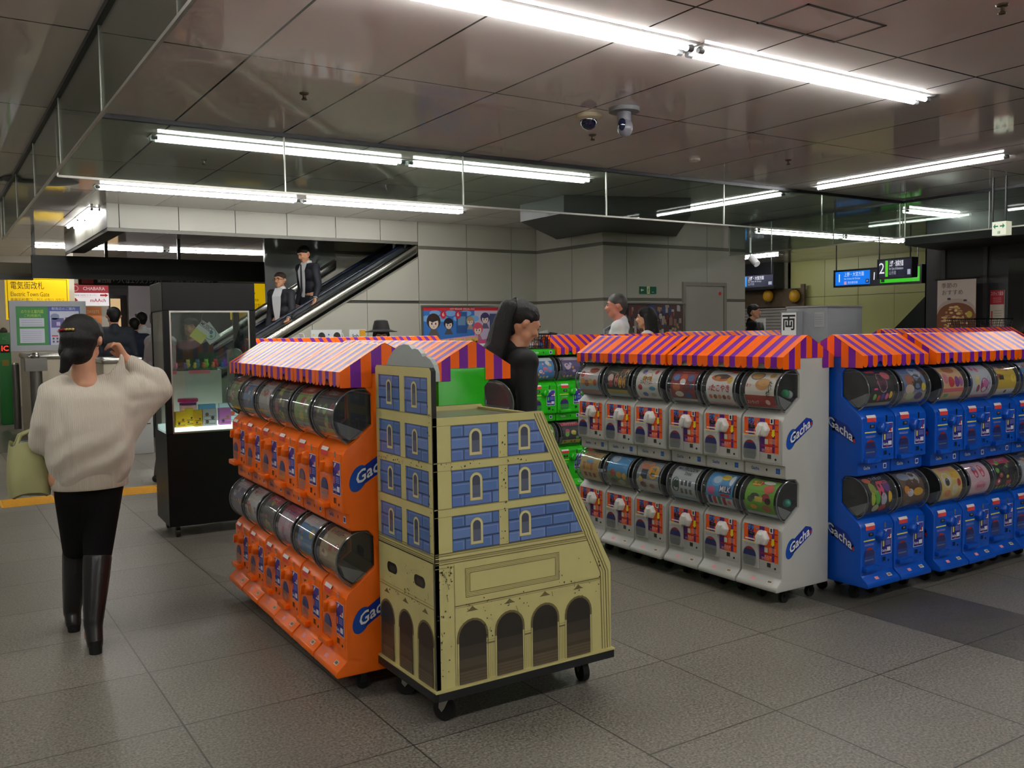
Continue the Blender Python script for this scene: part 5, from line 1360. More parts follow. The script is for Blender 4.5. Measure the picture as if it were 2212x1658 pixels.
# ticket gates and posts
def gate(px0, px1, ptop, Y, label, depth=1.4, ic=None):
    a = ony(px0, ptop, Y); c = ony(px1, ptop, Y)
    t = thing('ticket_gate', label, 'ticket gate', ((a.x+c.x)/2, Y, 0), 0, 'ticket gate cabinets')
    hw = (c.x-a.x)/2
    b = MB(); b.box((-hw, 0, 0), (hw, depth, a.z-.08), mat('gate_beige', (176, 164, 142), .4)); b.build('cabinet', t, bevel=(.02, 2))
    b = MB(); b.box((-hw-.02, -.03, a.z-.08), (hw+.02, depth, a.z), SATIN); b.build('steel_top', t, bevel=(.03, 3))
    b = MB(); b.box((-hw*.5, -.005, .25), (hw*.5, .0, .6), mat('gate_panel', (150, 140, 122), .5)); b.build('front_panel', t)
    if ic is not None:
        b = MB(); b.box((ic-.05, .1, a.z), (ic+.07, .3, a.z+.13), flat((40, 120, 60))); p = Paint(b, lambda u, v, l: Vector((ic+.01+u, .098-l*.002, a.z+.06+v)))
        p.rect(-.05, -.045, .05, .045, BLACK, 1); p.text('IC', 0, 0, .08, glow((255, 60, 40), 1.6), 2, bold=True); b.build('card_reader', t, weld=False)
gate(62, 215, 764, 14.4, 'beige ticket gate cabinet with steel top directly behind the woman, left half')
gate(222, 305, 772, 12.9, 'beige ticket gate cabinet with steel top below the raised hand', .7, ic=None)
def icpost(px, py, Y, label):
    a = ony(px, py, Y)
    t = thing('card_reader_post', label, 'card reader', (a.x, Y, 0), 0, 'green card reader gates')
    b = MB(); b.box((-.09, 0, 0), (.09, .5, a.z), flat((44, 128, 58))); b.build('post', t, bevel=(.015, 2))
    b = MB(); p = Paint(b, lambda u, v, l: Vector((u, -.004-l*.002, v)))
    p.rect(-.07, a.z-.34, .07, a.z-.2, BLACK, 1); p.text('IC', 0, a.z-.27, .12, glow((255, 60, 40), 1.6), 2, bold=True); b.build('display', t, weld=False)
    b = MB(); p = Paint(b, lambda u, v, l: Vector((u, -.004-l*.002, v))); p.text('IC', 0, a.z-.1, .07, flat((120, 190, 130)), 1); b.build('lettering', t, weld=False)
    b = MB(); p = Paint(b, lambda u, v, l: Vector((u, -.004-l*.002, v))); p.rect(-.05, a.z-.56, .05, a.z-.46, flat((150, 130, 40)), 1); b.build('yellow_label', t)
    b = MB(); b.ball((0, .1, a.z+.02), (.06, .06, .07), flat((70, 50, 40)), 10); b.build('lamp', t)
icpost(9, 718, 17.5, 'green card reader post with red IC display at the left picture edge')
icpost(262, 735, 15.6, 'green card reader post with red IC display by the raised hand')
def bollard(px, ptop, Y, r, label, box=False):
    a = ony(px, ptop, Y)
    t = thing('bollard', label, 'bollard', (a.x, Y, 0))
    b = MB(); b.cyl((0, 0, 0), (0, 0, a.z), r, r, mat('bollard_steel', (120, 116, 112), .35, .8), 16); b.build('post', t)
    b = MB()
    if box: b.box((-.13, -.1, a.z-.08), (.13, .1, a.z+.09), mat('bollard_steel')); b.ball((0, 0, a.z+.12), (.06, .06, .05), STEEL, 12)
    else: b.lathe([(r, a.z), (r*.9, a.z+.03), (.001, a.z+.04)], (0, 0, 0), STEEL, 16)
    b.build('cap', t)
bollard(33, 787, 16.6, .055, 'slim steel bollard at the left edge of the picture')
bollard(77, 788, 13.6, .075, 'steel bollard with box head left of the woman in white', True)
b = MB(); a = onz(0, 985, 0); b.box((-1.5, 13.2, 0), (1.05, 16.2, .008), mat('floor_plate', (110, 108, 106), .3, .6)); tag(b.build('floor_plate'), 'flat grey metal plate on the floor around the bollards', 'floor plate')
t = thing('low_cabinet', 'low white cabinet with handle on the floor between the woman and the display case', 'cabinet', ony(296, 955, 12.0))
hz = ony(296, 893, 12.0).z; t.location.z = 0
b = MB(); b.box((-.22, 0, .0), (.2, .4, hz), mat('cabinet_white', (200, 198, 196), .4)); b.build('cabinet_body', t, bevel=(.008, 2))
b = MB(); b.tube([(.1, -.005, hz-.13), (.1, -.03, hz-.13), (.16, -.03, hz-.13), (.16, -.005, hz-.13)], .006, DARKSTEEL, 6); b.build('handle', t)
# far passage beyond the gates
b = MB(); a = ony(240, 700, 27); c = ony(265, 610, 27); b.box((a.x-.2, 27, 0), (ony(276, 700, 27).x, 27.2, 2.6), mat('dark_shopfront', (64, 58, 58), .4)); o = b.build('shopfront'); tag(o, 'dark shop front with warm lit panels beyond the gates', 'shop front')
b = MB(); b.box((a.x, 26.95, 1.4), (ony(261, 700, 27).x, 26.99, 2.5), mat('warm_lit_panel', (0, 0, 0), .5, emit=.8, ecol=(225, 190, 140))); b.build('lit_panel', o)
b = MB(); a = ony(279, 700, 26); b.box((a.x, 25.9, 0), (a.x+1.3, 26, 2.9), mat('lilac_wall', (206, 196, 206), .4)); struct(b.build('wall_lilac'))
for i, (px, py) in enumerate(((245, 618), (272, 631), (297, 626))):
    p0 = Vector((5.1+.45*i, 31+1.5*(i % 2), ZC)); b = MB(); b.lathe([(.16, -.004), (.14, -.008), (.001, -.008)], (0, 0, 0), glow((255, 250, 235), 6), 18); tag(b.build('downlight', None, p0), 'round downlight in the ceiling of the far passage, %s one' % ('left', 'middle', 'right')[i], 'ceiling light', 'far downlights')

# ------------------------------------------------------------------ right hand hall
# shuttered front and dark band
X0 = 19.3
a = onx(1600, 705, X0); c = onx(1738, 560, X0)
SH = mat('shutter_slats', (176, 170, 164), .4, .2)
t = thing('roller_shutter', 'pale roller shutter with yellow lanterns beyond the service wall', 'shutter', (X0, 0, 0))
b = MB()
y0, y1 = onx(1728, 650, X0).y, 21.5
z = 0
while z < 2.0:
    b.box((0, y0, z), (.03, y1, z+.07), SH); b.box((.015, y0, z+.07), (.03, y1, z+.085), SEAM); z += .085
b.build('slats', t)
b = MB(); b.box((.0, y0-.02, 2.0), (.04, y1, 2.5), mat('brown_wood_slats', (92, 76, 58), .5, noise=.2, nscale=8)); b.build('wood_header', t)
b = MB(); b.box((.0, onx(1737, 650, X0).y, 0), (.06, y0-.02, 2.6), mat('brown_wood_slats')); b.build('side_jamb', t)
b = MB(); b.box((18.9, 16.45, 2.5), (19.3, 21.5, ZC), mat('dark_header', (34, 36, 44), .5)); struct(b.build('trim_dark_header'))
b = MB(); b.box((19.36, 16.45, 0), (19.46, 21.6, ZC), FARW); struct(b.build('wall_shutter'))
for i, px in enumerate((1662, 1719)):
    a = onx(px-3, 639, X0-.128)
    t = thing('paper_lantern', 'yellow round lantern on the shutter, %s' % ('nearer the service wall' if i == 0 else 'nearer the wooden jamb'), 'lantern', a, 0, 'yellow lanterns')
    b = MB(); b.ball((0, 0, 0), (.13, .15, .17), mat('lantern_paper', (200, 150, 30), .5), 14); b.build('lantern_body', t)
    b = MB(); b.cyl((0, 0, -.17), (0, 0, -.2), .06, .06, BLACK, 10); b.cyl((0, 0, .16), (0, 0, .19), .06, .06, BLACK, 10); b.build('lantern_cap', t)
def white_notice(p, w, h): p.text('5', w*.75, h*.7, h*.35, RED, 1, bold=True); p.rect(w*.1, h*.2, w*.6, h*.3, flat((150, 150, 150)), 1)
a, w, h = rectX(1628, 687, 1652, 745, 16.5)
t = board('notice_board', 'white notice with a red figure beside the man in black', 'notice', a, YR, w, h, .03, WHITE, white_notice)
b = MB(); b.box((.005, -w/2-.02, -a.z), (.03, -w/2+.02, .02), GREYPL); b.box((-.15, -w/2-.2, -a.z), (.18, -w/2+.2, -a.z+.02), GREYPL); b.build('stand', t)
# platform signs
def psign(col, num, jp, en):
    def d(p, w, h):
        p.rect(0, 0, w, h, flat((28, 34, 70)), 1)
        p.rect(w*.22, h*.06, w*.3, h*.94, glow(col, 1.0), 2); p.text(num, w*.11, h*.5, h*.85, glow((240, 240, 245), 1.0), 2, width=w*.16)
        p.text(jp, w*.34, h*.74, h*.34, glow((240, 240, 250), .9), 2, 'l', width=w*.42, bold=True); p.text(en, w*.34, h*.48, h*.2, glow((220, 225, 240), .8), 2, 'l', width=w*.42)
        p.text('山手線', w*.34, h*.24, h*.24, glow((200, 205, 225), .6), 2, 'l', width=w*.2); p.rect(w*.88, h*.12, w*.97, h*.4, glow((190, 195, 220), .7), 2)
    return d
NV = mat('sign_navy', (24, 28, 44), .3)
def hang(t, w, h, ux, top):
    b = MB()
    for f in (.02, .96): b.box(Vector(ux)*(w*f)+Vector((0, 0, h))-Vector((.008, .008, 0)), Vector(ux)*(w*f)+Vector((.008, .008, top)), BLKPL)
    b.build('hanger', t)
a, w, h = rectX(1590, 592, 1670, 622, 17.2)
t = board('platform_sign', 'dark platform sign with white 1 and blue bar beside the service wall', 'sign', a, YR, w, h, .15, NV, psign((30, 150, 240), '1', '上野・大宮方面', 'for Ueno & Omiya'), 'platform signs'); hang(t, w, h, YR, ZC-a.z)
def bigsign(p, w, h):
    p.rect(0, 0, w, h, flat((30, 32, 40)), 1); p.rect(w*.01, h*.06, w*.43, h*.94, glow((20, 120, 235), 1.0), 2)
    p.text('1', w*.06, h*.5, h*.75, glow((240, 245, 250), 1), 3); p.text('上野・大宮方面', w*.12, h*.72, h*.3, glow((210, 230, 250), 1), 3, 'l', width=w*.24); p.text('for Ueno & Omiya', w*.12, h*.46, h*.16, glow((190, 215, 245), 1), 3, 'l', width=w*.22)
    p.rect(w*.12, h*.1, w*.15, h*.3, glow((220, 150, 170), .9), 3); p.text('京浜東北線', w*.165, h*.2, h*.18, glow((190, 215, 245), 1), 3, 'l', width=w*.12); p.rect(w*.38, h*.14, w*.42, h*.38, glow((20, 30, 70), 1), 3); p.text('21', w*.4, h*.26, h*.16, glow((240, 240, 240), 1), 4)
    p.text('1', w*.48, h*.5, h*.7, glow((235, 240, 245), 1), 3, rot=-.05); p.rect(w*.55, h*.06, w*.985, h*.94, glow((60, 190, 40), 1.0), 2)
    p.text('2', w*.94, h*.5, h*.75, glow((240, 245, 240), 1), 3); p.text('上野・池袋方面', w*.66, h*.6, h*.3, glow((220, 245, 220), 1), 3, 'l', width=w*.2); p.rect(w*.56, h*.1, w*.6, h*.34, glow((20, 40, 20), 1), 3)
a, w, h = rectX(1803, 583, 1992, 614, 16.0)
a = onx(1803, 619, 16.0); h = onx(1803, 586, 16.0).z-a.z; w = a.y-onx(1990, 590, 16.0).y
t = board('platform_sign', 'long lit platform sign, blue with 1 and green with 2', 'sign', a, YR, w, h, .2, NV, bigsign, 'platform signs', .02, BLKPL); hang(t, w, h, YR, ZC-a.z)
a = onx(1897, 601, 14.2); h = onx(1897, 562, 14.2).z-a.z; w = a.y-onx(1969, 600, 14.2).y
t = board('platform_sign', 'black platform sign with white 2 and green bar in front of the long sign', 'sign', a, YR, w, h, .15, mat('sign_black', (24, 24, 26), .3), psign((90, 200, 40), '2', '上野・池袋方面', 'for Ueno & Ikebukuro'), 'platform signs', .015, BLKPL); hang(t, w, h, YR, ZC-a.z)
# hanging exit guide box
a = onx(2143, 509, 10.6); h = onx(2143, 480, 10.6).z-a.z; w = a.y-onx(2173, 500, 10.6).y
def exitarrow(p, w, h):
    g = flat((20, 150, 100)); p.rect(0, 0, w, h, glow((236, 240, 215), .9), 1)
    for s in (-1, 1): p.poly([(w*.5+s*w*.42, h*.66), (w*.5+s*w*.26, h*.86), (w*.5+s*w*.26, h*.71), (w*.5+s*w*.06, h*.71), (w*.5+s*w*.06, h*.61), (w*.5+s*w*.26, h*.61), (w*.5+s*w*.26, h*.46)], g, 2)
    for k in (-1, 0, 1): p.rect(w*.5+k*w*.07-w*.02, h*.1, w*.5+k*w*.07+w*.02, h*.3, g, 2)
t = board('exit_guide_sign', 'small lit hanging box sign with green double arrow', 'exit sign', a, YR, w, h, .12, mat('lit_box', (225, 228, 200), .4, emit=.5), exitarrow); hang(t, w, h, YR, ZC-a.z)
# restaurant front: dark wall, canopy, banner, recruiting notice
DKW = mat('dark_restaurant_wall', (44, 42, 44), .4)
XF = 13.6
y0 = onx(1998, 640, XF).y
b = MB(); b.box((XF, -5, 0), (XF+.3, y0, 2.72), DKW); b.box((XF, -5, 2.72), (XF+.3, y0, ZC), mat('dark_ceiling_edge', (58, 58, 60), .4)); struct(b.build('wall_restaurant'))
b = MB(); b.box((XF, y0-.02, 0), (19.5, y0, ZC), DKW); struct(b.build('wall_restaurant_side'))
cA = onx(1955, 530, 12.2)
b = MB(); b.prism([(12.2, cA.y), (XF, cA.y+.3), (XF, -3), (12.2, -3)], lambda u, v, w: Vector((u, v, w)), 2.66, 2.78, mat('canopy_dark', (40, 40, 42), .4)); struct(b.build('trim_canopy'))
for px in (2040, 2130):
    a = onx(px, 640, XF); b = MB(); b.box((XF-.04, a.y-.03, 0), (XF, a.y+.03, 2.66), mat('dark_mullion', (62, 60, 60), .4)); struct(b.build('trim_front'))
a = onx(2178, 690, XF-.01); b = MB(); b.box((XF-.03, -3, .2), (XF-.008, a.y, 2.45), mat('dark_window', (28, 27, 29), .08)); struct(b.build('window_1'))
def bowl(p, w, h):
    p.rect(0, 0, w, h, flat((205, 186, 174)), 1)
    p.text('季節の', w*.32, h*.88, h*.115, flat((70, 62, 60)), 3, width=w*.5); p.text('おすすめ', w*.4, h*.74, h*.115, flat((70, 62, 60)), 3, width=w*.68)
    p.poly([(0, 0), (w, 0), (w, h*.36)]+[(w*.5+w*.5*math.cos(math.pi*k/16), h*.36+h*.26*math.sin(math.pi*k/16)) for k in range(1, 16)]+[(0, h*.36)], flat((186, 164, 150)), 2)
    p.poly([(0, 0), (w, 0), (w, h*.3)]+[(w*.5+w*.48*math.cos(math.pi*k/16), h*.3+h*.24*math.sin(math.pi*k/16)) for k in range(1, 16)]+[(0, h*.3)], flat((128, 70, 40)), 3)
    q = random.Random(2)
    for i in range(70):
        u, v = q.uniform(.1, .9), q.uniform(.02, .46)
        if (u-.48)**2*3.2+(v-.18)**2*5 > .4: continue
        p.disc(w*u, h*v, w*q.uniform(.03, .07), h*q.uniform(.014, .03), flat(q.choice([(206, 160, 100), (222, 182, 120), (190, 140, 80), (230, 196, 140), (170, 116, 66)])), 4+i*.06, 9)
    p.disc(w*.85, h*.3, w*.08, h*.07, flat((196, 170, 60)), 9, 10)
    for u, v in ((.32, .62), (.74, .58)): p.disc(w*u, h*v, w*.05, h*.02, flat((60, 56, 90)), 9, 8)
a = onx(2024, 712, 13.25); h = onx(2024, 606, 13.25).z-a.z; w = a.y-onx(2108, 640, 13.25).y
t = board('hanging_banner', 'tall food banner with Japanese lettering and a bowl of rice, on the restaurant front', 'banner', a, YR, w, h, .01, flat((205, 186, 174)), bowl)
b = MB(); b.cyl((0, .04, h+.01), (0, -w-.04, h+.01), .012, .012, BLKPL, 8); b.build('banner_rod', t)
def recruit(p, w, h):
    p.rect(0, h*.62, w, h, flat((176, 30, 46)), 1); p.rect(0, 0, w, h*.62, flat((206, 190, 170)), 1); p.text('スタッフ募集', w*.5, h*.9, h*.12, flat((240, 200, 200)), 2, width=w*.9)
    for k in range(3): p.rect(w*.2, h*(.68+.05*k), w*.8, h*(.695+.05*k), flat((226, 130, 130)), 2)
    p.rect(w*.08, h*.05, w*.2, h*.45, flat((200, 70, 70)), 2)
    for k in range(6): p.rect(w*.3, h*(.1+.07*k), w*.85, h*(.115+.07*k), flat((150, 140, 130)), 2)
a = onx(2138, 708, XF-.021); h = onx(2138, 627, XF-.021).z-a.z; w = a.y-onx(2169, 660, XF-.021).y
board('staff_notice', 'red and cream staff recruiting notice beside the food banner', 'notice', a, YR, w, h, .02, WHITE, recruit)
# dark stair side in front of the olive wall
X1 = 17.5
pts = [onx(1925, 716, X1), onx(2002, 636, X1), onx(2012, 716, X1)]
b = MB(); b.prism([(p_.y, p_.z) for p_ in (pts[0], pts[1], pts[2])]+[(pts[2].y, .2), (pts[0].y, .2)], lambda u, v, w: Vector((w, u, v)), X1, X1+.15, mat('stair_dark_glass', (26, 30, 30), .12)); struct(b.build('wall_stair_side'))
# small security camera on the corner of the service wall
t = thing('wall_camera', 'white bullet security camera on the end of the service wall', 'security camera', onx(1622, 556, 13.4))
b = MB(); b.cyl((0, 0, 0), (0, -.16, -.14), .065, .065, mat('white_camera', (205, 205, 208), .35), 14); b.build('camera_body', t)
b = MB(); b.tube([(0, .0, 0.02), (0, .02, .14), (0, .02, ZC-t.location.z-.001)], .02, mat('white_camera'), 8); b.build('bracket', t)

# ------------------------------------------------------------------ money changer box behind the machines
dn = ondist(1787, 7.5)
zt = HC+41.5/FPX*7.35
cx, cyy = dn.x, dn.y
L1 = 0
for k in range(400):
    L1 = k*.005
    q = Vector((cx, cyy+L1, zt)); v = q-CP
    if PW/2+FPX*(v @ CR)/(v @ _f) <= 1700: break
L2 = 0
for k in range(400):
    L2 = k*.005
    q = Vector((cx+L2, cyy, zt)); v = q-CP
    if PW/2+FPX*(v @ CR)/(v @ _f) >= 1863: break
t = thing('money_changer', 'grey money changer cabinet with tall Japanese sign behind the white machines', 'change machine', (cx, cyy, 0))
b = MB(); b.box((0, 0, 0), (L2, L1, zt), mat('changer_grey', (118, 120, 123), .4)); b.build('cabinet', t, bevel=(.008, 2))
b = MB(); b.box((-.004, -.004, zt), (L2+.004, L1+.004, zt+.012), mat('changer_top', (130, 126, 124), .4)); b.build('top_panel', t)
b = MB(); p = Paint(b, lambda u, v, l: Vector((-.0008-l*.0012, L1-u, v)))
p.rect(L1*.35, zt-.09, L1*.4, zt-.03, flat((60, 170, 90)), 1); b.build('green_sticker', t)
b = MB(); p = Paint(b, lambda u, v, l: Vector((-.0008-l*.0012, L1-u, v)))
p.rect(L1*.7, zt-.16, L1*.93, zt-.04, flat((150, 152, 154)), 1)
for k in range(5): p.rect(L1*.72, zt-.06-k*.018, L1*.9, zt-.064-k*.018, flat((120, 122, 124)), 2)
b.build('sticker', t)
b = MB(); b.box((-.07, L1-.17, zt-.62), (-.005, L1+.0, zt-.03), GREYPL); b.build('sign_holder', t)
b = MB(); p = Paint(b, lambda u, v, l: Vector((-.0702-l*.0012, L1-u, v)))
p.rect(.012, zt-.61, .158, zt-.04, WHITE, 1); p.text('両', .085, zt-.125, .14, BLACK, 2, bold=True); p.text('替', .085, zt-.3, .14, BLACK, 2, bold=True); p.text('機', .085, zt-.48, .14, BLACK, 2, bold=True)
b.build('sign_face', t)

# ------------------------------------------------------------------ baskets and paper racks on the machine tops
def basket(loc, w, d, h, label, rz=0, n=9, fill=None):
    t = thing('wire_basket', label, 'basket', loc, rz, 'black baskets on machine tops')
    b = MB()
    m = BLKPL; s = .0025
    def P(i, z):
        k = 1+.12*(z/h); return i[0]*k, i[1]*k
    for z in [h*j/5 for j in range(6)]:
        k = 1+.12*z/h; r = s if z < h else .007
        for (a, c) in (((-w/2*k, -d/2*k), (w/2*k, -d/2*k)), ((w/2*k, -d/2*k), (w/2*k, d/2*k)), ((w/2*k, d/2*k), (-w/2*k, d/2*k)), ((-w/2*k, d/2*k), (-w/2*k, -d/2*k))):
            b.cyl((a[0], a[1], z+s), (c[0], c[1], z+s), r, r, m, 5)
    for j in range(n+1):
        f = -.5+j/n
        for q in (((f*w, -d/2), ), ((f*w, d/2), ), ((-w/2, f*d), ), ((w/2, f*d), )):
            x, y = q[0]; b.cyl((x, y, s), (x*1.12, y*1.12, h), s, s, m, 5)
    b.box((-w/2, -d/2, 0), (w/2, d/2, .004), m)
    b.build('wire_body', t)
    return t
basket((4.36+.146, 6.64, 1.319), .2, .22, .125, 'black wire basket of empty capsules on the roofless green machine')
crn = random.Random(8)
for i in range(9):
    b = MB(); c = crn.choice([(230, 110, 90), (240, 240, 240), (230, 170, 150), (90, 120, 180)])
    b.ball((0, 0, 0), .026, flat(c, .25), 10)
    tag(b.build('empty_capsule', None, (4.45+.055*(i % 3), 6.585+.055*((i//3) % 3), 1.352)), 'empty plastic capsule lying in the wire basket on the roofless green machine', 'capsule', 'empty capsules in the wire basket')
t = thing('table_rack', 'dark low shelf unit with baskets behind the blue machines', 'shelf unit', (8.3, 6.3, 0))
b = MB(); b.box((0, 0, 1.34), (4.2, .45, 1.38), BLKPL); b.build('shelf', t)
for x in (.02, 4.14):
    for y in (.02, .4): b = MB(); b.box((x, y, 0), (x+.04, y+.03, 1.34), BLKPL); b.build('leg', t)
q = ondist(1884, 10.35); basket((q.x+.05, 6.5, 1.38), .26, .3, .15, 'black basket behind the blue machines, beside the money changer', 0, 8)
basket((11.35, 6.5, 1.381), .8, .3, .17, 'long black basket behind the blue machines at the right edge', 0, 12)
# magazine rack before the wall
t = thing('magazine_rack', 'slim white rack holding free magazines in front of the escalator wall', 'magazine rack', (4.3, 11.6, 0))
b = MB(); b.box((-1.0, 0, 0), (1.0, .35, 1.28), mat('rack_white', (200, 198, 190), .5)); b.build('rack_body', t)
def mag(p, w, h, kind):
    if kind == 2:
        p.text('Job', w*.36, h*.62, h*.3, flat((50, 46, 44)), 2, bold=True); p.rect(w*.6, h*.6, w*.98, h*.97, flat((236, 170, 40)), 2); p.rect(w*.7, h*.05, w*.98, h*.25, flat((240, 190, 50)), 2)
    else:
        p.disc(w*.68, h*.6, w*.24, h*.26, flat((50, 40, 36)), 2, 14); p.poly([(w*.44, h*.62), (w*.6, h*.58), (w*.72, h*.4), (w*.66, 0), (w*.4, 0), (w*.44, h*.3), (w*.38, h*.36)], flat((214, 170, 146)), 3)
        p.disc(w*.14, h*.72, w*.06, h*.05, flat((230, 200, 60) if kind == 0 else (80, 140, 210)), 2, 10)
for i, (px0, px1, py0, k) in enumerate(((673, 705, 713, 0), (706, 738, 713, 1), (756, 790, 715, 2))):
    a, w, h = rectY(px0, py0, px1, 752, 11.7)
    a.z = 1.285; h = .24
    board('magazine', ['white magazine with a dark haired portrait, first in the rack', 'white magazine with a dark haired portrait, second in the rack', 'white magazine reading Job with an orange square'][i], 'magazine', a, XR, w, h, .02, flat((232, 234, 236)), lambda p, w, h, k=k: mag(p, w, h, k), 'magazines in the rack')
for i, px in enumerate((664, 742, 748)):
    a = ony(px, 735, 11.72); b = MB(); b.box((0, 0, 0), (.015, .16, .2), flat((222, 220, 212)), Matrix.Rotation(RAD(-18), 4, 'Y'))
    tag(b.build('magazine', None, (a.x, 11.72, 1.285)), ['leaning white magazine seen from its edge at the rack end', 'white magazine seen from its edge beside the Job one, outer', 'white magazine seen from its edge beside the Job one, inner'][i], 'magazine', 'magazines in the rack')
t = thing('paper_rack', 'pale counter with stacked papers before the corner wall', 'rack', (7.6, 10.9, 0))
b = MB(); b.box((-1.0, 0, 0), (.95, .4, 1.3), mat('rack_white')); b.build('rack_body', t)
for i, (px, c, hh) in enumerate(((1183, (196, 196, 190), .17), (1198, (66, 66, 66), .14), (1215, (190, 190, 180), .12), (1226, (205, 204, 196), .12), (1243, (212, 210, 200), .1))):
    a = ony(px, 720, 10.95); b = MB(); b.box((-.07, 0, 0), (.07, .02, hh), flat(c), Matrix.Rotation(RAD((-12, 8, -2, 0, 0)[i]), 4, 'Y'))
    p = Paint(b, lambda u, v, l: Matrix.Rotation(RAD((-12, 8, -5, 0, 0)[i]), 4, 'Y') @ Vector((u, -l*.001, v)))
    for k in range(4): p.rect(-.05, .02+k*.022, .05, .028+k*.022, flat((120, 120, 116)), 1)
    tag(b.build('leaflet_stack', None, (a.x, 11.0, 1.305)), ['tilted newspaper stack at the left end of the pale counter', 'dark folded paper beside the tilted newspapers', 'leaflet stack in the middle of the pale counter', 'pale leaflet stack right of the middle on the counter', 'plain leaflet stack at the right end of the counter'][i], 'papers', 'papers on the pale counter')
# ------------------------------------------------------------------ people
V3 = Vector
SKIN = mat('skin', (206, 150, 118), .5, sub=.15)
SKINP = mat('skin_ruddy', (200, 130, 110), .5, sub=.15)
HAIRK = mat('black_hair', (13, 11, 10), .62, spec=.35, bump=.9, bscale=160)
HAIRB = mat('brown_hair', (52, 36, 28), .45, bump=.6, bscale=120)
CLOTH_BLACK = mat('black_cloth', (9, 9, 11), .8, spec=.2)
SUIT = mat('dark_suit', (34, 35, 42), .7)
SUIT2 = mat('navy_suit', (26, 28, 38), .7)
SHIRT = mat('white_shirt', (214, 214, 216), .7)
SHOE = mat('black_leather', (14, 13, 13), .28)
EYE = flat((24, 18, 16), .2)
LIP = flat((160, 84, 78), .5)
def rc_mesh(b, pr, m, n=14):
    a, c, ra, rb = V3(pr[0]), V3(pr[1]), pr[2], pr[3]
    sy = pr[4] if len(pr) > 4 else 1
    if (c-a).length < 1e-5: c = a+V3((0, 0, 1e-3))
    x, y, d = frame_axes(c-a); L = (c-a).length; rings = []
    for i in range(6):
        t = -math.pi/2+math.pi/2*i/5; rings.append((ra*math.cos(t)+1e-5, ra*math.sin(t)))
    for i in range(6):
        t = math.pi/2*i/5; rings.append((rb*math.cos(t)+1e-5, L+rb*math.sin(t)))
    ym = (a.y+c.y)/2; P = []
    for r, h in rings:
        for k in range(n):
            q = a+d*h+(x*math.cos(2*math.pi*k/n)+y*math.sin(2*math.pi*k/n))*r
            if sy != 1: q = V3((q.x, ym+(q.y-ym)*sy, q.z))
            P.append(q)
    F = [(i*n+k, i*n+(k+1) % n, (i+1)*n+(k+1) % n, (i+1)*n+k) for i in range(len(rings)-1) for k in range(n)]
    F += [tuple(range(n))[::-1], tuple((len(rings)-1)*n+k for k in range(n))]
    b.raw(P, F, m, True)
def blend(name, prims, m, parent, voxel=.01, smooth=4, cut=None):
    """one continuous skin grown over a set of tapering limbs"""
    b = MB()
    for pr in prims: rc_mesh(b, pr, m)
    o = b.build('tmp', None, weld=False)
    md = o.modifiers.new('r', 'REMESH'); md.mode = 'VOXEL'; md.voxel_size = voxel; md.use_smooth_shade = True
    if smooth:
        s = o.modifiers.new('s', 'SMOOTH'); s.factor = .5; s.iterations = smooth
    dg = bpy.context.evaluated_depsgraph_get()
    me = bpy.data.meshes.new_from_object(o.evaluated_get(dg))
    me.name = name
    old = o.data; bpy.data.objects.remove(o); bpy.data.meshes.remove(old)
    me.materials.clear(); me.materials.append(m)
    if cut:
        bm = bmesh.new(); bm.from_mesh(me)
        bmesh.ops.delete(bm, geom=[v for v in bm.verts if cut(v.co)], context='VERTS'); bm.to_mesh(me); bm.free()
    me.polygons.foreach_set('use_smooth', [True]*len(me.polygons)); me.update()
    r = bpy.data.objects.new(name, me); COL.objects.link(r); r.parent = parent
    return r
def hand_prims(w, d, side=1, s=1.0, curl=.35, nrm=None):
    """palm and five bent fingers from the wrist w along d"""
    d = V3(d).normalized(); nrm = V3(nrm or (0, 1, 0)); nrm = (nrm-d*nrm.dot(d)).normalized(); x = d.cross(nrm).normalized()*side
    w = V3(w); P = []
    for k in (-1, -.33, .33, 1): P.append((w+d*.012*s, w+d*.085*s+x*k*.028*s, .021*s, .0135*s))
    for i, (k, L) in enumerate(((-1, .062), (-.36, .075), (.3, .07), (.95, .054))):
        p0 = w+d*.085*s+x*k*.028*s; d1 = (d*math.cos(curl)+nrm*math.sin(curl)).normalized(); p1 = p0+d1*L*.5*s
        d2 = (d*math.cos(curl*2.6)+nrm*math.sin(curl*2.6)).normalized(); p2 = p1+d2*L*.5*s
        P += [(p0, p1, .0092*s, .0085*s), (p1, p2, .0085*s, .007*s)]
    t0 = w+d*.025*s-x*.022*s; t1 = t0+(d*.6-x*.8).normalized()*.035*s+nrm*.008*s; t2 = t1+(d*.9-x*.2).normalized()*.03*s+nrm*.008*s
    P += [(t0, t1, .013*s, .0105*s), (t1, t2, .0105*s, .008*s)]
    return P
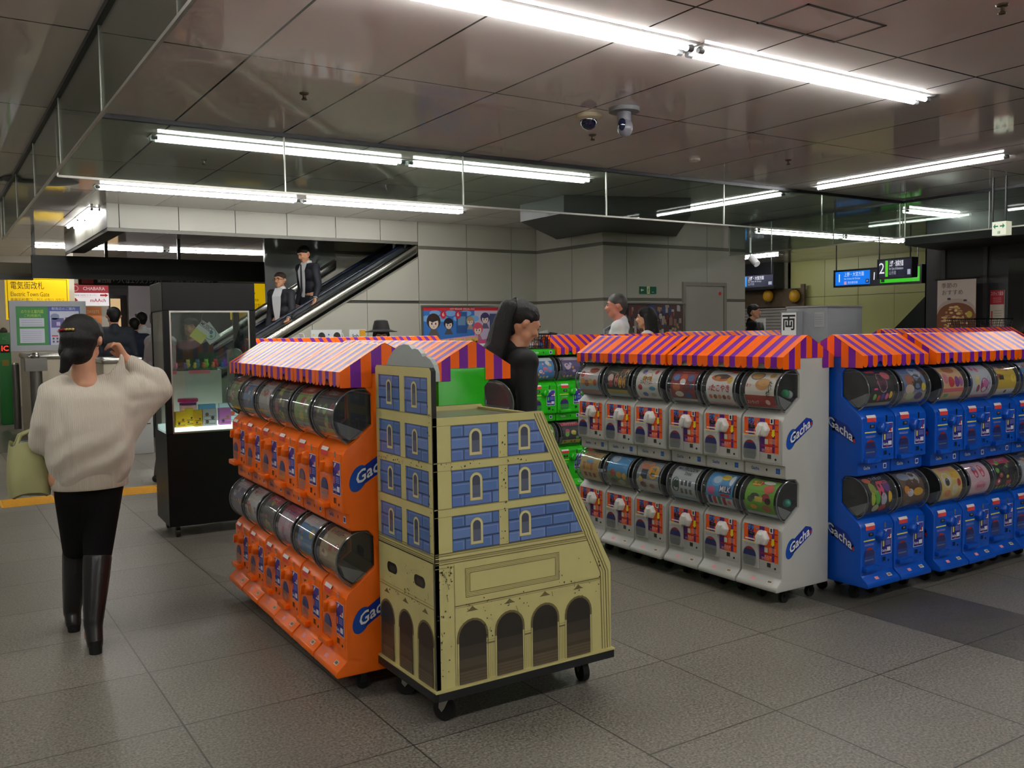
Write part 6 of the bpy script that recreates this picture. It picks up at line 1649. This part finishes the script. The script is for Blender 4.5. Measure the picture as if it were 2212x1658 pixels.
def head_prims(hc, s=1.0, R=None):
    R = R or Matrix.Identity(3); hc = V3(hc)
    q = lambda x, y, z: hc+R @ V3((x, y, z))*s
    P = [(q(0, -.012, .03), q(0, .006, .032), .083*s, .08*s), (q(0, -.02, .0), q(0, .012, -.01), .078*s, .072*s),
         (q(0, .03, -.055), q(0, .052, -.085), .052*s, .03*s), (q(-.03, .02, -.05), q(0, .05, -.08), .04*s, .03*s), (q(.03, .02, -.05), q(0, .05, -.08), .04*s, .03*s),
         (q(0, .085, .012), q(0, .103, -.022), .011*s, .0145*s), (q(-.012, .088, -.026), q(.012, .088, -.026), .01*s, .01*s),
         (q(-.014, .082, -.055), q(.014, .082, -.055), .009*s, .009*s),
         (q(-.035, .068, .028), q(.035, .068, .028), .022*s, .022*s), (q(-.03, .068, -.015), q(-.03, .06, -.02), .024*s, .024*s), (q(.03, .068, -.015), q(.03, .06, -.02), .024*s, .024*s)]
    for k in (-1, 1): P += [(q(k*.083, -.012, .012), q(k*.086, -.016, -.012), .016*s, .012*s), (q(k*.086, -.022, .014), q(k*.09, -.026, .0), .012*s, .012*s)]
    return P, q
def face_marks(q, parent, s=1.0, glasses=False):
    for k in (-1, 1):
        b = MB(); b.ball(q(k*.031, .081, .008), (.012*s, .009*s, .006*s), EYE, 10); b.build('eye', parent)
        b = MB(); b.tube([q(k*.014, .092, .027), q(k*.032, .09, .032), q(k*.05, .078, .026)], .0045*s, HAIRK, 6); b.build('eyebrow', parent)
    b = MB(); b.tube([q(-.022, .084, -.057), q(-.008, .094, -.054), q(.008, .094, -.054), q(.022, .084, -.057)], .006*s, LIP, 6); b.build('lips', parent)
    if glasses:
        b = MB()
        for k in (-1, 1): b.tube([q(k*.034+.024*math.cos(a), .1, .006+.018*math.sin(a)) for a in [2*math.pi*i/12 for i in range(12)]], .0022, BLACK, 5, True); b.tube([q(k*.058, .1, .01), q(k*.084, .0, .012)], .002, BLACK, 5)
        b.tube([q(-.01, .1, .008), q(.01, .1, .008)], .002, BLACK, 5); b.build('glasses', parent)
def hair_short(q, s, parent, m=HAIRK, vox=.01, fringe=True):
    P = [(q(0, -.022, .042), q(0, .0, .046), .09*s, .084*s), (q(0, -.04, .0), q(0, -.035, -.035), .074*s, .06*s), (q(-.07, -.01, .03), q(-.074, -.012, .0), .022*s, .014*s), (q(.07, -.01, .03), q(.074, -.012, .0), .022*s, .014*s)]
    if fringe: P += [(q(-.05, .05, .078), q(.03, .07, .066), .026*s, .02*s), (q(.03, .06, .072), q(.06, .04, .05), .022*s, .016*s)]
    return blend('hair', P, m, parent, vox, 3)
def person(name, label, loc, rz, H, skin=SKIN, vox=.014, top=None, top_name='jacket', legs=SUIT, shirt=None, hair='short', hairm=HAIRK, armL=None, armR=None, bend=0, headR=None, group=None, glasses=False, tie=None, stride=0, sleeves=True, handrail=None, female=False):
    t = thing(name, label, 'person', loc, rz, group)
    s = H/1.72; h = lambda x, y, z: V3((x*s, y*s, z*s))
    wd = .88 if female else 1.0
    pel, chest, nb = h(0, 0, .92), h(0, bend*.1, 1.25), h(0, bend*.16-.01, 1.45)
    hc = h(0, bend*.26+.02, 1.592-abs(bend)*.02)
    SL, SR = h(-.175*wd, bend*.14, 1.385), h(.175*wd, bend*.14, 1.385)
    EL, WL = (h(*armL[0]), h(*armL[1])) if armL else (h(-.235*wd, -.02, 1.09), h(-.25*wd, .05, .84))
    ER, WR = (h(*armR[0]), h(*armR[1])) if armR else (h(.235*wd, -.02, 1.09), h(.25*wd, .05, .84))
    HL, HR = h(-.085, 0, .9), h(.085, 0, .9)
    KL, KR = h(-.095, .02+stride*.5, .49), h(.095, .02-stride*.3, .49)
    AL, AR = h(-.1, -.01+stride, .085), h(.1, -.01-stride, .085)
    HP, q = head_prims(hc, s, headR)
    legsP = []
    for A, K, HH in ((AL, KL, HL), (AR, KR, HR)): legsP += [(HH, K, .088*s, .058*s), (K, A, .055*s, .036*s)]
    feet = []
    for A in (AL, AR): feet += [(A-h(0, .02, .035), A+h(0, .14, -.052), .042*s, .034*s)]
    torso = [(h(-.075, 0, .95), h(.075, 0, .95), .105*s, .105*s, .85), (h(-.06, bend*.06, 1.12), h(.06, bend*.06, 1.12), .105*s*wd, .105*s*wd, .85), (h(-.09*wd, bend*.12, 1.29), h(.09*wd, bend*.12, 1.29), .115*s, .115*s, .8), (SL, SR, .062*s, .062*s)]
    body = HP+[(nb, hc-h(0, .015, .05), .054*s, .05*s), (nb-h(0, 0, .08), nb, .085*s, .055*s)]+torso+legsP+feet
    for S_, E, W_, sd in ((SL, EL, WL, -1), (SR, ER, WR, 1)):
        body += [(S_, E, .05*s, .04*s), (E, W_, .039*s, .027*s)]+hand_prims(W_, W_-E, sd, s, .3, h(0, 1, 0))
    blend('body', body, skin, t, vox*.75, 3)
    top = top or SUIT
    P = [(a, c, ra+.014*s, rb+.014*s)+tuple(z) for a, c, ra, rb, *z in torso[1:]]
    P += [(h(-.08, 0, .93), h(.08, 0, .93), .108*s, .108*s, .85)]
    P += [(nb-h(0, .02, .05), nb-h(0, .025, .0), .085*s, .06*s)]
    for S_, E, W_ in ((SL, EL, WL), (SR, ER, WR)):
        P += [(S_, E, .066*s, .055*s)]
        if sleeves: P += [(E, E+(W_-E)*.93, .054*s, .042*s)]
    blend(top_name, P, top, t, vox, 4)
    if shirt:
        b = MB()
        z0, z1 = (nb.z-.01*s), .95*s
        pts = [(-.05, nb.z+.025*s), (.05, nb.z+.025*s), (.06, 1.2*s), (.045, z1), (-.045, z1), (-.06, 1.2*s)]
        yo = (.155+bend*.1)*s
        n = 8
        for i in range(n):
            za, zb = z1+(nb.z+.02*s-z1)*i/n, z1+(nb.z+.02*s-z1)*(i+1)/n
            fa, fb = i/n, (i+1)/n
            y = lambda f: (.128 if f < .75 else .128-.07*(f-.75)/.25)*s+bend*.14*f*s
            wv = lambda f: (.03+.05*math.sin(min(1, f)*2.2))*s
            b.face([(-wv(fa), y(fa), za), (wv(fa), y(fa), za), (wv(fb), y(fb), zb), (-wv(fb), y(fb), zb)], shirt)
        b.build('shirt_front', t)
        if tie:
            b = MB(); b.prism([(-.02*s, 1.05*s), (.0, 1.0*s), (.02*s, 1.05*s), (.012*s, nb.z-.02*s), (-.012*s, nb.z-.02*s)], lambda u, v, w: V3((u, w+bend*.1*s, v)), .13*s, .136*s, tie); b.build('necktie', t)
        for E, W_ in ((EL, WL), (ER, WR)):
            b = MB(); d = (W_-E).normalized(); b.cyl(W_-d*.035*s, W_+d*.008*s, .036*s, .034*s, shirt, 14); b.build('cuff', t)
        b = MB(); b.lathe([(.066*s, -.02*s), (.068*s, .015*s), (.058*s, .045*s)], nb, shirt, 18); b.build('collar', t)
    P = [(a, c, ra+.014*s, rb+.016*s) for a, c, ra, rb in legsP]+[(h(-.07, 0, .93), h(.07, 0, .93), .112*s, .112*s, .85)]
    blend('trousers', P, legs, t, vox, 3)
    for A in (AL, AR): blend('shoe', [(A-h(0, .025, .038), A+h(0, .14, -.053), .046*s, .038*s)], SHOE, t, vox, 2)
    if hair == 'short': hair_short(q, s, t, hairm, vox*.8)
    elif hair == 'long':
        blend('hair', [(q(0, -.02, .04), q(0, .004, .046), .094*s, .086*s), (q(0, -.05, .0), q(0, -.075, -.16), .085*s, .07*s), (q(-.07, -.015, .02), q(-.08, -.03, -.13), .035*s, .04*s), (q(.07, -.015, .02), q(.08, -.03, -.13), .035*s, .04*s), (q(-.05, .05, .075), q(.05, .05, .075), .03*s, .03*s)], hairm, t, vox*.8, 3)
    if vox < .02: face_marks(q, t, s, glasses)
    t['_q'] = 0
    del t['_q']
    return t, q, s

# ---- woman walking away in the foreground
def walking_woman():
    t = thing('person', 'woman in cream knit sweater and black boots walking away, holding a pale green bag', 'person', (.625, 4.70, 0))
    R = Matrix.Rotation(RAD(-28), 3, 'Z') @ Matrix.Rotation(RAD(-6), 3, 'X')
    hc = V3((.002, .01, 1.455)); HP, q = head_prims(hc, .97, R)
    LK, LA = V3((-.045, .12, .45)), V3((-.055, .31, .10))
    RK, RA = V3((.03, .0, .44)), V3((-.015, -.10, .13))
    elb, wr = V3((.345, .03, 1.20)), V3((.2, .05, 1.365))
    eL, wL = V3((-.175, .01, 1.04)), V3((-.165, .17, .96))
    body = HP+[((0, -.005, 1.27), hc+V3((0, -.02, -.06)), .056, .05), ((-.085, 0, 1.235), (.085, 0, 1.235), .05, .05), ((0, -.005, 1.255), (0, -.005, 1.31), .07, .055), ((-.07, 0, 1.12), (.07, 0, 1.12), .1, .1, .8), ((-.06, 0, .98), (.06, 0, .98), .095, .095, .8), ((-.07, 0, .82), (.07, 0, .82), .1, .1, .85)]
    body += [((-.075, 0, .8), LK, .085, .052), (LK, LA, .05, .034), ((.08, 0, .8), RK, .085, .052), (RK, RA, .05, .034), (LA, LA+V3((0, .13, -.05)), .036, .03), (RA, RA+V3((0, .1, -.085)), .036, .03)]
    body += [((.14, 0, 1.2), elb, .045, .04), (elb, wr, .038, .026)]+hand_prims(wr, (-.35, .05, .55), 1, .92, .75, (-.8, -.3, -.3))
    body += [((-.13, 0, 1.18), eL, .045, .038), (eL, wL, .038, .026)]+hand_prims(wL, (.05, .5, -.4), -1, .92, .6, (0, -.3, -1))
    blend('body', body, SKIN, t, .0065, 3)
    KN = mat('cream_knit', (196, 186, 170), .9)
    if 'rib' not in KN:
        nt = KN.node_tree; bs = nt.nodes['Principled BSDF']
        tc = nt.nodes.new('ShaderNodeTexCoord'); wv = nt.nodes.new('ShaderNodeTexWave'); wv.bands_direction = 'X'; wv.inputs['Scale'].default_value = 38; wv.inputs['Distortion'].default_value = .6; wv.inputs['Detail'].default_value = 1
        bp = nt.nodes.new('ShaderNodeBump'); bp.inputs['Strength'].default_value = .35; bp.inputs['Distance'].default_value = .004
        nt.links.new(tc.outputs['Object'], wv.inputs['Vector']); nt.links.new(wv.outputs['Fac'], bp.inputs['Height']); nt.links.new(bp.outputs['Normal'], bs.inputs['Normal'])
        bs.inputs['Sheen Weight'].default_value = .3
    sw = []
    prof = [(1.255, -.13, .13, .04), (1.225, -.15, .15, .06), (1.19, -.165, .17, .09), (1.15, -.175, .19, .115), (1.1, -.18, .2, .13), (1.05, -.182, .205, .14), (1.0, -.184, .21, .146), (.95, -.184, .212, .148), (.91, -.18, .21, .145), (.88, -.172, .203, .138), (.855, -.162, .192, .128), (.83, -.156, .178, .12)]
    fine = []
    for i in range(len(prof)-1):
        for k in range(3):
            f = k/3; fine.append(tuple(prof[i][j]+(prof[i+1][j]-prof[i][j])*f for j in range(4)))
    fine.append(prof[-1])
    for z, x0, x1, r in fine:
        rr = min(r, .1); sw.append(((x0+rr, -.005, z), (x1-rr, -.005, z), rr, rr, r/rr*.95 if r > .06 else 1.1))
    sw += [((-.13, -.01, 1.19), (-.165, -.01, 1.08), .075, .07), ((-.165, -.01, 1.08), (-.185, .02, .99), .07, .06), ((-.185, .01, 1.02), (-.175, .15, .965), .06, .045),
          ((.11, 0, 1.2), (.22, .01, 1.215), .075, .08), ((.2, .01, 1.2), (.345, .02, 1.205), .09, .06), ((.13, 0, 1.12), (.32, .02, 1.18), .1, .062), ((.14, 0, 1.04), (.29, .02, 1.15), .09, .06), ((.15, 0, .98), (.24, .01, 1.1), .07, .06), ((.345, .02, 1.205), (.325, .03, 1.265), .062, .06), ((.335, .025, 1.24), (.225, .05, 1.345), .06, .04),
          ((.165, -.03, 1.385), (.16, -.03, 1.25), .011, .03), ((.16, -.03, 1.27), (.15, -.035, 1.15), .03, .06), ((.165, -.03, 1.36), (.1, -.03, 1.24), .01, .035)]
    sw += [((-.15, -.005, 1.225), (-.09, -.005, 1.262), .05, .042), ((.15, -.005, 1.23), (.09, -.005, 1.262), .05, .04)]
    so = blend('sweater', sw, KN, t, .008, 8)
    for v in so.data.vertices:
        c = v.co
        if c.y < -.02 and c.z < 1.2:
            k = min(1, (-.02-c.y)/.06)
            f = .006*math.sin((c.z*1.0-c.x*.75)*46+math.sin(c.x*17)*1.2)*max(0, min(1, (1.1-c.z)/.18))
            f += .010*math.exp(-((c.x+.115-(1.12-c.z)*.12)/.014)**2)*(-1)*max(0, min(1, (c.z-.84)/.06))*max(0, min(1, (1.16-c.z)/.06))
            v.co.y -= f*k

    b = MB(); b.lathe([(.163, 0), (.17, .01), (.172, .05), (.17, .075), (.165, .08)], (.01, -.002, .762), KN, 40, Matrix.Diagonal((1, .72, 1)))
    b.build('sweater_hem', t)
    pants = [((-.062, 0, .78), LK, .092, .066), (LK, LK+(LA-LK)*.25, .064, .054), ((.07, 0, .78), RK, .092, .066), (RK, RK+(RA-RK)*.25, .064, .054), ((-.055, 0, .79), (.065, 0, .79), .098, .098, .95), ((-.02, .01, .74), (.02, .01, .6), .08, .05)]
    blend('trousers', pants, CLOTH_BLACK, t, .009, 4)
    BT = mat('boot_leather', (26, 24, 25), .3)
    for K, A, up in ((LK, LA, 0), (RK, RA, 1)):
        tip = A+V3((.01, .16, -.085 if not up else -.09)) ; heel = A+V3((0, -.035, -.06 if not up else -.085))
        P = [(K+(A-K)*.08, K+(A-K)*.4, .066, .06), (K+(A-K)*.4, A, .06, .044), (A, heel, .042, .036), (heel, tip+V3((0, -.03, .0)), .036, .034), (A, tip, .04, .03)]
        blend('boot', P, BT, t, .008, 3)
    for A, up in ((LA, 0), (RA, 1)):
        b = MB(); hz = A+V3((0, -.04, -.085)); b.cyl((hz.x, hz.y, hz.z+.02), (hz.x, hz.y, max(.001, hz.z-.045)), .032, .028, RUBBER, 14); b.build('heel', t)
    P = [(q(0, -.02, .04), q(0, .012, .045), .093, .085), (q(0, -.045, .0), q(0, -.05, -.05), .084, .066), (q(-.066, -.0, .02), q(-.06, -.03, -.05), .035, .04), (q(.06, .01, .03), q(.07, .0, .0), .036, .026), (q(.05, .05, .06), q(.072, .05, -.0), .03, .018), (q(-.05, .05, .07), q(.04, .06, .075), .035, .03),
         (q(-.01, -.085, -.05), q(-.03, -.096, -.085), .03, .034), (q(-.03, -.096, -.08), q(-.045, -.096, -.135), .034, .022), (q(-.02, -.1, -.07), q(-.055, -.1, -.15), .026, .014)]
    blend('hair', P, HAIRK, t, .0065, 3)
    b = MB()
    for i in range(9):
        c = [(200, 205, 212), (206, 210, 216), (214, 216, 220), (176, 40, 60), (170, 34, 54), (160, 30, 46), (206, 180, 96), (214, 190, 110), (206, 180, 96)][i]
        a = RAD(-75+i*9.5); p0 = q(.0, 0, .05)
        v = R @ V3((.099*math.sin(a)*.97-.0, -.11*math.cos(a)-.0, 0))
        b.ball(hc+R @ V3((0, -.012, .045))+v*.97, (.0085, .0085, .007), mat('clip_%d' % i, c, .2, .5), 8)
    b.build('hair_clip', t)
    face_marks(q, t, .97)
    # bag carried on the left forearm
    bg = thing('tote_bag', 'pale green soft tote bag hanging from the walking woman\'s left arm', 'bag', (.385, 4.80, 0))
    BG = mat('green_canvas', (158, 156, 108), .85, bump=.4, bscale=150)
    b = MB(); n = 28
    rings = [(.0, .74, .085, .05), (0, .748, .1, .062), (0, .8, .105, .066), (0, .9, .098, .06), (0, .97, .088, .05), (0, .985, .085, .048), (0, .97, .08, .044), (0, .9, .08, .044)]
    P = []
    for _, z, rx, ry in rings:
        for k in range(n):
            a = 2*math.pi*k/n; cx_ = math.copysign(abs(math.cos(a))**.55, math.cos(a)); sy_ = math.copysign(abs(math.sin(a))**.55, math.sin(a))
            P.append((rx*cx_*.88, ry*sy_*1.4, z+.01*math.sin(a*3)))
    F = [(i*n+k, i*n+(k+1) % n, (i+1)*n+(k+1) % n, (i+1)*n+k) for i in range(len(rings)-1) for k in range(n)]+[tuple(range(n))[::-1], tuple((len(rings)-1)*n+k for k in range(n))]
    b.raw(P, F, BG, True); b.build('bag_body', bg)
    for y in (-.05, .05):
        b = MB(); b.tube([(-.05, y, .97), (-.03, y*.7, 1.02), (.02, y*.2, 1.045), (.07, y*.3, 1.03), (.065, y*.9, .97)], .008, BG, 8); b.build('handle', bg)
    b = MB(); b.ball((0, 0, .965), (.06, .045, .03), flat((110, 130, 140)), 12); b.build('contents', bg)
walking_woman()

# ---- woman with a long ponytail between the machines
def ponytail_woman():
    p = ondist(1098, 4.82); rz = RAD(-100)
    JK = mat('black_jacket', (15, 17, 18), .7, spec=.3, bump=.5, bscale=26)
    R = Matrix.Rotation(RAD(-24), 3, 'X')
    t, q, s = person('person', 'woman in black jacket with very long high ponytail, standing beyond the castle cart', (p.x, p.y, 0), rz, 1.635, SKIN, .0105, JK, 'jacket', CLOTH_BLACK, None, 'none', HAIRK, ((-.23, .02, 1.1), (-.2, .1, .86)), ((.225, .01, 1.1), (.2, .09, .86)), .25, R, None, female=True)
    P = [(q(0, -.028, .046), q(0, -.006, .052), .091, .082), (q(0, -.05, .01), q(0, -.05, -.03), .076, .052), (q(-.066, -.01, .035), q(-.068, -.008, .02), .03, .02), (q(.066, -.01, .035), q(.068, -.008, .02), .03, .02),
         (q(0, -.06, .075), q(0, -.09, .085), .04, .036)]
    blend('hair', P, HAIRK, t, .008, 3)
    a = q(0, -.092, .08); pts = [a, a+V3((0, -.028, -.012)), a+V3((0, -.058, -.09)), a+V3((.0, -.092, -.2)), a+V3((0, -.13, -.33)), a+V3((0, -.165, -.48))]
    P = [(pts[i], pts[i+1], (.032, .046, .056, .056, .05)[i], (.046, .056, .056, .05, .02)[i]) for i in range(5)]
    P += [(pts[i]+V3((k*.03, -.0, 0)), pts[i+1]+V3((k*.033, .0, 0)), .042, .038) for i in range(1, 4) for k in (-1, 1)]
    P += [(pts[i]+V3((k*.025, -.03-.01*i, -.02)), pts[i+1]+V3((k*.04, -.045-.012*i, -.06)), .016, .008) for i in range(2, 5) for k in (-1, 0, 1)]
    blend('ponytail', P, HAIRK, t, .01, 3)
    for i, (dy, dz) in enumerate(((.0, .095), (.028, .085), (-.02, .07))):
        b = MB(); b.tube([q(.07, dy-.01, dz), q(.078, dy+.008, dz-.012)], .003, CHROME, 6); b.build('hair_pin', t)
    b = MB(); b.tube([q(.036*math.cos(x), -.096, .085+.036*math.sin(x)) for x in [2*math.pi*i/14 for i in range(14)]], .008, BLACK, 6, True); b.build('hair_tie', t)
    b = MB(); b.lathe([(.072, 0), (.078, .02), (.07, .05)], (0, .03, 1.345), JK, 18); b.build('collar', t)
ponytail_woman()

# ---- two men on the escalator
x1 = ony(607, 590, 13.4).x; z1 = ony(607, 587, 13.4).z
person('person', 'man in open dark suit and pale shirt with glasses, lower on the escalator', (x1, 13.4, z1-1.68), RAD(125), 1.68, SKIN, .013, SUIT, 'jacket', SUIT, SHIRT, 'short', HAIRB, ((-.26, .1, 1.12), (-.32, .28, 1.0)), None, .05, None, 'men on the escalator', True)
x2 = ony(668, 540, 13.4).x; z2 = ony(668, 533, 13.4).z
person('person', 'man in navy suit and tie looking down, higher on the escalator', (x2, 13.4, z2-1.74), RAD(108), 1.76, SKIN, .013, SUIT2, 'jacket', SUIT2, SHIRT, 'short', HAIRK, ((-.27, .06, 1.12), (-.34, .18, .93)), None, .3, Matrix.Rotation(RAD(-24), 3, 'X'), 'men on the escalator', False, flat((30, 30, 44)))
# ---- person in the wide hat
p = ondist(823, 10.25)
t, q, s = person('person', 'person in a black wide-brimmed hat looking down behind the far striped roofs', (p.x, p.y, 0), RAD(158), 1.56, SKIN, .014, CLOTH_BLACK, 'coat', CLOTH_BLACK, None, 'long', HAIRK, None, None, .1, Matrix.Rotation(RAD(-14), 3, 'X'), None, female=True)
HATM = mat('black_felt', (30, 29, 30), .8)
b = MB(); hc = q(0, -.005, .065)
b.lathe([(.1, .0), (.165, -.018), (.192, -.016), (.194, -.009), (.165, -.006), (.105, .012), (.098, .05), (.08, .108), (.05, .118), (.03, .104), (.001, .1)], hc, HATM, 32, Matrix.Diagonal((.92, 1.02, 1)))
o = b.build('hat', t)
b = MB(); b.lathe([(.1005, .012), (.1, .04)], hc, BLACK, 32, Matrix.Diagonal((.93, 1.03, 1))); b.build('hat_band', t)
# ---- couple passing behind the white row
p = ondist(1336, 9.7)
t, q, s = person('person', 'tall man in white shirt with a grey shoulder strap walking left behind the machines', (p.x, p.y, 0), RAD(52), 1.86, SKINP, .014, SHIRT, 'shirt', SUIT, None, 'none', HAIRK, None, None, 0, None, None, stride=.15)
hair_short(q, s, t, mat('grey_hair', (58, 54, 54), .5), .012, False)
b = MB(); b.tube([(.14*s, -.02, 1.45*s), (.06*s, .135*s, 1.36*s), (-.1*s, .155*s, 1.15*s), (-.2*s, .06*s, .98*s)], .02, mat('grey_strap', (96, 100, 104), .7), 8); b.build('shoulder_strap', t)
p = ondist(1399, 10.3)
person('person', 'woman with long dark hair in a pale blouse walking left behind the man in white', (p.x, p.y, 0), RAD(46), 1.73, SKIN, .014, mat('pale_blouse', (216, 202, 202), .8), 'blouse', CLOTH_BLACK, None, 'long', HAIRK, None, None, 0, None, None, female=True)
# ---- man past the end of the service wall and a small figure by him
p = ondist(1626, 16.7)
person('person', 'man in black shirt in profile at the end of the service wall', (p.x, p.y, 0), RAD(-140), 1.9, SKIN, .016, CLOTH_BLACK, 'shirt', CLOTH_BLACK, None, 'short', HAIRK, None, None, 0)
p = ondist(1640, 17.7)
person('person', 'small dark haired person with back turned beside the white notice', (p.x, p.y, 0), RAD(-30), 1.58, SKIN, .02, mat('grey_top', (120, 120, 124), .8), 'top', SUIT, None, 'long', HAIRK, None, None, 0, female=True)
# ---- people beyond the ticket gates
for px, d, H, rz, top, lab, hr in ((247, 14.3, 1.9, 0, mat('navy_coat', (20, 24, 34), .8), 'man in dark navy coat walking away beyond the ticket gates', 'short'), (291, 16.7, 1.79, -10, mat('blue_coat', (28, 34, 56), .8), 'person in a dark blue top beyond the gates, beside the navy coat', 'short'), (307, 17.2, 1.9, 20, SHIRT, 'person in white shirt half hidden by the display case edge', 'short')):
    p = ondist(px, d)
    person('person', lab, (p.x, p.y, 0), RAD(rz), H, SKIN, .018, top, 'coat', SUIT, None, hr, HAIRK, None, None, 0, None, 'people beyond the ticket gates')
p = ondist(345, 9.8)
person('person', 'man in grey top standing behind the display case, seen through its glass', (p.x, p.y, .009), RAD(-75), 1.74, SKINP, .016, mat('grey_shirt', (150, 142, 146), .8), 'shirt', mat('brown_grey_trousers', (84, 72, 74), .8), None, 'short', HAIRB, None, None, 0, None, None, stride=.1)
p = ondist(414, 11.2)
person('person', 'person in dark coat and black cap further off, seen through the display case', (p.x, p.y, 0), RAD(150), 1.68, SKIN, .018, mat('dark_green_coat', (46, 52, 48), .8), 'coat', CLOTH_BLACK, None, 'long', HAIRK, None, None, 0, None, None)
place_machines()
